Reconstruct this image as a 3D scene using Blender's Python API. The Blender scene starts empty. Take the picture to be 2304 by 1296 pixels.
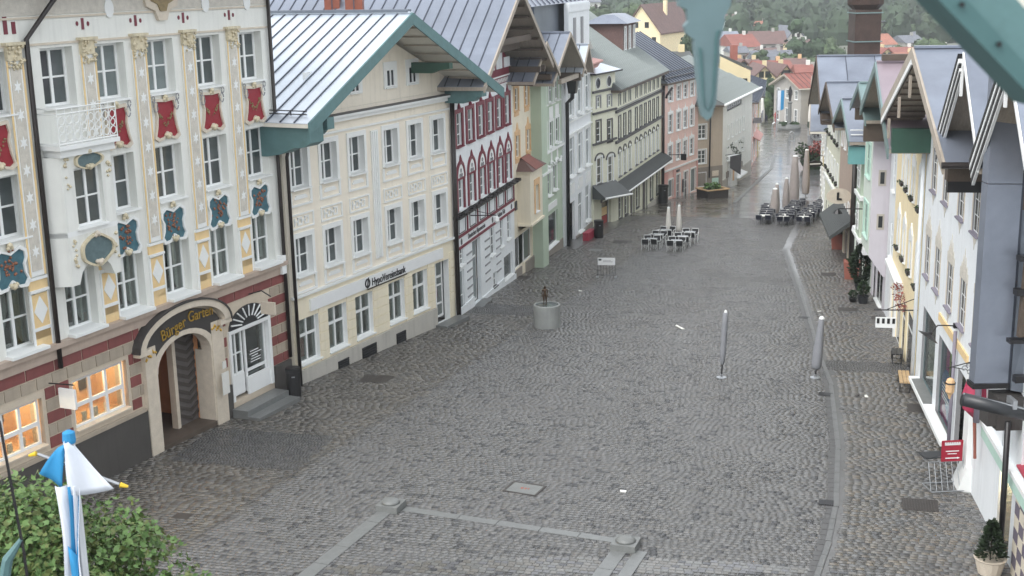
import bpy, bmesh, math, random
import numpy as np
from mathutils import Vector, Matrix
R = math.radians
rnd = random.Random(7)
SC = bpy.context.scene
COL = SC.collection
# ------------------------------------------------------------------ camera
cam = bpy.data.cameras.new('camera'); camo = bpy.data.objects.new('camera', cam); COL.objects.link(camo)
cam.sensor_width = 36; cam.lens = 36*2896.18/2304; cam.clip_start = .1; cam.clip_end = 6000
cam.dof.use_dof = True; cam.dof.focus_distance = 62; cam.dof.aperture_fstop = 4.2
_p, _r = R(13.640), R(-1.238)
_c, _s = math.cos(_p), math.sin(_p)
_M = Matrix(((1,0,0),(0,_s,-_c),(0,_c,_s))) @ Matrix(((math.cos(_r),-math.sin(_r),0),(math.sin(_r),math.cos(_r),0),(0,0,1)))
camo.matrix_world = Matrix.Translation((0,0,16)) @ _M.to_4x4()
SC.camera = camo
# ------------------------------------------------------------------ light
W = bpy.data.worlds.new('World'); SC.world = W; W.use_nodes = True
nt = W.node_tree; nt.nodes.clear()
sky = nt.nodes.new('ShaderNodeTexSky'); sky.sky_type = 'NISHITA'; sky.sun_disc = False
sky.sun_elevation = R(50); sky.sun_rotation = R(225); sky.air_density = 1.0; sky.dust_density = 4.0; sky.ozone_density = 1.0
hs = nt.nodes.new('ShaderNodeHueSaturation'); hs.inputs['Saturation'].default_value = .2
bg = nt.nodes.new('ShaderNodeBackground'); bg.inputs['Strength'].default_value = .15
out = nt.nodes.new('ShaderNodeOutputWorld')
mxs = nt.nodes.new('ShaderNodeMix'); mxs.data_type = 'RGBA'; mxs.inputs[0].default_value = .6; mxs.inputs[7].default_value = (4.3,4.5,4.75,1)   # even cloud cover
nt.links.new(sky.outputs[0], hs.inputs['Color']); nt.links.new(hs.outputs[0], mxs.inputs[6]); nt.links.new(mxs.outputs[2], bg.inputs['Color']); nt.links.new(bg.outputs[0], out.inputs['Surface'])
sl = bpy.data.lights.new('sun', 'SUN'); sl.energy = .5; sl.angle = R(30); sl.color = (1, .97, .93)
so = bpy.data.objects.new('sun', sl); COL.objects.link(so); so.location = (0,0,80)
# light comes from sun_rotation/elevation direction
_az = R(225); _el = R(50)
_dir = Vector((math.sin(_az)*math.cos(_el), math.cos(_az)*math.cos(_el), math.sin(_el)))
so.rotation_euler = _dir.to_track_quat('Z', 'Y').to_euler()
SC.view_settings.view_transform = 'Standard'; SC.view_settings.look = 'None'
SC.view_settings.exposure = 1.35; SC.view_settings.gamma = 1; SC.view_settings.use_curve_mapping = False
SC.render.engine = 'CYCLES'
SC.cycles.max_bounces = 6; SC.cycles.transparent_max_bounces = 12; SC.cycles.volume_bounces = 0
# ------------------------------------------------------------------ materials
def lin(h):
    if isinstance(h, str):
        h = h.lstrip('#'); c = [int(h[i:i+2],16)/255 for i in (0,2,4)]
        return tuple(x/12.92 if x <= .04045 else ((x+.055)/1.055)**2.4 for x in c)
    return h
def mat(name, col, rough=.6, var=.14, scale=2.5, metal=0., bump=0., spec=.5, stretch=(1,1,1), fine=0., dirt=0., objrnd=0., coord='Object'):
    m = bpy.data.materials.new(name); m.use_nodes = True; t = m.node_tree; b = t.nodes['Principled BSDF']; L = t.links
    c = lin(col)
    b.inputs['Roughness'].default_value = rough; b.inputs['Metallic'].default_value = metal
    b.inputs['Specular IOR Level'].default_value = spec
    tc = t.nodes.new('ShaderNodeTexCoord'); mp = t.nodes.new('ShaderNodeMapping'); mp.inputs['Scale'].default_value = stretch
    L.new(tc.outputs[coord], mp.inputs[0])
    n = t.nodes.new('ShaderNodeTexNoise'); n.inputs['Scale'].default_value = scale; n.inputs['Detail'].default_value = 5; n.inputs['Roughness'].default_value = .62
    L.new(mp.outputs[0], n.inputs['Vector'])
    mr = t.nodes.new('ShaderNodeMapRange'); mr.inputs[1].default_value = .3; mr.inputs[2].default_value = .7
    mr.inputs[3].default_value = 1-var; mr.inputs[4].default_value = 1+var*.6; L.new(n.outputs[0], mr.inputs[0])
    val = mr.outputs[0]
    def mul(a, bb):
        q = t.nodes.new('ShaderNodeMath'); q.operation = 'MULTIPLY'; L.new(a, q.inputs[0]); L.new(bb, q.inputs[1]); return q.outputs[0]
    if fine:
        n2 = t.nodes.new('ShaderNodeTexNoise'); n2.inputs['Scale'].default_value = scale*14; n2.inputs['Detail'].default_value = 3; L.new(tc.outputs[coord], n2.inputs['Vector'])
        r2 = t.nodes.new('ShaderNodeMapRange'); r2.inputs[1].default_value=.3; r2.inputs[2].default_value=.7; r2.inputs[3].default_value = 1-fine; r2.inputs[4].default_value = 1+fine
        L.new(n2.outputs[0], r2.inputs[0]); val = mul(val, r2.outputs[0])
    if dirt:   # rain streaks: noise stretched down the wall
        mp3 = t.nodes.new('ShaderNodeMapping'); mp3.inputs['Scale'].default_value = (3.2,3.2,.22); L.new(tc.outputs[coord], mp3.inputs[0])
        n3 = t.nodes.new('ShaderNodeTexNoise'); n3.inputs['Scale'].default_value = 1.6; n3.inputs['Detail'].default_value = 6; L.new(mp3.outputs[0], n3.inputs['Vector'])
        r3 = t.nodes.new('ShaderNodeMapRange'); r3.inputs[1].default_value=.5; r3.inputs[2].default_value=.78; r3.inputs[3].default_value = 1; r3.inputs[4].default_value = 1-dirt
        L.new(n3.outputs[0], r3.inputs[0]); val = mul(val, r3.outputs[0])
    if objrnd:
        oi = t.nodes.new('ShaderNodeObjectInfo'); r4 = t.nodes.new('ShaderNodeMapRange'); r4.inputs[3].default_value = 1-objrnd; r4.inputs[4].default_value = 1+objrnd
        L.new(oi.outputs['Random'], r4.inputs[0]); val = mul(val, r4.outputs[0])
    vm = t.nodes.new('ShaderNodeVectorMath'); vm.operation = 'SCALE'; vm.inputs[0].default_value = c; L.new(val, vm.inputs['Scale'])
    L.new(vm.outputs[0], b.inputs['Base Color'])
    if bump:
        bp = t.nodes.new('ShaderNodeBump'); bp.inputs['Strength'].default_value = bump; bp.inputs['Distance'].default_value = .02
        n4 = t.nodes.new('ShaderNodeTexNoise'); n4.inputs['Scale'].default_value = scale*10; n4.inputs['Detail'].default_value = 4; L.new(tc.outputs[coord], n4.inputs['Vector'])
        L.new(n4.outputs[0], bp.inputs['Height']); L.new(bp.outputs[0], b.inputs['Normal'])
    return m
def glow(name, col, st):
    m = bpy.data.materials.new(name); m.use_nodes = True; b = m.node_tree.nodes['Principled BSDF']
    b.inputs['Base Color'].default_value = (*lin(col),1); b.inputs['Emission Color'].default_value = (*lin(col),1); b.inputs['Emission Strength'].default_value = st
    return m
def clearglass(name):
    m = bpy.data.materials.new(name); m.use_nodes = True; t = m.node_tree; t.nodes.clear()
    o = t.nodes.new('ShaderNodeOutputMaterial'); mx = t.nodes.new('ShaderNodeMixShader'); tr = t.nodes.new('ShaderNodeBsdfTransparent'); gl = t.nodes.new('ShaderNodeBsdfGlossy')
    fr = t.nodes.new('ShaderNodeLayerWeight'); fr.inputs[0].default_value = .35; gl.inputs['Roughness'].default_value = .03; tr.inputs[0].default_value = (.82,.86,.85,1)
    ad = t.nodes.new('ShaderNodeMath'); ad.operation='MULTIPLY_ADD'; ad.inputs[1].default_value = .5; ad.inputs[2].default_value = .03; t.links.new(fr.outputs[0], ad.inputs[0])
    t.links.new(ad.outputs[0], mx.inputs[0]); t.links.new(tr.outputs[0], mx.inputs[1]); t.links.new(gl.outputs[0], mx.inputs[2]); t.links.new(mx.outputs[0], o.inputs[0])
    return m
def attrmat(name, base, rough, var=.1, scale=6., bump=.25, spec=.5, wet=0.):
    """colour comes from a per-face colour attribute 'tone' multiplied on a base colour"""
    m = mat(name, base, rough, var, scale, bump=bump, spec=spec); t = m.node_tree; b = t.nodes['Principled BSDF']
    src = b.inputs['Base Color'].links[0].from_socket
    a = t.nodes.new('ShaderNodeAttribute'); a.attribute_name = 'tone'
    vm = t.nodes.new('ShaderNodeVectorMath'); vm.operation = 'MULTIPLY'; t.links.new(src, vm.inputs[0]); t.links.new(a.outputs['Color'], vm.inputs[1])
    t.links.new(vm.outputs[0], b.inputs['Base Color'])
    if wet:
        n = t.nodes.new('ShaderNodeTexNoise'); n.inputs['Scale'].default_value = .35; n.inputs['Detail'].default_value = 4
        g = t.nodes.new('ShaderNodeNewGeometry'); t.links.new(g.outputs['Position'], n.inputs['Vector'])
        mr = t.nodes.new('ShaderNodeMapRange'); mr.inputs[1].default_value=.35; mr.inputs[2].default_value=.65; mr.inputs[3].default_value=rough-wet; mr.inputs[4].default_value=rough+wet
        t.links.new(n.outputs[0], mr.inputs[0]); t.links.new(mr.outputs[0], b.inputs['Roughness'])
    return m
M = {}
def DM(k, *a, **kw): M[k] = mat(k, *a, **kw)
# plasters
DM('white_plaster','#e2e3dd',.75,.05,1.2,dirt=.13); DM('cool_white','#e2e6e8',.75,.05,1.2,dirt=.13); DM('cream_plaster','#ebe3d3',.75,.05,1.3,dirt=.13)
DM('cream_base','#e9e0c8',.75,.06,1.3,dirt=.06); DM('grey_plinth','#b9b6ae',.7,.08,1.5,dirt=.18); DM('dark_plinth','#4d4a47',.6,.1,1.5,dirt=.2)
DM('yellow_plaster','#efdfb8',.75,.06,1.3,dirt=.08); DM('pale_yellow','#e2d9c4',.75,.06,1.2,dirt=.08); DM('sage_plaster','#b3c2ae',.75,.05,1.2,dirt=.13)
DM('mint_plaster','#d3ddd2',.75,.05,1.2,dirt=.13); DM('ivory_plaster','#dcdcc8',.75,.05,1.2,dirt=.13); DM('pink_plaster','#dcbdb3',.75,.07,1.2,dirt=.13)
DM('rose_base','#cc9d95',.75,.07,1.2,dirt=.1); DM('taupe_plaster','#b9ab99',.75,.06,1.2,dirt=.13); DM('brown_plaster','#b5a294',.75,.07,1.2,dirt=.1)
DM('grey_wall','#b3ada2',.75,.06,1.2,dirt=.1); DM('lavender_plaster','#c6c2c8',.75,.05,1.2,dirt=.13); DM('dark_base','#8c857c',.7,.09,1.2,dirt=.15)
DM('ochre_paint','#e3c795',.75,.08,4); DM('orange_paint','#d9b489',.75,.14,5,fine=.2); DM('oxblood','#742a38',.55,.1,3); DM('maroon_panel','#8e1f2c',.6,.12,4,fine=.15)
DM('stone_trim','#cfc4b3',.7,.1,4,fine=.1); DM('gilt','#cfc4a8',.6,.2,7,fine=.2); DM('tan_block','#a89c8c',.75,.09,3,dirt=.1,objrnd=.07); DM('red_block','#834a47',.75,.1,3,dirt=.1,objrnd=.1); DM('mortar_line','#c9bca9',.8,.08,4)
DM('grey_ornament','#c9c4b9',.75,.16,5,fine=.22); DM('band_stone','#b3a294',.7,.08,3,dirt=.1); DM('white_trim','#e6e8e6',.6,.04,2); DM('frame_white','#e9ebea',.45,.03,3); DM('slate_paint','#5e7275',.7,.22,5,fine=.2)
DM('blue_panel','#3f6874',.6,.3,4,fine=.25); DM('rust_paint','#94624a',.7,.3,5,fine=.3); DM('garland','#8c7a55',.6,.3,9,fine=.4)
DM('dark_trim','#4a4a4c',.55,.1,3); DM('grey_trim','#8f9092',.6,.1,3)
# metals, wood
DM('zinc_light','#d3dbe4',.3,.16,.5,metal=.35,spec=.6,objrnd=.03); DM('zinc','#858c99',.34,.22,.5,metal=.4,spec=.6,objrnd=.05); DM('zinc_dark','#6f7680',.4,.15,.6,metal=.35,objrnd=.06); DM('zinc_green','#7b9190',.4,.12,.6,metal=.3,objrnd=.05); DM('zinc_rose','#9a8c93',.4,.1,.6,metal=.3,objrnd=.04)
DM('seam','#454b57',.4,.1,1,metal=.3); DM('black_iron','#1b1a1c',.4,.15,3); DM('dark_steel','#2b2d30',.35,.2,2); DM('steel','#a7aaad',.3,.1,2,metal=.7); DM('pipe_dark','#2a2422',.4,.2,2)
DM('teal_paint','#5a7b7c',.55,.12,3,dirt=.12,fine=.06); DM('teal_light','#6fa7a5',.5,.08,2,dirt=.08); DM('green_paint','#315346',.5,.1,2,dirt=.1); DM('grey_wood','#a49a8d',.7,.16,2,stretch=(1,8,1),fine=.1); DM('brown_wood','#54493f',.7,.2,2,fine=.1); DM('soffit_white','#dedace',.7,.06,2); DM('pale_wood','#b99d76',.6,.2,3,fine=.1); DM('door_grey','#5f5a58',.6,.15,3,objrnd=.05); DM('door_dark','#49433f',.6,.15,3,objrnd=.05)
DM('copper','#8a4f3c',.45,.2,1.5,metal=.3,dirt=.15); DM('dark_copper','#4a3a33',.45,.35,1.3,metal=.3,fine=.1); DM('beige_cloth','#9b938f',.85,.08,3); DM('white_cloth','#d9d6cf',.85,.06,3); DM('grey_cloth','#85878c',.8,.1,3); DM('navy','#161b2c',.5,.2,4); DM('black_mesh','#26272a',.55,.2,6); DM('terracotta','#9a5f52',.7,.15,4)
DM('stone_grey','#737573',.45,.14,3,bump=.2,fine=.1); DM('granite','#727473',.35,.12,5,bump=.2,fine=.15); DM('concrete','#8f9290',.5,.15,2,dirt=.2); DM('bronze','#4b3a2a',.4,.25,6,metal=.5); DM('grate','#403c39',.5,.15,4); DM('red_sign','#9c1730',.45,.06,3); DM('sign_white','#e4e6e6',.5,.03,3); DM('gold','#c9a44c',.35,.2,6,metal=.6); DM('orange_wall','#d99a6c',.7,.12,2)
DM('tile_red','#8a5348',.7,.2,.6,fine=.15); DM('tile_brown','#6d5550',.7,.2,.6,fine=.15); DM('tile_orange','#a06a57',.7,.2,.6,fine=.15); DM('roof_grey','#6d7078',.6,.2,.6,fine=.1); DM('shingle_dark','#4b4f4e',.6,.25,.8,fine=.15); DM('shingle_edge','#a3aba9',.5,.1,2); DM('far_white','#d9d9d3',.8,.06,.5); DM('far_cream','#d9c9a0',.8,.06,.5); DM('far_grey','#a8a59f',.8,.06,.5); DM('far_dark','#3d3a38',.7,.1,.5); DM('pennant_white','#d9dfe8',.8,.05,3); DM('pennant_blue','#2e86b8',.8,.06,3); DM('yellow_plastic','#d8b62c',.5,.1,4); DM('bin_black','#1f1f20',.45,.15,3)
DM('bark','#4a3f33',.9,.25,6,bump=.4); DM('leaf','#4f6e36',.6,.28,1.2,objrnd=.1); DM('leaf_dark','#34492c',.65,.3,.4,objrnd=.16); DM('leaf_far','#4a5c3a',.8,.3,.05,objrnd=.2); DM('conifer','#26361f',.7,.3,3); DM('grass','#5f7a4a',.8,.2,.4); DM('flower_red','#8f4a42',.6,.3,5); DM('flower_white','#dcd3d0',.7,.2,5)
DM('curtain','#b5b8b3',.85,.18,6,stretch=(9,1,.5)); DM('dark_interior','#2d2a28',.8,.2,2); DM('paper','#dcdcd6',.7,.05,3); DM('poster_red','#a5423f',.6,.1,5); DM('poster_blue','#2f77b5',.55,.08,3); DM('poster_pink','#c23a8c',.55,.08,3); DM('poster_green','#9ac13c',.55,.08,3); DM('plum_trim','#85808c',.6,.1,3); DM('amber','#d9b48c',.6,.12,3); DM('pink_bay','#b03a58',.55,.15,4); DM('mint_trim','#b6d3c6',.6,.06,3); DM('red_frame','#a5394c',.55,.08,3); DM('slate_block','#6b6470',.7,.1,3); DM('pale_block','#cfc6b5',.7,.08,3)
DM('poster_navy','#2c4468',.55,.1,3)
M['glass'] = mat('glass','#4a5152',.08,.3,.9,spec=.6,objrnd=.35); M['glass_dark'] = mat('glass_dark','#2b2d2f',.1,.3,1.2,spec=.6,objrnd=.3); M['glass_pale'] = mat('glass_pale','#7b8585',.1,.22,1.,spec=.6,objrnd=.16)
M['shop_glass'] = clearglass('shop_glass')
M['lamp_glow'] = glow('lamp_glow','#ffd9a0',9); M['warm_lamp'] = glow('warm_lamp','#ffb060',14)
# ------------------------------------------------------------------ mesh builder
class MB:
    def __init__(s): s.v=[]; s.f=[]; s.m=[]; s.k=0
    def mat(s,k): s.k=k; return s
    def quad(s,*p): n=len(s.v); s.v+=[tuple(q) for q in p]; s.f.append(tuple(range(n,n+len(p)))); s.m.append(s.k); return s
    def box(s,x0,y0,z0,x1,y1,z1):
        n=len(s.v); s.v+=[(x0,y0,z0),(x1,y0,z0),(x1,y1,z0),(x0,y1,z0),(x0,y0,z1),(x1,y0,z1),(x1,y1,z1),(x0,y1,z1)]
        s.f+=[tuple(n+i for i in q) for q in ((0,3,2,1),(4,5,6,7),(0,1,5,4),(1,2,6,5),(2,3,7,6),(3,0,4,7))]; s.m+=[s.k]*6; return s
    def hexa(s,b,t):   # 4 bottom points, 4 top points (same order)
        n=len(s.v); s.v+=[tuple(p) for p in b]+[tuple(p) for p in t]
        s.f+=[tuple(n+i for i in q) for q in ((0,3,2,1),(4,5,6,7),(0,1,5,4),(1,2,6,5),(2,3,7,6),(3,0,4,7))]; s.m+=[s.k]*6; return s
    def prism(s,poly,y0,y1,ax='y'):   # polygon in the x,z plane, run from y0 to y1
        n=len(s.v); k=len(poly)
        P=(lambda a,b,c:(a,c,b)) if ax=='y' else ((lambda a,b,c:(a,b,c)) if ax=='z' else (lambda a,b,c:(c,a,b)))
        s.v+=[P(a,b,y0) for a,b in poly]+[P(a,b,y1) for a,b in poly]
        s.f.append(tuple(range(n,n+k))); s.f.append(tuple(range(n+2*k-1,n+k-1,-1)))
        for i in range(k): j=(i+1)%k; s.f.append((n+i,n+k+i,n+k+j,n+j))
        s.m+=[s.k]*(k+2); return s
    def ring(s,outer,inner,y0,y1):    # strip between two equal-length polylines in x,z
        for i in range(len(outer)-1):
            a,b,c,d=outer[i],outer[i+1],inner[i+1],inner[i]
            s.hexa([(a[0],y1,a[1]),(b[0],y1,b[1]),(c[0],y1,c[1]),(d[0],y1,d[1])],[(a[0],y0,a[1]),(b[0],y0,b[1]),(c[0],y0,c[1]),(d[0],y0,d[1])])
        return s
    def tube(s,pts,r,n=8,caps=True):
        pts=[Vector(p) for p in pts]; base=len(s.v); rr=r if isinstance(r,(list,tuple)) else [r]*len(pts)
        for i,p in enumerate(pts):
            d=(pts[min(i+1,len(pts)-1)]-pts[max(i-1,0)]).normalized()
            a=d.cross(Vector((0,0,1))); 
            if a.length<1e-3: a=Vector((1,0,0))
            a.normalize(); b=d.cross(a)
            for j in range(n): q=p+(a*math.cos(2*math.pi*j/n)+b*math.sin(2*math.pi*j/n))*rr[i]; s.v.append(tuple(q))
        for i in range(len(pts)-1):
            for j in range(n): k=(j+1)%n; s.f.append((base+i*n+j,base+i*n+k,base+i*n+n+k,base+i*n+n+j)); s.m.append(s.k)
        if caps: s.f.append(tuple(base+j for j in range(n))[::-1]); s.f.append(tuple(base+(len(pts)-1)*n+j for j in range(n))); s.m+=[s.k]*2
        return s
    def lathe(s,prof,n=16,c=(0,0,0)):
        base=len(s.v)
        for r,z in prof:
            for j in range(n): s.v.append((c[0]+r*math.cos(2*math.pi*j/n),c[1]+r*math.sin(2*math.pi*j/n),c[2]+z))
        for i in range(len(prof)-1):
            for j in range(n): k=(j+1)%n; s.f.append((base+i*n+j,base+i*n+k,base+i*n+n+k,base+i*n+n+j)); s.m.append(s.k)
        s.f.append(tuple(base+j for j in range(n))[::-1]); s.f.append(tuple(base+(len(prof)-1)*n+j for j in range(n))); s.m+=[s.k]*2
        return s
    def xf(s,f): s.v=[tuple(f(p)) for p in s.v]; return s
    def mesh(s,name,mats,dz=0,smooth=False):
        me=bpy.data.meshes.new(name); me.from_pydata([(x,y,z+dz) for x,y,z in s.v] if dz else s.v,[],s.f)
        if not isinstance(mats,(list,tuple)): mats=[mats]
        for m in mats: me.materials.append(M[m] if isinstance(m,str) else m)
        if len(mats)>1: me.polygons.foreach_set('material_index',s.m)
        if smooth: me.polygons.foreach_set('use_smooth',[True]*len(s.f))
        me.update(); return me
    def build(s,name,mats,parent=None,loc=(0,0,0),rz=0,dz=0,smooth=False):
        return link(name,s.mesh(name,mats,dz,smooth),parent,loc,rz)
def link(name,me,parent=None,loc=(0,0,0),rz=0):
    o=bpy.data.objects.new(name,me); COL.objects.link(o); o.location=loc; o.rotation_euler=(0,0,rz)
    if parent is not None: o.parent=parent
    return o
def tag(o,label=None,cat=None,group=None,kind=None):
    if label: o['label']=label
    if cat: o['category']=cat
    if group: o['group']=group
    if kind: o['kind']=kind
    return o
def thing(name,label,cat,loc=(0,0,0),rz=0,group=None): return tag(link(name,None,None,loc,rz),label,cat,group)
def kids(o,_c={}):
    return [c for c in bpy.data.objects if c.parent==o]
def copy_tree(o,parent=None,loc=None,rz=None,label=None,tree=None):
    c=o.copy(); COL.objects.link(c)
    if parent is not None: c.parent=parent
    if loc is not None: c.location=loc
    if rz is not None: c.rotation_euler=(0,0,rz)
    if label: c['label']=label
    for ch in (tree or TREE).get(o.name,()): copy_tree(ch,c)
    return c
TREE={}
def remember(o):
    for q in bpy.data.objects:
        if q.parent is not None: TREE.setdefault(q.parent.name,[])
    def rec(p):
        TREE[p.name]=[q for q in bpy.data.objects if q.parent==p]
        for q in TREE[p.name]: rec(q)
    rec(o); return o
def text(name,body,size,parent,loc,rot,mat_,extrude=.01,align='LEFT',sx=1.):
    c=bpy.data.curves.new(name,'FONT'); c.body=body; c.size=size; c.extrude=extrude; c.align_x=align; c.materials.append(M[mat_])
    tmp=bpy.data.objects.new(name,c); me=bpy.data.meshes.new_from_object(tmp); bpy.data.objects.remove(tmp); bpy.data.curves.remove(c)
    o=bpy.data.objects.new(name,me); COL.objects.link(o); o.location=loc; o.rotation_euler=rot; o.scale=(sx,1,1)
    if parent is not None: o.parent=parent
    return o
# ------------------------------------------------------------------ ground height
SP=[-60,-20,30,38,44.5,56.8,68.3,72.9,81.4,90.7,100,108,115,130,145,180,200,230,3000]
ZP=[3.2,2.2,1.0,.85,.68,.24,-.51,-.87,-1.35,-1.75,-2.5,-3.3,-3.8,-4.7,-5.4,-7.0,-7.8,-8.4,-8.4]
CA,SA=math.cos(R(14)),math.sin(R(14))
def st(x,y): return y*CA+x*SA, x*CA-y*SA       # along the street, across it
def xy(s,t): return s*SA+t*CA, s*CA-t*SA
def zg(x,y): return float(np.interp(st(x,y)[0],SP,ZP))
def on(x,y,dz=0.): return (x,y,zg(x,y)+dz)
# ------------------------------------------------------------------ building kit
class House:
    def __init__(s,name,label,o,az,zb,side='L',cat='house'):
        s.zb=zb; s.side=side; a=R(az); s.rz=math.pi/2-a+(math.pi if side=='R' else 0)
        s.root=thing(name,label,cat,(o[0],o[1],zb),s.rz); s.sg=1 if side=='L' else -1
    def X(s,u): return u*s.sg
    def obj(s,name,mb,mats,parent=None,smooth=False): return mb.build(name,mats,parent or s.root,dz=-s.zb if True else 0,smooth=smooth)
    def put(s,name,me,x,y,z,parent=None,rz=0): return link(name,me,parent or s.root,(x,y,z-s.zb if parent is None else z),rz)
def wall(h,x0,x1,z0,z1,holes,m,y=0.,rec=.25,name='wall',gable=None,rev=None):
    if x0>x1: x0,x1=x1,x0
    hs=[(max(x0+.01,a),min(x1-.01,b),c,d) for a,b,c,d in holes if a<x1 and b>x0]
    xs=sorted({x0,x1}|{q for a in hs for q in a[:2]}); zs=sorted({z0,z1}|{q for a in hs for q in a[2:]})
    mb=MB()
    for i in range(len(xs)-1):
        run=None
        for j in range(len(zs)-1):
            cx=(xs[i]+xs[i+1])/2; cz=(zs[j]+zs[j+1])/2
            hole=any(a<cx<b and c<cz<d for a,b,c,d in hs)
            if not hole:
                if run is None: run=zs[j]
            if (hole or j==len(zs)-2) and run is not None:
                top=zs[j] if hole else zs[j+1]
                mb.quad((xs[i],y,run),(xs[i+1],y,run),(xs[i+1],y,top),(xs[i],y,top)); run=None
    mb.mat(1 if rev else 0); r=rec+.1
    for a,b,c,d in hs:
        mb.quad((a,y,c),(a,y,d),(a,y+r,d),(a,y+r,c)); mb.quad((b,y,c),(b,y+r,c),(b,y+r,d),(b,y,d))
        mb.quad((a,y,d),(b,y,d),(b,y+r,d),(a,y+r,d)); mb.quad((a,y,c),(a,y+r,c),(b,y+r,c),(b,y,c))
    mb.mat(0)
    if gable: mb.quad(*[(px,y,pz) for px,pz in gable])
    return h.obj(name,mb,[m,rev] if rev else m)
def body(h,x0,x1,z0,z1,dep,m,y=0.,top=True):
    if x0>x1: x0,x1=x1,x0
    mb=MB(); mb.quad((x0,y,z0),(x0,y,z1),(x0,y+dep,z1),(x0,y+dep,z0)); mb.quad((x1,y,z0),(x1,y+dep,z0),(x1,y+dep,z1),(x1,y,z1)); mb.quad((x0,y+dep,z0),(x0,y+dep,z1),(x1,y+dep,z1),(x1,y+dep,z0))
    if top: mb.quad((x0,y+.6,z1-.02),(x1,y+.6,z1-.02),(x1,y+dep,z1-.02),(x0,y+dep,z1-.02))
    return h.obj('side_wall',mb,m)
_WC={}; PO=[.03]
def win(h,x,zb,w,ht,nx=2,ny=2,rec=.2,fm='frame_white',gm='glass',sill='white_trim',sur=None,sw=.12,fr=.06,bar=.04,parent=None,y=0.,sd=.1,name='window',split=None,topsur=0.,sh=.06):
    """a window: frame, one object per pane, sill and surround. split = height of the main transom (share)"""
    key=(round(w,3),round(ht,3),nx,ny,rec,fm,gm,fr,bar,split,PO[0])
    if key not in _WC:
        mb=MB(); a=w/2
        mb.box(-a,rec,0,-a+fr,rec+.07,ht); mb.box(a-fr,rec,0,a,rec+.07,ht); mb.box(-a+fr,rec,0,a-fr,rec+.07,fr); mb.box(-a+fr,rec,ht-fr,a-fr,rec+.07,ht)
        iw=w-2*fr; ih=ht-2*fr; xs=[-a+fr+iw*i/nx for i in range(nx+1)]
        if split: zs=[fr,fr+ih*split,fr+ih]
        else: zs=[fr+ih*i/ny for i in range(ny+1)]
        for q in xs[1:-1]: mb.box(q-bar,rec-PO[0]*.4,fr,q+bar,rec+.05,ht-fr)
        for q in zs[1:-1]:
            bz=bar*(1.3 if split else .55)
            mb.box(-a+fr,rec+.002,q-bz,a-fr,rec+.055,q+bz)
        ps=[]
        for i in range(nx):
            for j in range(len(zs)-1):
                pw=xs[i+1]-xs[i]; ph=zs[j+1]-zs[j]
                pb=MB().box(-pw/2+.004,0,-ph/2+.004,pw/2-.004,.012,ph/2-.004)
                k2=('p',round(pw,3),round(ph,3),gm)
                if k2 not in _WC: _WC[k2]=pb.mesh('pane',gm)
                ps.append((_WC[k2],((xs[i]+xs[i+1])/2,rec+PO[0],(zs[j]+zs[j+1])/2)))
        _WC[key]=(mb.mesh(name,fm),ps)
    me,ps=_WC[key]
    o=link(name,me,parent or h.root,(x,y,zb-(h.zb if parent is None else 0)))
    for pm,l in ps: link('pane',pm,o,l)
    if sill:
        k3=('s',round(w,3),sill,sd,sh)
        if k3 not in _WC: _WC[k3]=MB().hexa([(-w/2-.07,-sd,-sh),(w/2+.07,-sd,-sh),(w/2+.07,rec+.02,-sh),(-w/2-.07,rec+.02,-sh)],[(-w/2-.07,-sd,-.01),(w/2+.07,-sd,-.01),(w/2+.07,rec+.02,.02),(-w/2-.07,rec+.02,.02)]).mesh('sill',sill)
        link('sill',_WC[k3],o)
    if sur:
        k4=('r',round(w,3),round(ht,3),sur,sw,topsur)
        if k4 not in _WC:
            a=w/2; q=MB(); q.box(-a-sw,-.05,-.06,-a,.01,ht+sw+topsur); q.box(a,-.05,-.06,a+sw,.01,ht+sw+topsur); q.box(-a,-.05,ht,a,.01,ht+sw+topsur)
            _WC[k4]=q.mesh('surround',sur)
        link('surround',_WC[k4],o)
    return o
def opening(x,zb,w,ht): return (x-w/2,x+w/2,zb,zb+ht)
def band(h,x0,x1,z0,z1,m,out=.08,name='cornice',y=0.):
    if x0>x1: x0,x1=x1,x0
    return h.obj(name,MB().box(x0,y-out,z0,x1,y+.02,z1),m)
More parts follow.
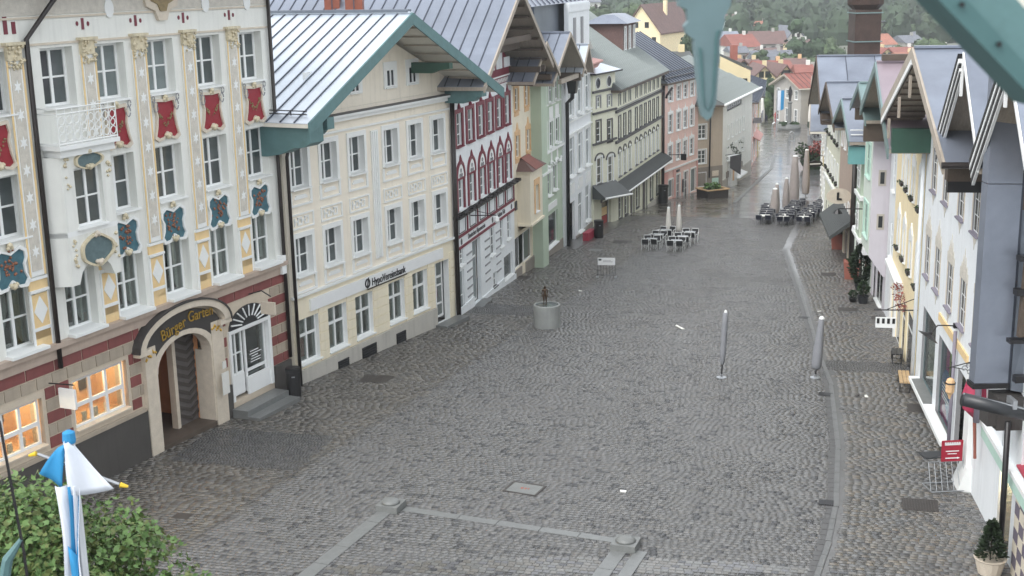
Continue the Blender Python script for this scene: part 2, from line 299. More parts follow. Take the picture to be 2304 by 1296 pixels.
def slope(h,p0,p1,y0,y1,th,mt,ms,pw=.6,seam='seam',name='roof'):
    """one roof slope from ridge p0 (x,z) to eave p1 (x,z), running y0..y1; metal strips with ribs lie on a slab"""
    (xa,za),(xb,zb_)=p0,p1; dx,dz=xb-xa,zb_-za; L=math.hypot(dx,dz); nx_,nz=-dz/L,dx/L
    if nz<0: nx_,nz=-nx_,-nz
    sl=MB().hexa([(xa,y0,za-th),(xa,y1,za-th),(xb,y1,zb_-th),(xb,y0,zb_-th)],[(xa,y0,za),(xa,y1,za),(xb,y1,zb_),(xb,y0,zb_)])
    o=h.obj(name,sl,ms)
    n=max(1,round((y1-y0)/pw)); pw=(y1-y0)/n
    q=MB(); e=.03
    q.hexa([(xa,.0,za+.002),(xa,pw-.01,za+.002),(xb,pw-.01,zb_+.002),(xb,0,zb_+.002)],[(xa+nx_*e,0,za+nz*e),(xa+nx_*e,pw-.01,za+nz*e),(xb+nx_*e,pw-.01,zb_+nz*e),(xb+nx_*e,0,zb_+nz*e)])
    if seam:
        q.mat(1); r=.075; f=.055
        q.hexa([(xa,pw-f,za+.03),(xa,pw-.012,za+.03),(xb,pw-.012,zb_+.03),(xb,pw-f,zb_+.03)],[(xa+nx_*r,pw-f,za+nz*r),(xa+nx_*r,pw-.012,za+nz*r),(xb+nx_*r,pw-.012,zb_+nz*r),(xb+nx_*r,pw-f,zb_+nz*r)])
    me=q.mesh('roof_panel',[mt,seam] if seam else mt,dz=-h.zb)
    for i in range(n): link('roof_panel',me,o,(0,y0+i*pw,0))
    return o
def barge(h,p0,p1,y,m,bh=.28,th=.07,drop=.0,name='bargeboard'):
    (xa,za),(xb,zb_)=p0,p1
    return h.obj(name,MB().hexa([(xa,y-th,za-bh-drop),(xa,y,za-bh-drop),(xb,y,zb_-bh-drop),(xb,y-th,zb_-bh-drop)],[(xa,y-th,za+.05-drop),(xa,y,za+.05-drop),(xb,y,zb_+.05-drop),(xb,y-th,zb_+.05-drop)]),m)
def gable(h,xl,xr,xa,zl,zr_,za,y0,y1,mt,ms,mf,pw=.62,th=.16,bh=.3,seam='seam',gut=None):
    slope(h,(xa,za),(xl,zl),y0,y1,th,mt,ms,pw,seam); slope(h,(xa,za),(xr,zr_),y0,y1,th,mt,ms,pw,seam)
    if mf: barge(h,(xa,za),(xl,zl),y0-.005,mf,bh); barge(h,(xa,za),(xr,zr_),y0-.005,mf,bh)
    h.obj('ridge_cap',MB().box(xa-.12,y0,za+.02,xa+.12,y1,za+.1),mt)
    if gut:
        for x,z in ((xl,zl),(xr,zr_)): h.obj('gutter',MB().tube([(x,y0-.1,z-.02),(x,y1,z-.02)],.07,8),gut)
def pipe(h,pts,r,m,name='downpipe'):
    return h.obj(name,MB().tube(pts,r,8),m,smooth=True)
def arc(cx,cz,rx,rz,a0,a1,n): return [(cx+rx*math.cos(R(a0+(a1-a0)*i/n)),cz+rz*math.sin(R(a0+(a1-a0)*i/n))) for i in range(n+1)]
def blob(cx,cz,w,hh,kind='shield'):   # curved cartouche outlines
    P={'shield':[(-.4,.5),(0,.47),(.36,.5),(.42,.3),(.36,.1),(.42,-.2),(.5,-.42),(.36,-.5),(.15,-.46),(.06,-.36),(0,-.33),(-.06,-.36),(-.15,-.46),(-.36,-.5),(-.5,-.42),(-.42,-.2),(-.36,.1),(-.42,.3)],
       'quatre':[(-.46,.36),(-.3,.46),(-.14,.4),(0,.34),(.14,.4),(.3,.46),(.46,.36),(.48,.2),(.4,.05),(.42,-.18),(.5,-.34),(.4,-.48),(.18,-.46),(.06,-.34),(0,-.3),(-.06,-.34),(-.18,-.46),(-.4,-.48),(-.5,-.34),(-.42,-.18),(-.4,.05),(-.48,.2)],
       'oval':[(math.cos(2*math.pi*i/22)*.5*(1+.06*math.cos(6*math.pi*i/22)),math.sin(2*math.pi*i/22)*.5*(1+.08*math.cos(8*math.pi*i/22))) for i in range(22)][::-1]}[kind]
    return [(cx+a*w,cz+b*hh) for a,b in P]
def ringpoly(poly,cx,cz,k): return [(cx+(a-cx)*k,cz+(b-cz)*k) for a,b in poly]
def cartouche(h,cx,cz,w,hh,kind,mf,mp,y=0.,ornament=None,knob='gilt'):
    if kind!='oval': w*=1.1; hh*=1.06
    po=blob(cx,cz,w,hh,kind); pi=ringpoly(po,cx,cz,.86); k=len(po)
    fr=MB().ring(po+po[:1],pi+pi[:1],y-.09,y+.01)
    o=h.obj('cartouche_frame',fr,mf)
    pb=MB(); pb.prism(pi,y-.03,y+.02); h.obj('painted_panel',pb,mp,o).location=(0,0,0)
    kn=MB()
    for dx,dz,r in ((0,hh*.52,.09),(-.07,hh*.46,.06),(.07,hh*.46,.06),(0,-hh*.4,.1),(-.1,-hh*.36,.07),(.1,-hh*.36,.07)):
        kn.lathe([(.01,-r),(r*.8,-r*.5),(r,0),(r*.8,r*.5),(.01,r)],8,(cx+dx,y-.09,cz+dz))
    h.obj('scroll_ornament',kn,knob,o)
    if ornament:
        q=MB(); g=random.Random(int(cx*100))
        for i in range(30):
            t=g.uniform(-1,1); dx=t*w*.27; dz=hh*(.14-.26*(1-abs(t)))+g.uniform(-.1,.08)*hh*(1-.6*abs(t)); r=g.uniform(.02,.045)
            if kind=='quatre': dx=g.gauss(0,.12)*w; dz=g.gauss(.05,.13)*hh; r=g.uniform(.03,.06)
            q.lathe([(.005,-r),(r,0),(.005,r)],5,(cx+dx,y-.045,cz+dz))
        h.obj('garland',q,ornament,o)
    return o
def leafy(mb,g,c,r,n,size,flat=.8):
    for i in range(n):
        d=Vector((g.gauss(0,1),g.gauss(0,1),g.gauss(0,1))).normalized()*r*(g.random()**.4)
        p=Vector(c)+Vector((d.x,d.y,d.z*flat)); a=Vector((g.gauss(0,1),g.gauss(0,1),g.gauss(0,.6))).normalized(); b=a.cross(Vector((g.gauss(0,1),g.gauss(0,1),g.gauss(0,1)))).normalized(); s=size*g.uniform(.6,1.25)
        mb.quad(p-a*s,p+b*s*.6,p+a*s,p-b*s*.6)
# ================================================================== left row
# --- 1. painted white house with the gate
A=House('painted_house','white baroque house with red and blue painted cartouches and a brick-patterned ground floor',(-8.34,48),24.35,.9)
XA0,XA1=-18.5,-.62
COLS=[-13.75-2.55,-13.75,-11.27,-9.04,-6.7,-4.22,-1.77]
ops=[]; WA=1.3
for i,x in enumerate(COLS):
    ops.append(opening(x,12.57,WA,1.7))
    if i!=2: ops.append(opening(x,9.1,WA,1.78))
    ops.append(opening(x,5.87,WA,1.82))
wall(A,XA0,XA1,5.6,16.2,ops,'white_plaster',rec=.3)
for i,x in enumerate(COLS):
    win(A,x,12.57,WA,1.7,rec=.3,gm='glass_pale' if i in (3,4) else 'glass',fr=.09,bar=.05)
    if i!=2: win(A,x,9.1,WA,1.78,rec=.3,fr=.09,bar=.05)
    w=win(A,x,5.87,WA,1.82,rec=.3,fr=.09,bar=.05,gm='shop_glass',sd=.3,sh=.1)
    for sgn in (-1,1):    # net curtains drawn aside behind the panes
        cb=MB(); N=9
        for k in range(N):
            xa=sgn*(.03+.5*k/N); xb=sgn*(.03+.5*(k+1)/N); ya=.46+.025*(k%2); yb=.46+.025*((k+1)%2)
            low=lambda q: .1+1.1*max(0,1-abs(q)/.42)**1.4
            cb.quad((xa,ya,low(xa)),(xb,yb,low(xb)),(xb,yb,1.72),(xa,ya,1.72))
        cb.build('curtain','curtain',w)
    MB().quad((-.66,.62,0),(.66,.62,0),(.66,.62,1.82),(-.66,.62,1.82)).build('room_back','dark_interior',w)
body(A,XA0,XA1,.2,16.2,12,'white_plaster')
band(A,XA0,XA1,14.36,14.42,'stone_trim',.05); band(A,XA0,XA1,15.1,15.16,'stone_trim',.05)
# frieze of grey painted ornament and the big cartouche in its middle
band(A,XA0,XA1,15.2,16.2,'grey_ornament',.03,'painted_frieze')
ck=[(-1.25,.9),(-1.2,.45),(-.85,.25),(-.75,-.05),(-.35,-.2),(-.2,-.5),(.2,-.5),(.35,-.2),(.75,-.05),(.85,.25),(1.2,.45),(1.25,.9)]
A.obj('frieze_cartouche',MB().prism([(-6.55+a,15.35+b) for a,b in ck],-.12,.0),'stone_trim')
A.obj('frieze_shield',MB().prism([(-6.55+a*.72,15.5+b*.72) for a,b in ck],-.16,-.1),'garland')
for x in (-4.25,-1.9,-8.95): A.obj('frieze_medallion',MB().prism(arc(x,15.3,.2,.28,0,360,14)[:-1],-.06,0),'white_trim')
# painted slit openings under the frieze
for x in (-7.76,-5.42,-10.1,-2.93):
    s=MB().box(x-.05,-.02,14.72,x+.05,.03,15.05); s.prism(arc(x-.23,14.9,.05,.07,0,360,8)[:-1],-.02,.02); s.prism(arc(x+.23,14.88,.05,.07,0,360,8)[:-1],-.02,.02); A.obj('vent_slit',s,'oxblood')
for x in (-13.4,-13.1,-12.8): A.obj('vent_slit',MB().box(x-.08,-.02,14.72,x+.06,.03,15.05+.15*(x==-13.1)),'oxblood')
# pilasters with capitals
for x in (-12.98,-10.07,-7.78,-5.36,-2.93):
    pl=MB().box(x-.3,-.07,7.9,x+.3,0,14.0); pl.mat(1); pl.box(x-.19,-.085,8.05,x+.19,-.068,13.8); pl.mat(2); pl.box(x-.32,-.09,7.9,x-.26,-.07,14.0); pl.box(x+.26,-.09,7.9,x+.32,-.07,14.0)
    p=A.obj('pilaster',pl,['white_trim','grey_ornament','ochre_paint'])
    c=MB().box(x-.36,-.2,14.42,x+.36,0,14.5); c.box(x-.27,-.12,14.0,x+.27,0,14.42); gg=random.Random(int(x*9)+50)
    for k in range(30):
        a=x+gg.uniform(-.33,.33); z=gg.uniform(13.75,14.4); rr=gg.uniform(.03,.075); c.lathe([(.005,-rr),(rr,0),(.005,rr)],5,(a,-.1-.08*(z-13.75),z))
    A.obj('capital',c,'gilt',p)
    q=MB()
    for k in range(7): q.prism([(x+.15*math.cos(R(a))*(1 if j%2 else .45),8.6+k*.78+.2*math.sin(R(a))*(1 if j%2 else .45)) for j,a in enumerate(range(0,360,30))],-.1,-.08)
    A.obj('painted_rosette',q,'white_trim',p)
    b=MB().box(x-.36,-.1,7.42,x+.36,0,7.5).mat(1).box(x-.36,-.05,7.5,x+.36,0,7.78).mat(0).box(x-.36,-.09,7.78,x+.36,0,7.86)
    A.obj('pilaster_foot',b,['white_trim','ochre_paint'],p)
    d=MB().box(x-.33,-.03,6.05,x+.33,0,7.36).mat(1).prism([(x,5.98+.5),(x+.26,6.86),(x,7.3),(x-.26,6.86)],-.05,-.03); d.mat(1).box(x-.37,-.05,5.6,x-.31,0,7.4); d.box(x+.31,-.05,5.6,x+.37,0,7.4); d.box(x-.31,-.05,6.28,x+.31,0,6.38); d.mat(0).box(x-.31,-.03,5.62,x+.31,0,6.28)
    A.obj('diamond_panel',d,['ochre_paint','white_trim'],p)
for x in (-9.06,-6.72,-4.28,-1.82,-13.9): cartouche(A,x-.02,11.72,1.16,1.3,'shield','stone_trim','maroon_panel',ornament='garland')
for x in (-9.1,-6.78,-4.33,-1.9,-13.9): cartouche(A,x-.02,8.3,1.2,1.22,'quatre','white_trim','blue_panel',ornament='rust_paint')
# iron scrolls beside the red panels
for x in (-9.06,-6.72,-4.28,-1.82):
    for sg in (-1,1):
        q=MB().tube([(x+sg*(.52+.1*math.cos(t)),-.08,12.15+.16*math.sin(t)) for t in np.linspace(0,6,12)],.02,5); q.tube([(x+sg*(.6+.07*math.cos(t)),-.08,12.4+.1*math.sin(t)) for t in np.linspace(0,6,10)],.018,5); A.obj('scroll_iron',q,'grey_trim')
# bay window with balcony
bx0,bx1=-12.1,-9.98; yb=-.5
by=MB(); by.hexa([(bx0,yb,8.85),(bx1,yb,8.85),(bx1+.02,0,8.85),(bx0-.3,0,8.85)],[(bx0,yb,9.0),(bx1,yb,9.0),(bx1+.02,0,9.0),(bx0-.3,0,9.0)])
BY=A.obj('bay',by,'white_trim')
wm=wall(A,bx0,bx1,9.0,11.2,[(-11.6,-10.45,9.05,10.8)],'white_plaster',y=yb,rec=.15,name='bay_wall')
A.obj('bay_side',MB().quad((bx0,yb,7.4),(bx0,yb,11.2),(bx0-.3,0,11.2),(bx0-.3,0,7.4)),'white_plaster'); A.obj('bay_side',MB().quad((bx1,yb,7.4),(bx1+.02,0,7.4),(bx1+.02,0,11.2),(bx1,yb,11.2)),'white_plaster')
win(A,-11.02,9.05,1.15,1.75,rec=.15,y=yb,fr=.08,bar=.045)
low=MB(); n=14; xs=np.linspace(bx0,bx1,n+1)
for i in range(n):
    f=lambda q: 7.4+.62*max(0,1-((q-(bx0+bx1)/2)/.72)**2)**.5
    low.quad((xs[i],yb,f(xs[i])),(xs[i+1],yb,f(xs[i+1])),(xs[i+1],yb,8.85),(xs[i],yb,8.85)); low.quad((xs[i],yb,f(xs[i])),(xs[i],0,f(xs[i])),(xs[i+1],0,f(xs[i+1])),(xs[i+1],yb,f(xs[i+1])))
A.obj('bay_apron',low,'white_plaster')
cartouche(A,-10.98,8.3,1.45,.95,'oval','gilt','slate_paint',y=yb,knob='stone_trim')
cartouche(A,-11.0,11.0,1.2,.5,'oval','gilt','slate_paint',y=yb,knob='gilt')
q=MB(); g=random.Random(4)
for i in range(40):
    sg=g.choice((-1,1)); r=g.uniform(.03,.07); q.lathe([(.005,-r),(r,0),(.005,r)],5,(-11.02+sg*g.uniform(.78,.98),yb-.03,g.uniform(7.9,8.75) if i%2 else g.uniform(10.1,11.15)))
A.obj('stucco_leaves',q,'gilt')
sl_=MB().box(bx0-.25,yb-.28,11.42,bx1+.15,0,11.55).box(bx0-.1,yb-.14,11.2,bx1+.05,0,11.42); A.obj('balcony_slab',sl_,'white_trim')
rl=MB(); x0,x1,y0=bx0-.2,bx1+.1,yb-.24
for z in (12.45,12.6,11.6): rl.tube([(x0,0,z),(x0,y0,z),(x1,y0,z),(x1,0,z)],.022,5)
for k in range(9):
    x=x0+(x1-x0)*k/8; rl.tube([(x,y0,11.55),(x,y0,12.6)],.018,5)
for k in range(8):
    xc=x0+(x1-x0)*(k+.5)/8
    for zc,rr in ((11.78,.12),(12.02,.1),(12.26,.12)): rl.tube([(xc+rr*math.cos(t),y0,zc+rr*math.sin(t)) for t in np.linspace(0,6.28,10)],.017,5)
A.obj('balcony_railing',rl,'white_trim')
# string course above the ground floor
band(A,XA0,XA1,5.62,5.78,'band_stone',.22,'string_course'); band(A,XA0,XA1,5.3,5.62,'band_stone',.1,'string_course')
# ground floor: painted ashlar blocks in courses
ZG0,ZG1=2.5,5.3
gh=[(-15.6,-13.3,2.85,4.3),(-12.05,-9.62,2.83,4.42),(-8.5,-5.28,.2,4.7),(-4.25,-1.95,1.3,3.95)]
wall(A,XA0,XA1,.2,5.3,gh,'mortar_line',rec=.4,name='ground_floor_wall',rev='tan_block')
gw=A.root
nr=9; hz=(ZG1-1.9)/nr
AW=[c for c in bpy.data.objects if c.name.startswith('ground_floor_wall')][0]
_BC={}
ahs=[(-15.75,-13.15,2.7,4.4),(-12.2,-9.5,2.68,4.52),(-8.95,-4.72,.2,5.35),(-4.45,-1.78,1.2,4.75)]
for r_ in range(nr):
    z=1.9+r_*hz; red=r_%2==0; L=1.15 if red else .62
    x=XA0+.3+(.4 if (r_//2)%2 else 0)
    while x<XA1-.05:
        w=L*(.8+.4*((r_*7+int(x*13))%5)/4) if red else L
        x2=min(x+w,XA1-.02)
        segs=[(x+.025,x2-.025)]
        for a,b,c,d in ahs:
            if z+hz>c+.02 and z<d-.02:
                ns=[]
                for s0,s1 in segs:
                    if s1<=a or s0>=b: ns.append((s0,s1)); continue
                    if s0<a-.12: ns.append((s0,a))
                    if s1>b+.12: ns.append((b,s1))
                segs=ns
        for s0,s1 in segs:
            if z<2.45 and s1<-4.6: continue
            k=(round(s1-s0,2),red)
            if k not in _BC: _BC[k]=MB().box(0,-.03,.025,k[0],.01,hz-.02).mesh('stone_block','red_block' if red else 'tan_block')
            link('stone_block',_BC[k],AW,(s0,0,z-A.zb))
        x=x2
for q_ in ((XA0,.0,-8.92,2.5),(-4.72,-.2,-4.4,2.0),(-1.7,-.2,XA1,1.9)): A.obj('plinth',MB().box(q_[0],-.1,q_[1],q_[2],.01,q_[3]),'dark_plinth')
band(A,XA0,-9.0,2.5,2.62,'tan_block',.13,'plinth_coping')
# arched gate
ga=MB(); ga.box(-8.9,-.14,.9,-8.35,.05,4.55); ga.box(-5.4,-.14,.6,-4.75,.05,4.55)
ga.ring(arc(-6.87,3.55,1.72,1.12,180,0,16),arc(-6.87,3.55,1.42,.95,180,0,16),-.12,.3)
ga.box(-8.6,-.1,.9,-8.29,.6,3.55); ga.box(-5.45,-.1,.6,-5.16,.6,3.55)
G=A.obj('gate_surround',ga,'stone_trim')
sp=MB(); top=arc(-6.87,3.55,1.72,1.12,180,0,16); upper=arc(-6.87,4.45,2.0,.85,180,0,16)
sp.ring(upper,top,-.12,.1); A.obj('gate_sign_board',sp,'far_dark',G)
pe=MB(); pe.ring(arc(-6.87,4.5,2.42,1.12,180,0,18),arc(-6.87,4.5,2.1,.9,180,0,18),-.3,.05); pe.box(-9.3,-.3,4.38,-8.7,.05,4.55); pe.box(-5.05,-.3,4.38,-4.42,.05,4.55)
A.obj('gate_pediment',pe,'stone_trim',G); A.obj('pediment_cap',MB().ring(arc(-6.87,4.5,2.48,1.18,180,0,18),arc(-6.87,4.5,2.42,1.12,180,0,18),-.34,.05),'far_dark',G)
for b_,x,z,rr in (('Bürger',-8.02,4.58,.33),('Garten',-6.62,4.88,-.07)): text('gate_lettering',b_,.52,A.root,(x,-.15,z-A.zb),(R(90),-rr*.5,0),'gold',.015,sx=.92)
q=MB()
for sg in (-1,1):
    for k in range(10): q.lathe([(.01,-.05),(.05,0),(.01,.05)],6,(-6.87+sg*(1.5+.05*k+.04*(k%3)),-.15,4.32+.05*(k%4)-.02*k))
A.obj('gilt_foliage',q,'gold',G)
pas=MB(); pas.quad((-8.3,.5,.6),(-8.3,5,.6),(-8.3,5,4.6),(-8.3,.5,4.6)); pas.quad((-5.4,.5,.6),(-5.4,.5,4.6),(-5.4,5,4.6),(-5.4,5,.6)); pas.quad((-8.3,.3,4.6),(-8.3,5,4.6),(-5.4,5,4.6),(-5.4,.3,4.6)); pas.quad((-8.3,5,.6),(-8.3,5,4.6),(-5.4,5,4.6),(-5.4,5,.6))
A.obj('passage_wall',pas,'orange_wall'); A.obj('passage_floor',MB().box(-8.5,-.1,.6,-5.2,5,1.0),'brown_wood')
dl=A.obj('gate_leaf',MB().box(-6.5,.7,1.0,-5.1,.8,4.6),'door_grey')
cv=MB()
for k in range(11):
    for sg in (-1,1):
        z0=1.05+k*.3; cv.hexa([(-5.8,.67,z0),(-5.8,.7,z0),(-5.8+sg*.66,.7,z0+.3),(-5.8+sg*.66,.67,z0+.3)],[(-5.8,.67,z0+.13),(-5.8,.7,z0+.13),(-5.8+sg*.66,.7,z0+.43),(-5.8+sg*.66,.67,z0+.43)])
A.obj('chevron_slats',cv,'door_dark',dl)
A.obj('gate_reveal',MB().box(-8.3,.05,1.0,-8.24,1.6,3.9),'orange_wall'); A.obj('gate_jamb',MB().box(-6.66,.6,1.0,-6.5,.85,4.5),'stone_trim'); A.obj('gate_notice',MB().box(-5.28,-.36,1.9,-4.9,-.33,2.7).box(-5.2,-.36,2.85,-5.0,-.33,3.1),'paper')
# lit shop windows
for xc,w,zb,ht in ((-10.84,2.3,2.86,1.54),(-14.45,2.2,2.88,1.42)):
    o=win(A,xc,zb,w,ht,3,2,rec=.12,gm='shop_glass',fr=.09,bar=.05,split=.45,sill='stone_trim')
    MB().quad((-w/2-.3,1.5,-.1),(w/2+.3,1.5,-.1),(w/2+.3,1.5,ht+.4),(-w/2-.3,1.5,ht+.4)).quad((-w/2-.3,.2,-.1),(-w/2-.3,1.5,-.1),(-w/2-.3,1.5,ht+.4),(-w/2-.3,.2,ht+.4)).quad((w/2+.3,.2,-.1),(w/2+.3,.2,ht+.4),(w/2+.3,1.5,ht+.4),(w/2+.3,1.5,-.1)).quad((-w/2-.3,.2,ht+.4),(-w/2-.3,1.5,ht+.4),(w/2+.3,1.5,ht+.4),(w/2+.3,.2,ht+.4)).quad((-w/2-.3,.2,-.1),(w/2+.3,.2,-.1),(w/2+.3,1.5,-.1),(-w/2-.3,1.5,-.1)).build('display_room','amber',o)
    for k in range(3): MB().box(-w/2+.25+k*.75,1.42,.55,-w/2+.6+k*.75,1.46,.95).build('framed_picture','far_dark',o)
    for k in range(4): MB().box(-w/2+.12+k*.5,.35,.02,-w/2+.3+k*.5,.4,.32).build('brochure','paper',o)
    for k in (-.6,.75): MB().lathe([(.02,-.05),(.1,0),(.08,.08),(.02,.1)],10,(k,.7,ht-.1)).build('ceiling_lamp','warm_lamp',o)
    l=bpy.data.lights.new('shop_light','POINT'); l.energy=46; l.color=(1,.8,.5); l.shadow_soft_size=.15; lo=bpy.data.objects.new('shop_light',l); COL.objects.link(lo); lo.parent=o; lo.location=(.2,.75,ht-.2)
# small shop door with white surround at the right
dz=1.4
o=win(A,-2.62,dz,1.3,2.4,1,2,rec=.1,gm='shop_glass',fr=.1,split=.3,sill=None,name='shop_window'); MB().quad((-.9,1.2,0),(.9,1.2,0),(.9,1.2,2.5),(-.9,1.2,2.5)).build('room_back','dark_interior',o)
st_=MB(); g=random.Random(3)
for k in range(5): st_.box(-.3+g.uniform(-.1,.1),.085,1.0+k*.1,.25+g.uniform(-.15,.15),.098,1.03+k*.1)
st_.build('window_lettering','sign_white',o)
o=win(A,-3.78,dz-.02,.85,2.4,2,3,rec=.14,gm='shop_glass',fr=.09,sill=None,name='shop_door'); MB().quad((-.5,1.2,0),(.5,1.2,0),(.5,1.2,2.5),(-.5,1.2,2.5)).build('room_back','dark_interior',o); MB().box(-.4,.1,.05,.4,.16,.8).build('door_panel','frame_white',o)
ss=MB().box(-4.35,-.08,1.3,-4.22,.1,3.8).box(-1.96,-.08,1.3,-1.8,.1,3.8).box(-4.35,-.08,3.8,-1.8,.1,3.92).box(-3.3,-.02,1.3,-1.96,.08,1.95); A.obj('shop_surround',ss,'frame_white')
A.obj('fanlight',MB().prism(arc(-3.08,3.9,1.2,.75,0,180,14),-.05,.02),'glass_dark'); q=MB()
for k in range(9): a=R(15+k*18.7); q.tube([(-3.08+.5*math.cos(a),-.07,3.92+.3*math.sin(a)),(-3.08+1.15*math.cos(a),-.07,3.92+.7*math.sin(a))],.03,5)
A.obj('fanlight_bars',q,'frame_white'); A.obj('doorstep',MB().box(-4.5,-.75,.2,-1.9,-.1,1.1).box(-4.5,-1.25,.2,-1.9,-.75,.9),'granite')
# rain pipes
pipe(A,[(-12.55,-.14,5.0),(-12.5,-.12,14.55),(-11.6,-.4,15.6),(-9.6,-.9,17.2)],.075,'pipe_dark')
pipe(A,[(-.72,-.12,16.6),(-.72,-.12,2.0)],.07,'pipe_dark')
slope(A,(-9.5,22.),(-9.5+.01,16.2),-.9,9,.2,'zinc','soffit_white',.6) if False else None
rf=MB().hexa([(XA0,-.9,16.15),(XA1+.05,-.9,16.15),(XA1+.05,6,16.15),(XA0,6,16.15)],[(XA0,-.9,16.35),(XA1+.05,-.9,16.35),(XA1+.05,6,20.5),(XA0,6,20.5)]); A.obj('roof',rf,'zinc')
A.obj('hanging_sign_arm',MB().tube([(-12.98,0,4.65),(-12.98,-1.0,4.7)],.02,6).tube([(-3.0,-.05,5.0),(-2.9,-.55,5.15),(-2.85,-.9,4.95)],.025,6),'black_iron')
A.obj('projecting_sign',MB().box(-13.02,-1.0,3.95,-12.94,-.4,4.55),'sign_white'); A.obj('projecting_sign',MB().box(-2.95,-1.1,4.3,-2.86,-.5,4.75),'stone_trim')
A.obj('meter_box',MB().box(-1.0,-.2,5.3,-.72,0,6.0),'frame_white')
# --- 2. cream bank house
B=House('bank_house','cream bank building with blue-grey metal roof, white window frames and a teal bargeboard',(-8.34,48),26.9,.4)
BX0,BX1=-.25,12.7
cx=[.74,2.71,4.71,7.31,9.31,11.31]; w_=1.08
bo=[opening(x,8.3,w_,1.5) for x in cx]+[opening(x,4.92,w_,1.48) for x in cx]
sh=[(.79,1.3),(2.75,1.32),(4.72,1.32),(7.3,1.3),(9.3,1.3)]
bo+=[(x-w/2,x+w/2,1.4,3.2) for x,w in sh]+[(10.66,11.95,.3,3.25)]
att=[(1.9,.75),(4.85,.8),(7.55,.8),(9.35,.8)]
ra=(5.55,14.15)
ga_=[(BX0,10.9),(BX1,10.9),(BX1,11.4),(5.6,14.1),(BX0,11.6)]
wall(B,BX0,BX1,4.15,11.0,[q for q in bo if q[2]>4],'cream_plaster',rec=.22,rev='white_trim')
wall(B,BX0,BX1,-.2,4.15,[q for q in bo if q[2]<4],'cream_base',rec=.2,rev='white_trim',name='ground_floor_wall')
wall(B,BX0,BX1,11.0,11.45,[],'cream_plaster',y=.03,name='gable_wall',gable=[(BX0,11.45),(BX1,11.45),(5.9,14.2)])
ah=[]
body(B,BX0,BX1,-.2,11.4,14,'cream_plaster')
for x in cx:
    for zb,ht in ((8.3,1.5),(4.92,1.48)):
        o=win(B,x,zb,w_,ht,rec=.22,sill='white_trim',sur='white_trim',sw=.16,sd=.16,topsur=.04,fr=.07,bar=.045)
        p=MB().box(-.72,-.05,-.68,.72,0,-.6).box(-.72,-.05,-.6,-.6,0,-.1).box(.6,-.05,-.6,.72,0,-.1); p.build('apron_frame','white_trim',o)
        MB().prism([(-.42,-.36),(-.3,-.26),(.3,-.26),(.42,-.36),(.42,-.42),(-.42,-.42)],-.03,0).build('apron_ornament','white_trim',o)
    q=MB().box(x-.72,-.05,6.74,x+.75,0,6.8).box(x-.72,-.05,7.28,x+.75,0,7.34).box(x-.72,-.05,6.8,x-.66,0,7.28).box(x+.69,-.05,6.8,x+.75,0,7.28)
    for k in range(5): q.box(x-.52+k*.22,-.04,6.88,x-.46+k*.22,0,7.2)
    for k in (0,2): q.box(x-.52+k*.22,-.04,7.02,x-.24+k*.22,0,7.08)
    for k in (1,3): q.box(x-.52+k*.22,-.04,7.13,x-.3+k*.22,0,7.19); q.box(x-.46+k*.22,-.04,6.88,x-.3+k*.22,0,6.94)
    B.obj('fret_panel',q,'white_trim')
for a,w in att:
    o=win(B,a,11.55,w*.8,.75,2,1,rec=-.04,sill='white_trim',sur='white_trim',sw=.2,topsur=.1,y=.03,gm='glass_dark')
B.obj('pilaster',MB().box(5.78,-.06,4.5,6.3,0,9.9).box(5.86,-.1,4.55,5.94,-.05,9.85).box(6.0,-.1,4.55,6.08,-.05,9.85).box(6.14,-.1,4.55,6.22,-.05,9.85),'white_trim')
band(B,BX0,BX1,10.72,10.82,'white_trim',.34); band(B,BX0,BX1,10.55,10.72,'white_trim',.2); band(B,BX0,BX1,10.12,10.2,'white_trim',.08); band(B,BX0,BX1,10.82,10.86,'dark_trim',.36,'cornice_flashing'); band(B,BX0,BX1,4.1,4.2,'white_trim',.12,'string_course')
B.obj('sign_board',MB().box(.88,-.08,3.4,11.35,0,3.88),'sign_white')
text('bank_lettering','HypoVereinsbank',.46,B.root,(5.25,-.1,3.46-B.zb),(R(90),0,0),'black_iron',.01,sx=.82)
B.obj('bank_emblem',MB().ring(arc(4.93,3.63,.19,.2,0,360,18),arc(4.93,3.63,.13,.14,0,360,18),-.11,-.08).hexa([(4.86,-.11,3.42),(4.92,-.11,3.42),(4.92,-.09,3.42),(4.86,-.09,3.42)],[(4.98,-.11,3.86),(5.04,-.11,3.86),(5.04,-.09,3.86),(4.98,-.09,3.86)]),'black_iron')
B.obj('emblem_line',MB().box(4.9,-.1,3.34,8.1,-.08,3.38),'black_iron')
for x,w in sh:
    o=win(B,x,1.4,w,1.8,2,2,rec=.16,gm='shop_glass',split=.62,fr=.07,bar=.04,sill='white_trim')
    MB().quad((-w/2-.3,.62,-.1),(w/2+.3,.62,-.1),(w/2+.3,.62,1.9),(-w/2-.3,.62,1.9)).build('room_back','paper',o)
    MB().box(-.3,.45,.1,.2,.49,.85).build('display_poster','stone_trim' if x>2 else 'rose_base',o)
o=win(B,11.3,.5,1.25,2.75,2,2,rec=.35,gm='shop_glass',split=.72,fr=.09,sill=None,name='door'); MB().box(-.35,.36,1.0,.1,.38,1.4).build('door_sticker','red_sign',o); MB().box(-.5,.36,.62,.5,.42,.7).box(-.5,.36,1.5,.5,.42,1.58).build('door_bar','frame_white',o); MB().quad((-.9,1.4,0),(.9,1.4,0),(.9,1.4,2.8),(-.9,1.4,2.8)).build('room_back','dark_interior',o)
B.obj('doorstep',MB().box(10.4,-.7,-.2,12.5,-.08,.42),'granite')
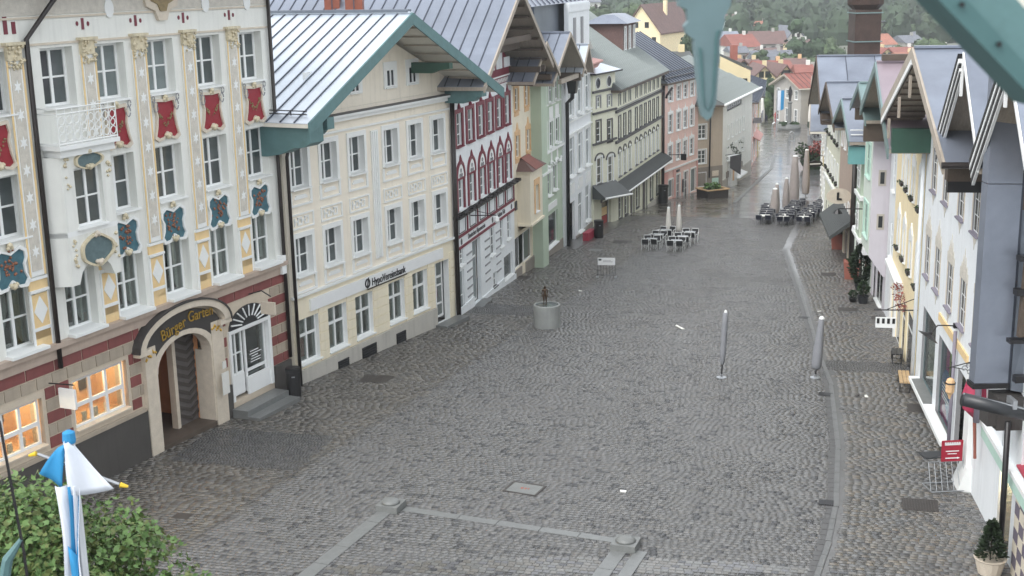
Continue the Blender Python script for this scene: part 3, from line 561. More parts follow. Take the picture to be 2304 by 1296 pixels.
# shallow rusticated courses on the ground floor: piers between the windows
piers=[(BX0,.12),(1.46,2.07),(3.43,4.04),(5.4,6.63),(7.97,8.63),(9.97,10.6),(12.0,BX1)]
_PC={}
for a,b in piers:
    for k in range(6):
        key=round(b-a,2)
        if key not in _PC: _PC[key]=MB().box(.01,-.035,.02,b-a-.01,.0,.36).mesh('rusticated_course','cream_base')
        B.put('rusticated_course',_PC[key],a,0,1.22+.385*k)
B.obj('plinth',MB().box(BX0,-.1,-.3,10.62,.01,1.2),'grey_plinth')
vt=[(2.85,.75,.35,.55),(4.8,1.08,.3,.68),(7.36,.76,.2,.7)]
for x,w,z,hh in vt:
    v=MB().box(x-w/2,-.13,z,x+w/2,-.1,z+hh)
    o=B.obj('cellar_vent',v,'black_iron'); s=MB()
    for k in range(6): s.box(x-w/2,-.15,z+.05+k*hh/6,x+w/2,-.13,z+.09+k*hh/6)
    B.obj('vent_slats',s,'dark_steel',o)
# roof
gable(B,-1.3,14.0,6.15,11.0,10.95,14.6,-2.0,14,'zinc_light','soffit_white','teal_paint',pw=.62,th=.14,bh=.42)
B.obj('ridge_board',MB().box(6.0,-1.9,14.66,6.3,12,14.78),'zinc_dark')
for x,z,s in ((.1,10.35,0),(12.15,10.45,1)):
    B.obj('purlin_bracket',MB().prism([(-.05,z),( -1.0,z+.0),(-1.25,z+.12),(-1.5,z+.1),(-1.7,z+.3),(-1.95,z+.32),(-1.95,z+.75),(-.05,z+.75)],x-.12,x+.32,ax='x'),'teal_paint')
for x in (9.35,): B.obj('purlin_bracket',MB().prism([(0,12.0),(-1.0,12.0),(-1.3,12.12),(-1.9,12.2),(-1.9,12.45),(0,12.45)],x-.1,x+.2,ax='x'),'green_paint')
B.obj('eave_box',MB().prism([(-1.95,10.3),(-1.7,10.15),(-1.2,10.1),(-.6,9.85),(0,9.75),(2,9.75),(2,10.95),(-1.95,10.95)],-1.15,-.3,ax='x'),'teal_paint')
sn=MB()
for y in (-1.0,.2,1.4): sn.tube([(-.9,y,11.25),(-.9,y,11.45)],.02,5)
for z in (11.3,11.42): sn.tube([(-.9,-1.7,z),(-.9,8,z)],.022,5)
B.obj('snow_guard',sn,'black_iron')
sf=MB()
for sg,xe,ze in ((-1,-1.2,10.85),(1,13.9,10.8)):
    for k in range(1,9):
        t=k/9; x=6.15+(xe-6.15)*t; z=14.45+(ze-14.45)*t; sf.box(x-.025,-1.95,z-.06,x+.025,0,z+.0)
B.obj('soffit_batten',sf,'grey_wood')
pipe(B,[(12.45,-.12,10.4),(12.45,-.12,.3)],.06,'pipe_dark'); pipe(B,[(-.1,-.35,10.3),(-.15,-.14,9.6),(-.15,-.14,.4)],.07,'pipe_dark')
PO[0]=.012
# --- 3. white and oxblood alpine-club house
E3=House('gabled_house','white house with oxblood window surrounds, arches and timber gable beside the bank',(-2.67,59.18),14.5,-.3)
EX0,EX1=-.05,11.5
lx=[1.3,3.2,5.1,6.85,8.65,10.35]; ew=.92
eo=[opening(x,8.25,ew,1.55) for x in lx]+[opening(x,5.25,ew,1.42) for x in lx]
lo_=[(1.15,.7,2.55,.8),(6.8,.9,1.85,1.45),(8.7,.75,1.9,1.42),(10.25,.8,2.0,1.38)]
eo+=[opening(a,b2,c2,d2) for a,c2,b2,d2 in [(a,w,z,hh) for a,w,z,hh in lo_]]+[(3.0,4.5,.05,3.3),(9.05,10.95,-.1,1.2),(6.75,7.45,.1,.85),(.6,1.5,-.2,2.3)]
wall(E3,EX0,EX1,-1.2,10.4,eo,'cool_white',rec=.1)
body(E3,EX0,EX1,-1.2,11.3,14,'cool_white')
wall(E3,EX0,EX1,10.4,11.2,[],'oxblood',name='gable_wall',gable=[(EX0,11.2),(EX1,11.2),(6.0,14.6)])
for x in np.linspace(1.0,10.5,7):
    hgt=3.0*(1-abs(x-6.0)/6.2); E3.obj('gable_infill',MB().box(x-.6,-.05,11.3,x+.55,0,11.3+max(.3,hgt-.3)),'cool_white')
for x in lx:
    o=win(E3,x,8.25,ew,1.55,2,3,rec=.09,sur='oxblood',sw=.3,sill='oxblood',sd=.14,fr=.06,topsur=-.1); MB().lathe([(.12,0),(.09,.1),(.05,.2),(.02,.36)],8,(0,-.05,1.75)).build('finial','oxblood',o)
    o=win(E3,x,5.25,ew,1.42,2,3,rec=.09,sur='oxblood',sw=.25,sill='frame_white',sd=.14,fr=.07,topsur=-.2)
    q=MB().ring(arc(0,1.5,.72,.82,180,0,14),arc(0,1.5,.56,.66,180,0,14),-.08,0); q.box(-.72,-.06,1.42,.72,0,1.52); q.build('arch_hood','oxblood',o); MB().prism(arc(0,1.52,.56,.66,0,180,12),-.04,0).build('tympanum','frame_white',o); MB().lathe([(.1,0),(.07,.1),(.02,.3)],8,(0,-.05,2.3)).build('finial','oxblood',o)
    t=MB()
    for a,b in ((-.14,1.62),(.14,1.62),(0,1.85)): t.tube([(a+.09*math.cos(s),-.06,b+.09*math.sin(s)) for s in np.linspace(0,6.28,9)],.02,5)
    t.build('trefoil','grey_trim',o)
fz=MB().box(EX0,-.06,10.42,EX1,0,10.5).box(EX0,-.06,10.85,EX1,0,10.92); E3.obj('frieze_band',fz,'frame_white')
g=random.Random(5); q=MB()
for k in range(70):
    x=EX0+.2+k*.16; q.box(x,-.04,10.55+.1*(k%2),x+.1,0,10.68+.1*(k%2)); 
E3.obj('frieze_pattern',q,'frame_white'); 
E3.obj('gallery_beam',MB().box(EX0,-.35,4.98,EX1+.4,0,5.12),'black_iron'); q=MB(); g=random.Random(8)
for k in range(260): leafy(q,g,(g.uniform(EX0+.3,EX1),-.3,5.12),.12,1,.09)
tag(E3.obj('gallery_greenery',q,'far_dark'),kind='stuff')
for k in range(6):
    x=1.4+k*1.83; E3.obj('framed_panel',MB().box(x-.55,-.03,4.1,x+.55,0,4.14).box(x-.55,-.03,4.9,x+.55,0,4.94).box(x-.55,-.03,4.14,x-.51,0,4.9).box(x+.51,-.03,4.14,x+.55,0,4.9),'dark_trim'); E3.obj('timber_post',MB().box(x+.78,-.05,4.05,x+.94,0,5.0),'oxblood')
band(E3,EX0,EX1,3.93,4.06,'oxblood',.06,'timber_band'); band(E3,EX0,EX1,3.38,3.5,'oxblood',.06,'timber_band')
text('club_lettering','Deutscher Alpenverein',.36,E3.root,(2.3,-.02,3.6-E3.zb),(R(90),0,0),'dark_trim',.008,sx=.92); text('club_lettering','Sektion Tölz',.36,E3.root,(7.9,-.02,3.6-E3.zb),(R(90),0,0),'dark_trim',.008,sx=.85)
for x in (1.2,6.9,10.9): E3.obj('painted_emblem',MB().prism([(x-.1,3.55),(x+.1,3.55),(x+.12,3.75),(x,3.85),(x-.12,3.75)],-.02,0),'dark_trim')
for a,w,z,hh in lo_: win(E3,a,z,w,hh,2,3,rec=.09,fr=.05,sill='white_trim')
o=win(E3,3.75,.05,1.5,3.25,2,2,rec=.25,gm='glass_pale',split=.72,fr=.1,sill=None,name='door'); o=win(E3,10.0,-.1,1.9,1.3,1,1,rec=.1,gm='glass',sill='white_trim',fr=.06,name='shop_window'); win(E3,7.1,.1,.7,.75,2,2,rec=.08,sill='dark_trim'); win(E3,1.05,-.2,.9,2.5,1,2,rec=.09,gm='glass_pale',sill=None,name='door')
_g=MB().box(0,-.03,.02,.94,0,.1).mesh('rustic_groove','grey_trim')
for x in (2.0,5.3,5.3,7.5):
    for k in range(6): E3.put('rustic_groove',_g,x,0,.7+k*.42)
for q_ in ((EX0,3.,.55),(4.5,8.98,.1),(9,EX1,-.2)): E3.obj('plinth',MB().box(q_[0],-.06,-1.2,q_[1],0,q_[2]),'cool_white')
E3.obj('doorstep',MB().box(2.8,-.5,-.7,4.7,0,.05),'granite')
gable(E3,-1.0,13.2,6.3,11.2,11.25,15.4,-1.9,14,'zinc','grey_wood','grey_wood',pw=.62,th=.16,bh=.25)
for x in (1.0,12.3,11.2): E3.obj('purlin_bracket',MB().box(x-.15,-1.7,10.95,x+.15,0,11.25),'brown_wood')
E3.obj('collar_beam',MB().box(2.8,-1.6,12.75,9.6,-1.4,13.05),'brown_wood'); E3.obj('gable_boarding',MB().box(2.5,-.9,12.3,9.8,-.8,12.6),'brown_wood')
sf=MB()
for k in range(1,7):
    for sg in (-1,1): t=k/7.; x=6.3+sg*6.9*t; z=15.2-4.15*t; sf.box(x-.12,-1.8,z-.14,x+.12,0,z-.02)
E3.obj('rafter',sf,'brown_wood')
pipe(E3,[(.0,-.15,11.0),(.05,-.15,-.3)],.08,'pipe_dark')
E3.obj('projecting_sign_arm',MB().tube([(2.9,0,4.65),(2.9,-1.3,4.7)],.025,6).tube([(2.9,-.2,4.9),(2.9,-1.25,4.7)],.015,5),'black_iron')
E3.obj('wall_lantern',MB().lathe([(.05,0),(.16,.12),(.12,.3),(.03,.36)],8,(2.9,-1.3,4.3)),'sign_white')
# --- 4. narrow cream house with the little tiled bay
F=House('narrow_cream_house','narrow cream house with orange painted window frames and a red tiled bay roof',(.1,70.0),15,-.7)
wall(F,.05,4.7,-1.5,10.7,[opening(1.35,8.75,.8,1.28),opening(3.65,8.78,.8,1.2),opening(1.4,6.15,.8,1.22),opening(3.85,6.2,.8,1.22),(.25,4.45,-.1,1.72)],'pale_yellow',rec=.08)
body(F,.05,4.7,-1.5,10.7,12,'pale_yellow')
for x,z in ((1.35,8.75),(3.65,8.78),(1.4,6.15),(3.85,6.2)):
    o=win(F,x,z,.8,1.24,2,3,rec=.08,sur='orange_paint',sw=.16,topsur=.1,fr=.06,sill='orange_paint'); MB().prism([(-.4,1.45),(.4,1.45),(.2,1.62),(.08,1.85),(0,1.95),(-.08,1.85),(-.2,1.62)],-.04,0).box(-.5,-.03,-.3,.5,0,-.07).build('painted_crown','orange_paint',o)
bw=wall(F,1.2,4.1,2.4,5.4,[opening(2.7,2.9,.8,1.55)],'pale_yellow',y=-.75,rec=.12,name='bay_wall'); F.obj('bay_side',MB().quad((1.2,-.75,2.4),(1.2,-.75,5.4),(1.2,0,5.4),(1.2,0,2.4)).quad((4.1,-.75,2.4),(4.1,0,2.4),(4.1,0,5.4),(4.1,-.75,5.4)).quad((1.2,-.75,2.4),(1.2,0,2.0),(4.1,0,2.0),(4.1,-.75,2.4)),'pale_yellow'); F.obj('bay_trim',MB().box(1.1,-.85,2.3,4.2,0,2.42).box(1.1,-.85,5.3,4.2,0,5.42),'pale_yellow')
win(F,2.7,2.9,.8,1.55,2,3,rec=.12,y=-.75,sur='orange_paint',sw=.2,topsur=.15)
F.obj('bay_roof',MB().hexa([(1.0,-.98,5.42),(4.3,-.98,5.42),(4.3,0,5.42),(1.0,0,5.42)],[(1.9,-.1,6.05),(3.4,-.1,6.05),(3.4,0,6.05),(1.9,0,6.05)]),'tile_brown')
_t=MB().hexa([(0,-.02,0),(.2,-.02,0),(.2,.02,0),(0,.02,0)],[(0,.83,.62),(.2,.83,.62),(.2,.87,.62),(0,.87,.62)]).mesh('tile_row','tile_red')
for k in range(8): F.put('tile_row',_t,1.75+k*.22,-.96,5.46)
o=win(F,1.0,-.1,1.4,1.78,1,1,rec=.12,gm='glass',sill=None,fr=.07,name='shop_window'); o=win(F,2.2,-.1,.9,1.78,1,1,rec=.4,gm='glass_dark',sill=None,fr=.07,name='door'); o=win(F,3.6,-.1,1.6,1.78,1,1,rec=.12,gm='glass',sill=None,fr=.08,name='shop_window')
F.obj('plinth',MB().box(2.7,-.08,-1.6,4.75,0,-.1),'dark_base'); F.obj('plinth',MB().box(.2,-.08,-1.6,1.7,0,-.1),'dark_base'); F.obj('wall_plaque',MB().box(.55,-.06,3.3,.95,0,3.8),'dark_trim')
gable(F,-.8,5.6,2.4,10.5,10.5,12.4,-1.5,12,'zinc','grey_wood','grey_wood',pw=.6,th=.16,bh=.2); F.obj('gable_wall',MB().quad((.05,0,10.7),(4.7,0,10.7),(2.4,0,12.2)),'brown_wood'); F.obj('purlin_bracket',MB().box(4.2,-1.3,10.2,4.6,0,10.5),'brown_wood'); F.obj('purlin_bracket',MB().box(.3,-1.3,10.2,.6,0,10.5),'brown_wood')
# --- 5. sage green house
G5=House('sage_house','sage green house with white window panels, garland over the first floor and large shop window',(1.25,74.6),15,-1.1)
wall(G5,-.1,8.3,-2,10.2,[opening(3.5,8.35,1.0,1.5),opening(5.3,8.35,1.0,1.5),opening(6.95,8.38,1.0,1.5),opening(3.5,5.55,1.05,1.65),opening(5.3,5.6,1.05,1.6),opening(7.0,5.7,1.05,1.55),opening(2.65,2.7,1.0,1.58),opening(4.45,2.7,1.0,1.6),opening(6.1,2.8,1.0,1.55),(2.2,6.9,-.65,1.45)],'sage_plaster',rec=.08)
body(G5,-.1,8.3,-2,10.2,12,'sage_plaster',y=0)
G5.obj('corner_pier',MB().box(-.12,-.7,-2,1.3,0.0,10.2),'sage_plaster')
for x,z,w,hh in ((3.5,8.35,1.,1.5),(5.3,8.35,1.,1.5),(6.95,8.38,1.,1.5),(3.5,5.55,1.05,1.65),(5.3,5.6,1.05,1.6),(7.,5.7,1.05,1.55),(2.65,2.7,1.,1.58),(4.45,2.7,1.,1.6),(6.1,2.8,1.,1.55)): win(G5,x,z,w,hh,2,2,rec=.08,sur='white_trim',sw=.14,fr=.08,sd=.2)
for x in (3.5,5.3,6.95): G5.obj('white_panel',MB().box(x-.5,-.03,7.35,x+.5,0,8.1),'white_trim'); G5.obj('painted_oval',MB().prism(arc(x,5.0,.2,.36,0,360,14)[:-1],-.03,0),'white_trim')
q=MB(); g=random.Random(2)
for k in range(26): r=g.uniform(.07,.15); q.lathe([(.01,-r),(r,0),(.01,r)],6,(2.2+k*.22,-.12+g.uniform(-.05,.05),4.62-.12*math.sin(k*.9)))
G5.obj('stucco_garland',q,'white_trim'); band(G5,-.1,2.4,4.55,4.7,'white_trim',.74); band(G5,2.3,8.3,5.4,5.52,'white_trim',.22,'sill_course')
G5.obj('shop_sign',MB().box(3.6,-.06,1.75,6.5,0,2.15),'white_trim'); win(G5,2.75,-.65,1.1,2.1,1,1,rec=.5,gm='glass_dark',sill=None,fr=.06,name='door'); win(G5,5.15,-.65,3.45,2.1,1,1,rec=.12,gm='glass',sill='white_trim',fr=.09,name='shop_window')
G5.obj('plinth',MB().box(3.4,-.06,-2,8.2,0,-.7),'dark_base')
gable(G5,-.6,8.9,4.2,10.0,10.0,12.6,-1.5,12,'zinc','grey_wood','grey_wood',pw=.62,th=.16,bh=.2); G5.obj('gable_wall',MB().quad((-.1,0,10.2),(8.3,0,10.2),(4.2,0,12.4)),'brown_wood'); G5.obj('eave_beam',MB().box(2.6,-1.3,9.7,8.2,-1.1,9.95),'grey_wood'); G5.obj('purlin_bracket',MB().box(7.6,-1.4,9.5,8.0,0,10.0),'brown_wood')
# --- 6. white house with black downpipe
H6=House('white_stucco_house','tall white stucco house with black downpipe and rose tinted cornice beside the sage house',(3.6,82.97),15,-1.6)
hx=[2.0,4.7,7.3]
wall(H6,-.3,9.3,-2.8,9.6,[opening(x,6.9,1.5,2.35) for x in hx]+[opening(x,2.95,1.5,2.6) for x in hx]+[(1.3,2.9,-1.9,1.2),(4.1,5.4,-1.3,1.4),(6.6,7.9,-1.0,1.5)],'cool_white',rec=.08)
body(H6,-.3,9.3,-2.8,9.6,12,'cool_white')
for x in hx:
    for z,hh in ((6.9,2.35),(2.95,2.6)):
        o=win(H6,x,z,1.5,hh,2,2,rec=.08,split=.68,sur='white_trim',sw=.14,fr=.1,sd=.25,gm='glass_pale'); 
    H6.obj('stucco_panel',MB().box(x-.8,-.06,1.75,x+.8,0,2.0).box(x-.6,-.09,1.95,x+.6,0,2.5),'white_trim')
band(H6,.4,8.9,5.75,5.85,'white_trim',.12); band(H6,.4,8.9,6.55,6.65,'white_trim',.12)
win(H6,2.1,-1.9,1.6,3.1,1,1,rec=.4,gm='grey_wall',sill=None,name='door'); win(H6,4.75,-1.3,1.3,2.7,2,2,rec=.08,split=.7,gm='glass_pale',sd=.2); win(H6,7.25,-1.,1.3,2.5,2,2,rec=.08,split=.7,gm='glass_pale',sd=.2)
H6.obj('cornice',MB().prism([(0,9.5),(-.35,9.6),(-.5,9.85),(-.75,10.0),(-.75,10.1),(0,10.25)],-.4,9.5,ax='x'),'rose_base')
H6.obj('attic_wall',MB().box(2.5,.2,10.0,9.3,.5,14.2).box(2.5,.14,13.6,9.3,.2,14.1),'cool_white'); 
for x in (4.2,6.6): H6.obj('attic_niche',MB().box(x-.3,.12,10.6,x+.3,.2,13.2),'grey_trim')
H6.obj('plinth',MB().box(3.2,-.12,-2.9,9.3,0,-1.35),'dark_base'); H6.obj('doorstep',MB().box(1.0,-1.1,-2.6,3.2,0,-2.0),'granite')
pipe(H6,[(.2,-.55,8.9),(.2,-.5,8.3),(-.05,-.2,8.0),(-.05,-.2,-1.6)],.13,'black_iron'); H6.obj('rainwater_hopper',MB().hexa([(-.1,-.75,8.6),(.5,-.75,8.6),(.5,-.3,8.6),(-.1,-.3,8.6)],[(-.2,-.85,9.4),(.6,-.85,9.4),(.6,-.2,9.4),(-.2,-.2,9.4)]),'black_iron')
gable(H6,-1.0,2.4,1.0,9.9,9.9,11.6,-1.4,2,'zinc_light','grey_wood','grey_wood',pw=.6,th=.16,bh=.2)
H6.obj('roof_block',MB().box(-4,.9,9.6,9.3,9,14.2),'zinc_dark')
hr=MB().hexa([(-9,.4,14.2),(9.8,.4,14.2),(9.8,11,14.2),(-9,11,14.2)],[(-4,5,18.6),(5.5,5,18.6),(5.5,6.5,18.6),(-4,6.5,18.6)])
rf=H6.obj('roof',hr,'zinc')
sm=MB()
for k in range(14): x=-8+k*1.25; xt=-4+9.5*k/13.; sm.tube([(x,.42,14.25),(xt,5,18.65)],.05,4)
for k in range(16): y=.6+k*.64; sm.tube([(9.82,y,14.25),(5.52,5+1.5*k/15,18.65)],.05,4)
H6.obj('roof_seam',sm,'seam',rf); H6.obj('roof_vent',MB().box(1.0,2.6,17.0,2.4,3.6,17.7),'black_iron')
# --- 7. ivory corner house with turret
def eaveroof(h,x0,x1,ze,zr,y0,yr,mt,ms='brown_wood',pw=.8,seam='shingle_edge',hipl=0.,hipr=0.,rows=None,name='roof'):
    """roof with its ridge along the street: front slope in panels, back slope plain, optional hips"""
    b=MB().hexa([(x0,y0,ze-.18),(x1,y0,ze-.18),(x1,2*yr-y0,ze-.18),(x0,2*yr-y0,ze-.18)],[(x0,y0,ze),(x1,y0,ze),(x1,2*yr-y0,ze),(x0,2*yr-y0,ze)])
    b.mat(1).hexa([(x0,y0,ze),(x1,y0,ze),(x1,2*yr-y0,ze),(x0,2*yr-y0,ze)],[(x0+hipl,yr-.05,zr),(x1-hipr,yr-.05,zr),(x1-hipr,yr+.05,zr),(x0+hipl,yr+.05,zr)])
    o=h.obj(name,b,[ms,mt])
    if seam:
        n=max(2,round((x1-x0)/pw))
        for i in range(n+1):
            t=i/n; xa=x0+(x1-x0)*t; xb=xa
            tt=1.
            if hipl and xa<x0+hipl: tt=(xa-x0)/hipl
            if hipr and xa>x1-hipr: tt=min(tt,(x1-xa)/hipr)
            if tt<.08: continue
            me=MB().tube([(0,y0,ze+.05),(0,y0+(yr-y0)*tt,ze+(zr-ze)*tt+.05)],.045,4)
            link('roof_seam',me.mesh('roof_seam',seam,dz=-h.zb),o,(xa,0,0))
    return o
C=House('turret_house','ivory corner house with dark moulded bands, arched windows, tiled canopy and a little round-windowed turret',(7.87,94.87),17.56,-2.0)
CL=18.0
wx=[1.35,3.1,4.9,7.35,9.1,10.85,12.6,14.35,16.1]
co=[opening(x,6.5,.62,.78) for x in wx]+[opening(x,4.0,.8,1.65) for x in wx]+[opening(x,1.15,.8,1.85) for x in wx]
gx=[(1.6,1.05,1.9),(3.7,1.05,1.9),(5.9,1.2,2.6),(7.9,1.1,1.95),(10.8,1.5,3.1),(13.6,1.1,2.1),(16.4,1.1,2.0)]
wall(C,0,CL,-4.2,7.7,co+[(x-w/2,x+w/2,-.2-h_-.03*x,-.3) for x,w,h_ in gx],'ivory_plaster',rec=.07)
body(C,0,CL,-4.2,7.7,11,'ivory_plaster')
for x in wx:
    win(C,x,6.5,.62,.78,2,2,rec=.07,sur='grey_trim',sw=.07,fr=.05,sill=None)
    win(C,x,4.0,.8,1.65,2,3,rec=.07,sur='dark_trim',sw=.09,sill='dark_trim',fr=.07,sd=.14)
    o=win(C,x,1.15,.8,1.85,2,3,rec=.07,sur='frame_white',sw=.1,sill='dark_trim',fr=.07,sd=.14); MB().ring(arc(0,1.75,.58,.5,180,0,10),arc(0,1.75,.5,.42,180,0,10),-.07,0).build('hood_mould','dark_trim',o)
for x,w,h_ in gx:
    zb=-.2-h_-.03*x; dr=h_>2.3
    win(C,x,zb,w,-.3-zb,2 if not dr else 1,3 if not dr else 1,rec=.09,gm='door_grey' if dr else 'glass',sill=None if dr else 'dark_trim',fr=.08,name='door' if dr else 'window',sur='dark_trim',sw=.08)
    C.obj('arch_mould',MB().ring(arc(x,-.35,w/2+.22,.42,180,0,10),arc(x,-.35,w/2+.1,.3,180,0,10),-.08,0),'dark_trim')
for z,m,t in ((6.0,'dark_trim',.18),(3.75,'dark_trim',.2)): band(C,-.05,CL,z,z+t,m,.14)
band(C,-.05,CL,6.24,6.3,'grey_trim',.06); band(C,-.05,CL,7.5,7.7,'dark_trim',.3)
can=MB().hexa([(.2,-.85,.1),(CL+.3,-.85,-.05),(CL+.3,0,-.05),(.2,0,-.05)],[(.2,-.85,.2),(CL+.3,-.85,.05),(CL+.3,0,.75),(.2,0,.75)]); cn=C.obj('canopy',can,'shingle_dark'); C.obj('canopy_gutter',MB().tube([(.2,-.9,.14),(CL+.3,-.9,-.01)],.07,8),'white_trim')
_m=MB().hexa([(0,-.87,.15),(.16,-.87,.15),(.16,0,.76),(0,0,.76)],[(0,-.87,.26),(.16,-.87,.26),(.16,0,.84),(0,0,.84)]).mesh('tile_row','shingle_dark')
for k in range(60): C.put('tile_row',_m,.3+k*.305,0,-.07*k/60)
C.obj('plinth',MB().box(0,-.08,-4.4,5.2,0,-2.35),'grey_plinth'); C.obj('plinth',MB().box(11.8,-.08,-4.6,CL,0,-2.9),'grey_plinth')
eaveroof(C,-.8,CL+.2,7.75,13.2,-.6,7,'shingle_dark',pw=.5,hipl=3.5)
dm=MB().box(12.5,2.2,9.6,17.2,5,12.0); D1_=C.obj('dormer',dm,'tile_brown')
for x in (13.2,14.9,16.6): win(C,x,9.8,.7,1.9,2,3,rec=.0,y=2.16,fr=.1,sill=None,sur='frame_white',sw=.06)
C.obj('dormer_roof',MB().hexa([(12.0,1.7,12.0),(17.7,1.7,12.0),(17.7,5.5,12.0),(12.0,5.5,12.0)],[(12.8,3,12.7),(17.0,3,12.7),(17,4,12.7),(12.8,4,12.7)]),'zinc')
gb=MB().prism([(-.2,8.0),(9.5,8.0),(-.2,13.9)],3.0,3.35); C.obj('fire_wall',gb,'far_grey')
pipe(C,[(CL-.05,-.18,7.4),(CL-.05,-.18,-3.7)],.12,'pipe_dark')
# turret on the near side of the house
TZ=[7.9,6.4,4.3]
TU=House('turret','ivory polygonal stair turret with two round windows and small pointed metal roof',(6.03,91.35),27.52,-1.7,cat='turret') if False else None
tf=math.atan2(94.87-91.35,7.87-6.03)
TR=House.__new__(House); TR.zb=-2.0; TR.sg=1; TR.side='L'
TR.root=link('turret',None,C.root); TR.root.matrix_world=Matrix.Identity(4)
_loc=Vector((6.03,91.35,-2.0)); _rt=R(90-27.52)
_l=Matrix.Rotation(-C.rz,4,'Z')@(_loc-Vector((7.87,94.87,-2.0))); TR.root.location=_l; TR.root.rotation_euler=(0,0,_rt-C.rz)
TWD=3.97
tw=wall(TR,-.1,TWD,-4,9.2,[opening(.85,6.72,.72,.8),opening(2.85,6.65,.72,.78),opening(.85,4.25,.82,1.55),opening(2.9,4.05,.82,1.6),opening(.95,1.25,.95,1.9),opening(3.0,1.05,.95,1.95),(1.35,3.15,-2.2,-.15)],'ivory_plaster',rec=.18)
body(TR,-.1,TWD,-4,9.2,3,'ivory_plaster')
for x,z,w,hh in ((.85,6.72,.72,.8),(2.85,6.65,.72,.78)): win(TR,x,z,w,hh,2,2,rec=.07,sur='grey_trim',sw=.1,sill=None,fr=.08)
for x,z,w,hh in ((.85,4.25,.82,1.55),(2.9,4.05,.82,1.6)): win(TR,x,z,w,hh,1,3,rec=.07,sur='dark_trim',sw=.1,sill='dark_trim',fr=.09)
for x,z,w,hh in ((.95,1.25,.95,1.9),(3.0,1.05,.95,1.95)):
    o=win(TR,x,z,w,hh,1,3,rec=.07,sur='frame_white',sw=.14,sill='dark_trim',fr=.1); MB().ring(arc(0,1.75,.85,.5,180,0,12),arc(0,1.75,.75,.42,180,0,12),-.08,0).build('hood_mould','dark_trim',o)
for x in (.75,2.75):
    o=TR.obj('round_window',MB().ring(arc(x,8.45,.36,.36,0,360,18),arc(x,8.45,.25,.25,0,360,18),-.06,.0),'dark_trim'); TR.obj('round_pane',MB().prism(arc(x,8.45,.26,.26,0,360,16)[:-1],-.03,0),'glass_dark',o); TR.obj('round_rim',MB().ring(arc(x,8.45,.44,.44,0,360,18),arc(x,8.45,.36,.36,0,360,18),-.04,.0),'frame_white',o)
for z,t in ((7.8,.16),(6.3,.14),(4.12,.14)): band(TR,-.2,TWD+.1,z,z+t,'dark_trim',.12)
TR.obj('canopy',MB().hexa([(-.3,-1.0,.3),(TWD,-1.3,.0),(TWD,0,.0),(-.3,0,.3)],[(-.3,-1.0,.45),(TWD,-1.3,.15),(TWD,0,1.1),(-.3,0,1.3)]),'shingle_dark'); TR.obj('canopy_gutter',MB().tube([(-.3,-1.05,.4),(TWD,-1.35,.1)],.08,8),'white_trim')
o=win(TR,2.25,-2.2,1.7,2.05,1,1,rec=.2,gm='glass_dark',fr=.12,sill=None,name='door'); MB().box(-.5,.2,.9,.55,.22,1.5).build('door_poster','ochre_paint',o); MB().box(-.5,.2,.3,.55,.22,.85).build('door_poster','poster_red',o); TR.obj('arch_mould',MB().ring(arc(2.25,-.2,1.1,.7,180,0,12),arc(2.25,-.2,.9,.55,180,0,12),-.08,0),'dark_trim')
TR.obj('turret_roof',MB().hexa([(-.5,-.4,9.2),(TWD+.3,-.4,9.2),(TWD+.3,3.4,9.2),(-.5,3.4,9.2)],[(1.4,1.2,10.0),(2.2,1.2,10.0),(2.2,1.9,10.0),(1.4,1.9,10.0)]),'zinc_light'); TR.obj('finial',MB().lathe([(.06,0),(.1,.2),(.04,.3),(.08,.5),(.01,.9)],8,(1.8,1.5,10.0)),'black_iron'); TR.obj('roof_edge',MB().box(-.55,-.45,9.1,TWD+.35,3.4,9.21),'black_iron')
# --- 8. pink house
P8=House('pink_house','pale pink house with small white framed windows and two shop doors',(13.5,112.3),28,-4.2)
px=[1.65,3.7,5.4,7.15]
wall(P8,.15,8.9,-5.2,6.6,[opening(x,4.95,1.0,1.25) for x in px]+[opening(x,2.2,1.05,1.65) for x in px]+[opening(x,-.45,1.05,1.55) for x in px]+[(3.2,4.2,-4.2,-1.8),(5.2,6.2,-4.2,-1.8),(7.0,8.4,-4.0,-1.7),(1.2,2.4,-3.6,-2.0)],'pink_plaster',rec=.07)
body(P8,.15,8.9,-5.2,6.6,10,'pink_plaster')
for x in px:
    for z,hh in ((4.95,1.25),(2.2,1.65),(-.45,1.55)):
        o=win(P8,x,z,.95,hh,2,3,rec=.07,sur='white_trim',sw=.18,fr=.1,sill='white_trim',topsur=.06)
        if z<4: MB().prism([(-.25,hh+.25),(.25,hh+.25),(.06,hh+.4),(0,hh+.7),(-.06,hh+.4)],-.03,0).build('painted_crown','white_trim',o)
band(P8,.15,8.9,-1.15,-1.0,'white_trim',.1,'string_course'); P8.obj('shop_front',MB().box(.15,-.05,-3.5,1.2,0,-1.2).box(2.4,-.05,-4.3,3.1,0,-1.2).box(8.45,-.05,-4.3,8.9,0,-1.2),'rose_base')
for x,w,z,n in ((3.7,1.,-4.2,'door'),(5.7,1.,-4.2,'door'),(7.7,1.4,-4.,'shop_window'),(1.8,1.2,-3.6,'shop_window')): win(P8,x,z,w,-1.8-z-(.2 if x==1.8 else 0),2 if n=='door' else 1,3 if n=='door' else 1,rec=.07,sur='white_trim',sw=.12,fr=.08,sill=None,gm='glass_dark' if n=='door' else 'glass_pale',name=n)
P8.obj('plinth',MB().box(.1,-.1,-5.4,3,0,-3.9).box(6.4,-.1,-5.6,8.95,0,-4.1),'stone_trim'); P8.obj('projecting_sign',MB().tube([(1.2,0,.3),(1.2,-1.6,.4)],.03,5).box(1.15,-1.7,-.1,1.25,-1.2,.45),'black_iron'); P8.obj('shop_sign',MB().box(3.3,-.08,-1.55,4.0,0,-1.35).box(4.75,-.1,-3.6,5.0,-.02,-2.4),'dark_trim')
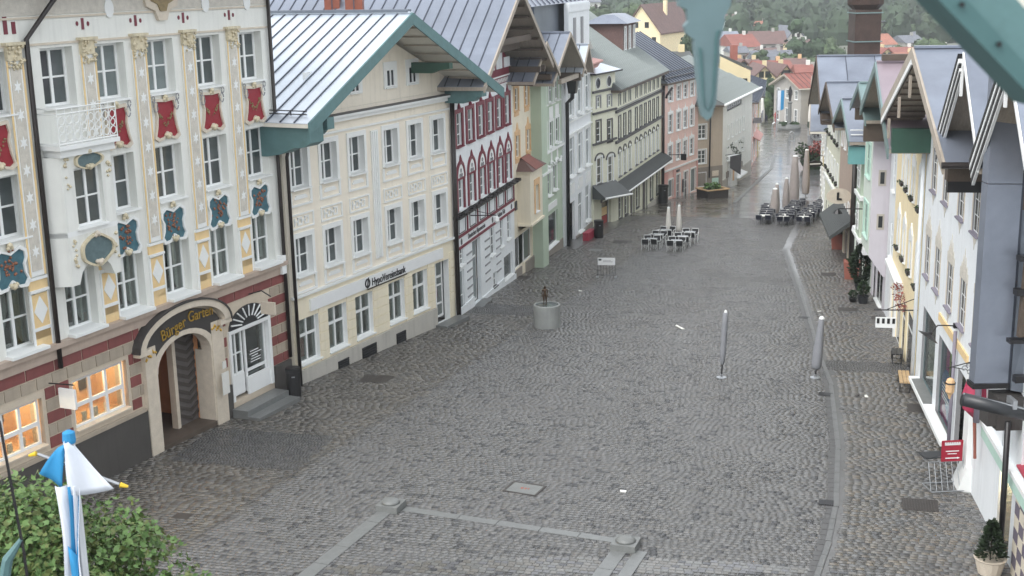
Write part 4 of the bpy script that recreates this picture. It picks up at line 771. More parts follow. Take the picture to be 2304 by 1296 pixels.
eaveroof(P8,-.6,9.2,6.7,10.6,-.6,6,'zinc_dark',pw=.7,seam='seam')
P8.obj('snow_guard',MB().tube([(-.5,-.2,7.1),(9.1,-.2,7.1)],.06,5).tube([(-.5,.3,7.5),(9.1,.3,7.5)],.05,5),'black_iron'); pipe(P8,[(.3,-.7,6.3),(.25,-.2,5.6),(.1,-.2,5.4)],.1,'pipe_dark')
# --- 9. taupe corner house
Q9=House('taupe_corner_house','taupe and grey corner house with wide dark shingled roof and long painted street front',(20.26,121.77),21,-4.8)
qs=House.__new__(House); qs.zb=-4.8; qs.sg=1; qs.side='L'; qs.root=link('corner_wing',None,Q9.root); qs.root.location=Matrix.Rotation(-Q9.rz,4,'Z')@(Vector((17.72,120.42,-4.8))-Vector((20.26,121.77,-4.8))); qs.root.rotation_euler=(0,0,R(90-62)-Q9.rz)
wall(qs,-1.0,2.87,-6,4.1,[opening(.47,.72,.9,1.35),opening(.47,-1.6,.95,1.3),opening(.5,-3.75,.95,1.25)],'taupe_plaster',rec=.07); qs.obj('side_base',MB().box(-1,-.05,-6,2.9,0,-1.95),'dark_base')
for z,hh in ((.72,1.35),(-1.6,1.3),(-3.75,1.25)): win(qs,.47,z,.93,hh,2,2 if z<-3 else 3,rec=.07,sur='white_trim',sw=.1,fr=.09,sill='white_trim')
pipe(qs,[(1.35,-.12,4.0),(1.3,-.12,-3.0)],.07,'pipe_dark'); qs.obj('wall_sign',MB().box(1.65,-.1,-2.9,2.4,0,-2.4),'stone_trim'); qs.obj('notice_board',MB().box(1.65,-.1,-3.7,2.4,0,-3.1),'mint_trim')
wall(Q9,0,15,-6,4.0,[(1.75,9.2,2.9,3.75)],'white_plaster',rec=.1); body(Q9,0,15,-6,4.0,9,'taupe_plaster',top=True); Q9.obj('shop_fascia',MB().box(1.9,-.12,-3.5,9.8,0,-2.9),'dark_base'); Q9.obj('street_base',MB().box(0,-.04,-6,15,0,-3.5),'grey_plinth')
for k in range(7): win(Q9,2.3+k*1.05,2.92,.95,.8,1,1,rec=.08,fm='dark_trim',gm='glass',sill=None,fr=.1)
for k in range(5): win(Q9,2.6+k*1.9,.2,.9,1.3,2,2,rec=.12,sur='white_trim',sw=.14,fr=.08)
for k in range(5): win(Q9,2.6+k*1.9,-1.9,.9,1.3,2,2,rec=.07,sur='white_trim',sw=.14,fr=.08)
for k in range(5): win(Q9,2.8+k*1.5,-4.9,1.2,1.3,1,1,rec=.12,fr=.1,gm='glass_pale',sill=None,name='shop_window')
Q9.obj('shop_awning',MB().hexa([(4.0,-.9,-3.9),(8.5,-.9,-3.9),(8.5,0,-3.7),(4.0,0,-3.7)],[(4.0,-.9,-3.8),(8.5,-.9,-3.8),(8.5,0,-3.5),(4.0,0,-3.5)]),'white_trim')
q=MB(); g=random.Random(6)
for k in range(22): leafy(q,g,(g.uniform(1.5,9.5),-.2,g.uniform(-1.9,-.3)),.14,6,.1)
Q9.obj('flower_box',q,'leaf_dark')
eaveroof(Q9,-3.3,15.5,4.05,7.6,-.8,6,'shingle_dark',pw=.6,hipl=4,hipr=4); Q9.obj('eave_gutter',MB().tube([(-3.3,-.85,4.05),(15.5,-.85,4.05)],.12,6),'white_trim')
Q9.obj('flag_arm',MB().tube([(1.4,0,-1.2),(1.2,-1.6,-.9)],.03,5),'black_iron'); q=MB().hexa([(1.15,-1.55,-3.0),(1.25,-1.55,-3.0),(1.35,-.5,-2.4),(1.25,-.5,-2.4)],[(1.15,-1.6,-1.0),(1.25,-1.6,-1.0),(1.35,-.5,-1.3),(1.25,-.5,-1.3)]); Q9.obj('hanging_pennant',q,'dark_trim')
# --- 10./11. houses further down the left side
def simple_house(name,label,o,az,zb,L,ze,zr,wm,rm,side='L',cols=3,rows=((0,1.3),),dep=9,sur='white_trim',roof='eave',ww=.9,pwid=.9,seam='seam',gm='glass',apex=.5,ov=.7,cat='house',ny=2):
    h=House(name,label,o,az,zb,side,cat); sgn=h.sg; xs=[sgn*L*(i+.5)/cols for i in range(cols)]
    wall(h,0,sgn*L,zb-1.2,ze,[opening(x,z,ww,hh) for x in xs for z,hh in rows],wm,rec=.06); body(h,0,sgn*L,zb-1.2,ze,dep,wm)
    for x in xs:
        for z,hh in rows: win(h,x,z,ww,hh,2,ny,rec=.06,sur=sur,sw=.1,fr=.08,gm=gm,sill='white_trim')
    a,b=(0,L) if sgn>0 else (-L,0)
    if roof=='eave': eaveroof(h,a-.4,b+.4,ze+.05,zr,-ov,dep/2,rm,pw=pwid,seam=seam)
    else:
        xa=a+(b-a)*apex; gable(h,a-.6,b+.6,xa,ze-.1,ze-.1,zr,-ov,dep,rm,'soffit_white','grey_wood',pw=pwid,seam=seam,bh=.25)
        h.obj('gable_wall',MB().quad((a,0,ze),(b,0,ze),(xa,0,zr-.3)),wm); h.obj('gable_wall',MB().quad((a,dep,ze),(b,dep,ze),(xa,dep,zr-.3)),wm)
    return h
R10=simple_house('far_pink_house','narrow far house with pale pink front and balcony beyond the taupe corner house',(26.8,142.0),13.5,-5.4,14,1.9,3.6,'pink_plaster','zinc',cols=3,rows=((-4.9,2.0),(-2.0,1.3),(.0,1.2)),pwid=1.2)
R10.obj('balcony',MB().box(2,-1.0,-.6,6,0,-.4).box(2,-1.0,-.4,6,-.9,.5),'grey_trim'); R10.obj('market_awning',MB().hexa([(4,-.8,-2.9),(12,-.8,-3.1),(12,0,-2.5),(4,0,-2.5)],[(4,-.8,-2.75),(12,-.8,-2.95),(12,0,-2.35),(4,0,-2.35)]),'rose_base')
R11=simple_house('far_cream_house','far cream house with metal roof where the left row meets the square',(30.3,156.2),11.7,-6.4,22,1.2,3.0,'far_cream','zinc_light',cols=5,rows=((-5.6,2.0),(-2.6,1.4),(-.6,1.2)),pwid=1.2)
PO[0]=.006
# ================================================================== right row (local x runs towards the camera: x = -u)
def rx(*u): return sorted(-q for q in u)
# --- D white house with painted window crowns
D=House('painted_crown_house','white house with grey painted crowns over its windows and blue framed shop windows',(15.19,46.4),9.15,.5,'R')
du=[-1.6,-3.7,-6.1,-8.4,-10.6]
r1=[.2,-2.0,-4.25,-6.9,-9.3,-11.6]
r1=[-1.75,-4.15,-6.95,-9.35,-11.7]; r2=[-1.1,-3.25,-5.7,-8.0,-10.3]
do=[opening(-u-.15,8.3,.95,1.5) for u in r1]+[opening(-u,5.1,.95,1.5) for u in r2]+[(.9,3.7,1.15,3.95),(4.4,7.1,1.05,3.85),(8.0,9.6,.4,3.8)]
wall(D,-.25,14.5,-.5,10.2,do,'cool_white',rec=.045,rev='grey_trim'); body(D,-.25,14.5,-.5,10.2,14,'cool_white')
def crown(w,ht):
    q=MB().box(-w/2-.16,-.02,ht,w/2+.16,.004,ht+.3)
    for dx,hh in ((-.42,.2),(-.22,.45),(0,.7),(.22,.45),(.42,.2)): q.prism([(dx-.09,ht+.3),(dx+.09,ht+.3),(dx+.05,ht+.3+hh*.6),(dx,ht+.3+hh),(dx-.05,ht+.3+hh*.6)],-.015,.004)
    return q
_cr=crown(.95,1.5).mesh('painted_crown','grey_ornament')
for us,z in ((r1,8.3),(r2,5.1)):
    for u in us:
        x=-u-(.15 if z>8 else 0); o=win(D,x,z,.95,1.5,2,3,rec=.045,sill='plum_trim',sd=.09,fr=.05,bar=.025,sur=None,gm='glass_dark'); link('painted_crown',_cr,o)
        [MB().box(qq-.06,-.012,0,qq+.06,.004,1.5).build('painted_jamb','stone_trim',o) for qq in (-.54,.54)]
        MB().prism([(-.3,-.1),(.3,-.1),(.15,-.3),(.05,-.32),(0,-.5),(-.1,-.32)],-.012,.004).build('painted_tassel','grey_ornament',o)
for x0,x1,z0,z1 in ((.9,3.7,1.15,3.95),(4.4,7.1,1.05,3.85)):
    o=win(D,(x0+x1)/2,z0,x1-x0,z1-z0,1,1,rec=.1,gm='shop_glass',fr=.08,sill='stone_grey',fm='slate_paint',name='shop_window',sd=.3)
    w=x1-x0; MB().quad((-w/2,1.5,0),(w/2,1.5,0),(w/2,1.5,3),(-w/2,1.5,3)).build('room_back','slate_paint' if x0>4 else 'grey_wall',o)
    if x0<4:
        for k in range(6): MB().box(-.9+.62*(k%3),.16,.5+.75*(k//3),-.4+.62*(k%3),.18,1.15+.75*(k//3)).build('display_sheet','paper',o)
    else:
        MB().prism(arc(-.2,1.0,1.0,.85,0,360,24)[:-1],.126,.132).build('poster_disc','poster_blue',o); MB().box(.05,.134,1.2,1.2,.14,2.6).build('poster_panel','poster_green',o); MB().box(-.6,.142,1.3,.5,.148,2.6).build('poster_panel','poster_pink',o); MB().box(-1.25,.15,.1,1.25,.156,2.6).build('poster_panel','poster_navy',o); MB().prism([(-1.1,.0),(.3,.0),(-.6,1.0),(-1.1,.9)],.12,.125).build('poster_panel','poster_pink',o)
        tq=MB()
        for k in range(5): tq.box(-.9,.114,.75+.12*k,.1+.2*(k%2),.119,.79+.12*k)
        tq.build('poster_lines','sign_white',o)
win(D,8.8,.4,1.6,3.4,1,1,rec=.9,gm='grey_wall',fr=.08,sill=None,name='door',fm='stone_grey')
D.obj('plinth',MB().box(-.25,-.06,-.8,4.0,0,.9),'grey_plinth'); D.obj('plinth',MB().box(4.6,-.06,-.8,7.6,0,.85),'grey_plinth'); D.obj('orange_sign_strip',MB().hexa([(4.3,-.06,4.35),(9.5,-.06,4.35),(9.5,0,4.35),(4.3,0,4.35)],[(4.3,-.06,4.6),(9.5,-.06,4.6),(9.5,0,4.6),(4.3,0,4.6)]),'ochre_paint')
D.obj('sill_course',MB().box(.5,-.35,1.0,7.6,0,1.14),'white_trim')
gable(D,-2.1,11.8,4.9,10.75,10.75,13.45,-1.4,14,'zinc','grey_wood','grey_wood',pw=2.2,th=.14,bh=.3); D.obj('gable_wall',MB().quad((-.25,0,10.2),(11,0,10.2),(4.9,0,13.2)),'grey_wood')
D.obj('carved_verge',MB().hexa([(-2.1,-1.47,10.25),(-2.1,-1.42,10.25),(4.9,-1.42,12.95),(4.9,-1.47,12.95)],[(-2.1,-1.47,10.45),(-2.1,-1.42,10.45),(4.9,-1.42,13.15),(4.9,-1.47,13.15)]),'white_trim')
D.obj('purlin_box',MB().box(.0,-1.35,9.5,.45,0,10.35),'green_paint'); D.obj('soffit_boarding',MB().hexa([(-1.9,-1.35,10.4),(4.6,-1.35,12.85),(4.6,0,12.85),(-1.9,0,10.4)],[(-1.9,-1.35,10.46),(4.6,-1.35,12.91),(4.6,0,12.91),(-1.9,0,10.46)]),'grey_wood')
_sb=MB()
for k in range(9):
    t=k/9; xa=-1.9+6.5*t; za=10.38+2.45*t; _sb.box(xa,-1.35,za-.06,xa+.05,0,za)
D.obj('soffit_batten',_sb,'brown_wood')
for x,z in ((.2,10.6),(2.6,11.6),(4.9,12.5)): D.obj('carved_pendant',MB().hexa([(x-.04,-1.5,z-.6),(x+.06,-1.5,z-.6),(x+.06,-1.42,z-.6),(x-.06,-1.42,z-.6)],[(x-.1,-1.5,z+.1),(x+.1,-1.5,z+.1),(x+.1,-1.42,z+.1),(x-.1,-1.42,z+.1)]),'grey_wood')
D.obj('roof_gutter',MB().tube([(11.8,-1.5,10.7),(11.8,9,10.7)],.09,8),'pipe_dark'); pipe(D,[(-.2,-.12,10.1),(-.2,-.12,.6)],.07,'cool_white'); pipe(D,[(7.8,-.12,4.9),(7.8,-.12,.4)],.06,'plum_trim')
# --- next houses towards the camera: two steep gables, colourful ground floor
N0=House('striped_verge_house','white house with black and cream striped bargeboards and colourful ground floor, right edge',(15.19,46.4),9.15,1.0,'R')
def lap(m,y0,zoff,k): pass
wall(N0,14.5,24,5.6,11.0,[opening(19,6.4,1.1,1.6)],'cool_white',rec=.2,y=.02); body(N0,14.5,24,-.5,11.0,14,'cool_white')
for xl,xr,xa,zl,za,yo in ((9.6,15.4,12.5,11.15,13.75,-1.2),(14.9,20.9,17.9,11.3,14.0,-1.2)):
    slope(N0,(xa,za),(xl,zl),yo,13,.14,'zinc','grey_wood',2.2); slope(N0,(xa,za),(xr,zl),yo,13,.14,'zinc','grey_wood',2.2)
    barge(N0,(xa,za),(xr,zl),yo-.01,'frame_white',.1,.04)
    for sg,xe in ((-1,xl),):
        for k,(m,d) in enumerate((('black_iron',0.),('frame_white',.13),('black_iron',.24),('frame_white',.33),('black_iron',.46),('frame_white',.52))):
            N0.obj('bargeboard',MB().hexa([(xa,yo-.05-.02*(6-k),za-d-.13),(xa,yo,za-d-.13),(xe,yo,zl-d-.13),(xe,yo-.05-.02*(6-k),zl-d-.13)],[(xa,yo-.05-.02*(6-k),za-d+.01),(xa,yo,za-d+.01),(xe,yo,zl-d+.01),(xe,yo-.05-.02*(6-k),zl-d+.01)]),m)
    N0.obj('gable_wall',MB().quad((xl+.9,-.02,zl-.4),(xr-.9,-.02,zl-.4),(xa,-.02,za-.5)),'grey_wood'); N0.obj('purlin_box',MB().box(xl+.75,-1.15,zl-1.05,xl+1.2,0,zl-.3),'brown_wood'); N0.obj('carved_pendant',MB().box(xa-.06,yo-.06,za-1.1,xa+.06,yo,za-.2),'frame_white'); N0.obj('purlin_board',MB().box(xl+.75,-1.1,zl-1.4,xl+1.0,0,zl-1.05),'black_iron')
# ground floor of the near houses
wall(N0,9.75,24,-.3,5.6,[(11.1,12.1,1.0,3.6),(12.7,15.9,.75,3.1),(16.6,18.6,3.9,5.2)],'cool_white',rec=.35,y=.02,name='ground_floor_wall')
N0.obj('flared_pillar',MB().hexa([(9.9,-.5,.4),(11.0,-.5,.4),(11.0,.1,.4),(9.9,.1,.4)],[(10.1,-.15,1.6),(11.0,-.15,1.6),(11.0,.1,1.6),(10.1,.1,1.6)]).box(10.1,-.15,1.6,10.8,.1,4.4),'white_trim')
win(N0,11.6,1.0,1.0,2.6,1,1,rec=.1,y=.02,gm='glass_pale',sill=None,fr=.06,name='door'); N0.obj('red_bay',MB().lathe([(.02,-.3),(.35,0),(.42,.35),(.3,.8),(.02,.9)],12,(11.9,-.2,3.75)),'pink_bay'); N0.obj('orange_pipe',MB().tube([(12.3,-.2,4.7),(12.35,-.3,3.6),(12.25,-.2,2.4)],.05,6),'terracotta')
o=win(N0,14.3,.75,3.2,2.35,2,1,rec=.06,y=.02,gm='shop_glass',fr=.07,fm='mint_trim',sill='frame_white',name='shop_window')
MB().quad((-1.7,1.3,0),(1.7,1.3,0),(1.7,1.3,2.5),(-1.7,1.3,2.5)).quad((-1.7,.2,0),(-1.7,1.3,0),(-1.7,1.3,2.5),(-1.7,.2,2.5)).quad((1.7,.2,0),(1.7,.2,2.5),(1.7,1.3,2.5),(1.7,1.3,0)).quad((-1.7,.2,2.5),(-1.7,1.3,2.5),(1.7,1.3,2.5),(1.7,.2,2.5)).build('display_room','amber',o)
for k in (-1.0,.6): MB().lathe([(.02,-.05),(.09,0),(.02,.1)],8,(k,.5,2.2)).build('ceiling_lamp','warm_lamp',o)
l=bpy.data.lights.new('shop_light','POINT'); l.energy=60; l.color=(1,.78,.5); l.shadow_soft_size=.15; lo=bpy.data.objects.new('shop_light',l); COL.objects.link(lo); lo.parent=o; lo.location=(0,.6,2.0)
N0.obj('shop_fascia',MB().box(12.4,-.12,3.15,18.0,.02,3.5),'mint_trim'); N0.obj('shop_fascia_top',MB().box(12.4,-.16,3.5,18.0,.02,3.62),'frame_white')
win(N0,17.6,3.9,2.0,1.3,2,2,rec=.08,y=.02,fm='red_frame',gm='glass_dark',sill='red_frame',fr=.12)
for k in range(9):
    for j in range(7): N0.obj('painted_block',MB().box(16.5+.5*j,-.03,.2+.34*k,16.98+.5*j,.03,.52+.34*k),'slate_block' if (k+j)%2 else 'pale_block') 
pipe(N0,[(12.6,-.3,6.2),(12.6,-.3,3.6)],.09,'plum_trim'); pipe(N0,[(16.5,-.35,5.0),(16.3,-.25,.9)],.075,'black_iron')
# --- Y yellow house
Yh=House('yellow_house','yellow house with white stucco window frames and flower boxes',(15.23,46.64),11.3,.1,'R')
y1=[1.0,3.6,5.7,7.2]; y2=[.9,3.4,6.0]
wall(Yh,-10.6,-.15,-1.0,9.4,[opening(-u,7.05,.9,1.3) for u in (1.2,3.7,5.8,7.5)]+[opening(-u,4.1,.9,1.35) for u in (1.0,3.5,6.0,8.3)]+[(-9.9,-8.2,.0,2.6),(-7.8,-6.2,.2,2.6),(-5.5,-4.3,-.1,2.6),(-3.6,-1.0,.2,2.7)],'yellow_plaster',rec=.03); body(Yh,-13.4,-.15,-1,9.4,13,'yellow_plaster')
for u,z in [(q,7.05) for q in (1.2,3.7,5.8,7.5)]+[(q,4.1) for q in (1.0,3.5,6.0,8.3)]:
    o=win(Yh,-u,z,.9,1.32,2,3,rec=.03,sur='white_trim',sw=.2,topsur=.12,fr=.08,sill='white_trim',gm='glass_pale'); MB().prism([(-.5,1.6),(.5,1.6),(.3,1.78),(.1,1.85),(0,2.05),(-.1,1.85),(-.3,1.78)],-.06,0).build('stucco_crown','white_trim',o)
    MB().box(-.38,-.16,-.04,.38,-.03,.1).build('flower_box','pipe_dark',o); q=MB(); g=random.Random(int(u*10+z)); leafy(q,g,(0,-.1,.14),.2,22,.05,.4); q.build('flowers','leaf_dark',o)
for u,w,z,hh,n in ((9.05,1.7,.0,2.6,'shop_window'),(7.0,1.6,.2,2.4,'shop_window'),(4.9,1.2,-.1,2.7,'door'),(2.3,2.6,.2,2.5,'shop_window')): win(Yh,-u,z,w,hh,1,2,split=.75,rec=.03,gm='glass_dark',fr=.1,sill='white_trim' if n!='door' else None,name=n)
Yh.obj('shop_front',MB().box(-10.6,-.1,-.9,-9.95,0,3.0).box(-8.15,-.1,-.9,-7.85,0,3.0).box(-10.6,-.12,2.65,-5.6,0,3.1).box(-10.6,-.1,-.9,-6.2,0,.0),'frame_white'); Yh.obj('awning_box',MB().hexa([(-11.2,-.28,2.85),(-6.2,-.28,2.85),(-6.2,0,2.85),(-11.2,0,2.85)],[(-11.2,-.28,3.02),(-6.2,-.28,3.02),(-6.2,0,3.12),(-11.2,0,3.12)]),'sign_white')
q=MB(); g=random.Random(12)
for k in range(3): leafy(q,g,(-5.6+.8*k,-.2,3.0-.2*k),.3,70,.06)
Yh.obj('hanging_flowers',q,'flower_red'); Yh.obj('plinth',MB().box(-6.2,-.08,-1,-.3,0,.15),'dark_base')
Yh.obj('sign_bracket',MB().tube([(-.3,0,3.4),(-.4,-1.6,3.35)],.025,5).tube([(-.3,0,3.9),(-.35,-1.1,3.4)],.018,5),'black_iron'); so_=Yh.obj('projecting_sign',MB().box(-.5,-1.5,2.65,-.42,-.75,3.05),'frame_white'); q=MB()
for k in range(4): q.box(-.42,-1.46+.19*k,2.82,-.405,-1.36+.19*k,3.02)
Yh.obj('sign_letters',q,'black_iron',so_)
# white strip house between yellow and lavender (same roof)
Yw=wall(Yh,-13.4,-10.6,-1.0,9.2,[opening(-11.6,6.1,.9,1.9),opening(-11.5,3.0,.9,1.6)],'cool_white',rec=.03,name='white_wall'); win(Yh,-11.6,6.1,.9,1.9,2,3,rec=.03,sill='white_trim',gm='glass_pale'); win(Yh,-11.5,3.0,.9,1.6,2,3,rec=.03,sill='white_trim',gm='glass_pale')
gable(Yh,-14.2,.6,-6.7,9.6,9.6,12.2,-1.4,13,'zinc_rose','grey_wood','zinc_green',pw=2.4,th=.14,bh=.35); Yh.obj('gable_wall',MB().quad((-13.4,0,9.2),(-.2,0,9.4),(-6.7,0,12.0)),'green_paint'); Yh.obj('purlin_box',MB().box(-13.1,-1.35,8.2,-12.7,0,9.3),'brown_wood'); Yh.obj('ridge_board',MB().box(-6.9,-1.2,12.3,-6.5,10,12.55),'brown_wood')
# --- R3 lavender house with bay
R3=House('lavender_bay_house','pale lavender house with a tall square bay above its shop',(17.85,59.85),9,-.4,'R')
wall(R3,-5.2,0,-1.5,9.2,[(-4.6,-3.6,-.5,2.0),(-3.2,-.8,-.2,2.0)],'lavender_plaster',rec=.03); body(R3,-5.2,0,-1.5,9.2,12,'lavender_plaster')
wall(R3,-3.3,-.15,2.6,9.0,[opening(-1.7,6.2,1.6,1.6),opening(-1.7,3.3,1.6,1.6)],'mint_plaster',y=-.8,rec=.03,name='bay_wall'); bs=R3.obj('bay_side',MB().quad((-.15,-.8,2.6),(-.15,0,2.6),(-.15,0,9.0),(-.15,-.8,9.0)),'lavender_plaster'); R3.obj('bay_side',MB().quad((-3.3,-.8,2.6),(-3.3,-.8,9),(-3.3,0,9),(-3.3,0,2.6)),'lavender_plaster'); R3.obj('bay_corbel',MB().hexa([(-2.8,-.1,1.6),(-.15,-.1,1.6),(-.15,0,1.6),(-2.8,0,1.6)],[(-3.3,-.8,2.6),(-.15,-.8,2.6),(-.15,0,2.6),(-3.3,0,2.6)]),'lavender_plaster')
for z in (6.2,3.3): win(R3,-1.7,z,1.6,1.6,2,2,rec=.03,y=-.8,fr=.1,fm='mint_trim',sill='mint_trim',sur='mint_trim',sw=.14)
for z in (6.0,3.9): o=R3.obj('side_window',MB().box(-.16,-.5,z,-.12,-.15,z+.75),'grey_wall'); R3.obj('side_pane',MB().box(-.13,-.42,z+.1,-.11,-.23,z+.65),'glass_dark',o)
win(R3,-4.1,-.5,1.0,2.5,1,1,rec=.03,gm='glass_dark',sill=None,name='door'); win(R3,-2.0,-.2,2.4,2.2,2,1,rec=.03,gm='glass_dark',sill='white_trim',fr=.08,name='shop_window')
gable(R3,-5.9,1.0,-2.45,9.2,9.2,10.6,-1.3,12,'zinc_green','grey_wood','zinc_green',pw=1.6,th=.14,bh=.25); R3.obj('gable_wall',MB().quad((-5.2,0,9.2),(0,0,9.2),(-2.5,0,10.4)),'brown_wood'); R3.obj('purlin_box',MB().box(-5.0,-1.2,8.6,-4.7,0,9.2),'brown_wood')
# --- R4 pale green house
R4=House('mint_house','mint green house with polygonal bay, white awning boxes and teal purlin box',(17.85,59.85),9,-.9,'R')
wall(R4,-13.8,-5.2,-2,7.2,[opening(-u,z,.85,1.4) for u in (9.2,11.0,12.7) for z in (5.0,2.3)]+[(-13.3,-11.8,-1.3,1.4),(-11.2,-9.4,-1.2,1.4),(-8.8,-7.2,-1.0,1.5)],'mint_plaster',rec=.03); body(R4,-13.8,-5.2,-2,7.2,12,'mint_plaster')
for u in (9.2,11.0,12.7):
    for z in (5.0,2.3): win(R4,-u,z,.85,1.4,2,3,rec=.03,sur='mint_trim',sw=.12,fr=.08); 
for u,w,z in ((12.55,1.5,-1.3),(10.3,1.8,-1.2),(8.0,1.6,-1.)): win(R4,-u,z,w,2.5,1,1,rec=.03,gm='glass_dark',fr=.1,sill=None,name='shop_window')
by=MB().hexa([(-8.4,0,2.2),(-8.0,-.6,2.2),(-6.2,-.6,2.2),(-5.8,0,2.2)],[(-8.4,0,6.6),(-8.0,-.6,6.6),(-6.2,-.6,6.6),(-5.8,0,6.6)]); o=R4.obj('bay',by,'sage_plaster'); R4.obj('bay_trim',MB().box(-8.5,-.7,4.3,-5.7,0,4.5).box(-8.5,-.7,6.5,-5.7,0,6.75).box(-8.5,-.7,2.1,-5.7,0,2.25),'white_trim',o)
for u,z in ((7.1,4.8),(7.1,2.6)): win(R4,-u,z,.9,1.4,2,3,rec=-.03,y=-.62,sill=None,fr=.1)
for u,z in ((9.6,1.75),(6.3,1.6)): R4.obj('awning_box',MB().hexa([(-u-1.3,-.5,z),(-u+1.3,-.5,z),(-u+1.3,0,z),(-u-1.3,0,z)],[(-u-1.3,-.45,z+.28),(-u+1.3,-.45,z+.28),(-u+1.3,0,z+.35),(-u-1.3,0,z+.35)]),'sign_white')
gable(R4,-14.3,-4.9,-9.6,7.45,7.45,9.15,-1.4,12,'zinc','grey_wood','zinc_green',pw=1.6,th=.14,bh=.25); R4.obj('gable_wall',MB().quad((-13.8,0,7.2),(-5.2,0,7.2),(-9.6,0,9.0)),'teal_paint'); R4.obj('purlin_box',MB().box(-5.6,-1.4,6.3,-5.1,.0,7.2),'teal_light'); R4.obj('snow_guard',MB().tube([(-5.5,-1.3,7.75),(-5.5,9,7.75)],.04,5).tube([(-5.8,-1.3,7.95),(-5.8,9,7.95)],.04,5),'frame_white')
pipe(R4,[(-13.75,-.15,6.4),(-13.75,-.15,-1.3)],.14,'pipe_dark'); R4.obj('lamp_arm',MB().tube([(-5.6,0,3.9),(-6.0,-1.7,3.85)],.03,5).lathe([(.25,-.25),(.1,-.05),(.03,0)],8,(-6.0,-1.75,3.85)),'black_iron')
# --- R5 brown house
R5=House('brown_house','brownish house with broad blank plaster band, shingled canopy and oval boot sign',(17.85,59.85),9,-1.4,'R')
wall(R5,-24,-13.8,-2.8,6.9,[opening(-u,5.0,.9,1.4) for u in (15.6,18.2,20.8,22.8)]+[opening(-u,.9,.8,1.2) for u in (17.5,19.5)]+[(-16.5,-14.6,-1.9,.2),(-19.2,-17.2,-2.1,.2),(-22.6,-20.0,-2.2,.2)],'brown_plaster',rec=.03); body(R5,-24,-13.8,-2.8,6.9,12,'brown_plaster')
for u in (15.6,18.2,20.8,22.8): win(R5,-u,5.0,.9,1.4,2,3,rec=.03,sur='white_trim',sw=.14,fr=.08)
for u in (17.5,19.5): win(R5,-u,.9,.8,1.2,2,2,rec=.03,sur='white_trim',sw=.1,fr=.08)
for u,w,z in ((15.55,1.9,-1.9),(18.2,2.,-2.1),(21.3,2.6,-2.2)): win(R5,-u,z,w,.2-z,2,1,rec=.03,gm='glass_dark',fr=.1,sill=None,name='shop_window')
R5.obj('pale_pier',MB().box(-24,-.05,-2.8,-23.2,0,.6),'pale_yellow')
for q_ in ((-20.0,-19.3),(-17.1,-16.6)): R5.obj('pale_pier',MB().box(q_[0],-.05,-2.8,q_[1],0,.6),'pale_yellow')
cn=R5.obj('canopy',MB().hexa([(-22.6,-1.3,.35),(-15.0,-1.3,.35),(-15.0,0,1.3),(-22.6,0,1.3)],[(-22.6,-1.3,.5),(-15.0,-1.3,.5),(-15.0,0,1.5),(-22.6,0,1.5)]),'shingle_dark')
_m=MB().hexa([(0,-1.32,.5),(.25,-1.32,.5),(.25,-.02,1.5),(0,-.02,1.5)],[(0,-1.32,.56),(.25,-1.32,.56),(.25,-.02,1.56),(0,-.02,1.56)]).mesh('shingle_row','shingle_dark')
for k in range(21): R5.put('shingle_row',_m,-22.5+k*.36,0,0)
ov=R5.obj('oval_sign',MB().prism(arc(-.9,0,.72,.46,0,360,20)[:-1],-.04,.04).xf(lambda p:(-14.6+p[1],p[0]-.0,3.05+p[2])),'stone_trim'); R5.obj('boot_emblem',MB().prism([(-.12,-.22),(.18,-.22),(.16,-.12),(0,-.1),(.02,.24),(-.12,.22)],-.02,.02).xf(lambda p:(-14.54+p[1],p[0]-.9,3.05+p[2])),'black_iron',ov)
gable(R5,-24.6,-13.2,-19.8,7.0,7.2,9.2,-1.4,12,'zinc','grey_wood','brown_wood',pw=2.0,th=.14,bh=.25); R5.obj('gable_wall',MB().quad((-24,0,6.9),(-13.8,0,6.9),(-19.8,0,9.0)),'brown_wood'); R5.obj('purlin_box',MB().box(-23.9,-1.3,6.2,-23.5,0,6.9),'brown_wood')
# --- R6 cream-white house and the rest of the row
R6=House('flowerbox_house','cream white house with dark flower boxes under every window beside the brown house',(17.85,59.85),9,-2.2,'R')
ru=[25.3,27.3,29.3,31.3,33.3]
wall(R6,-34.5,-24,-3.4,6.6,[opening(-u,z,.8,1.3) for u in ru for z in (4.6,2.0)]+[(-u-.6,-u+.6,-2.7,-.3) for u in ru],'ivory_plaster',rec=.03); body(R6,-34.5,-24,-3.4,6.6,12,'ivory_plaster')
for u in ru:
    for z in (4.6,2.0):
        o=win(R6,-u,z,.8,1.3,2,3,rec=.03,sur='white_trim',sw=.12,fr=.08); MB().box(-.4,-.2,-.05,.4,-.05,.12).build('flower_box','pipe_dark',o); q=MB(); g=random.Random(int(u*10+z)); leafy(q,g,(0,-.12,.16),.24,22,.07,.4); q.build('flowers','leaf_dark',o)
    win(R6,-u,-2.7,1.2,2.4,1,1,rec=.03,gm='glass_dark',fr=.1,sill=None,name='shop_window')
band(R6,-34.5,-24,1.3,1.5,'white_trim',.15); gable(R6,-35.2,-23.5,-29.3,6.5,6.5,10.2,-1.3,14,'zinc','grey_wood','brown_wood',pw=2.0,th=.14,bh=.25); R6.obj('gable_wall',MB().quad((-34.5,0,6.6),(-24,0,6.6),(-29.3,0,10.0)),'brown_wood')
b_=(17.85+34.5*math.sin(R(9)),59.85+34.5*math.cos(R(9)))
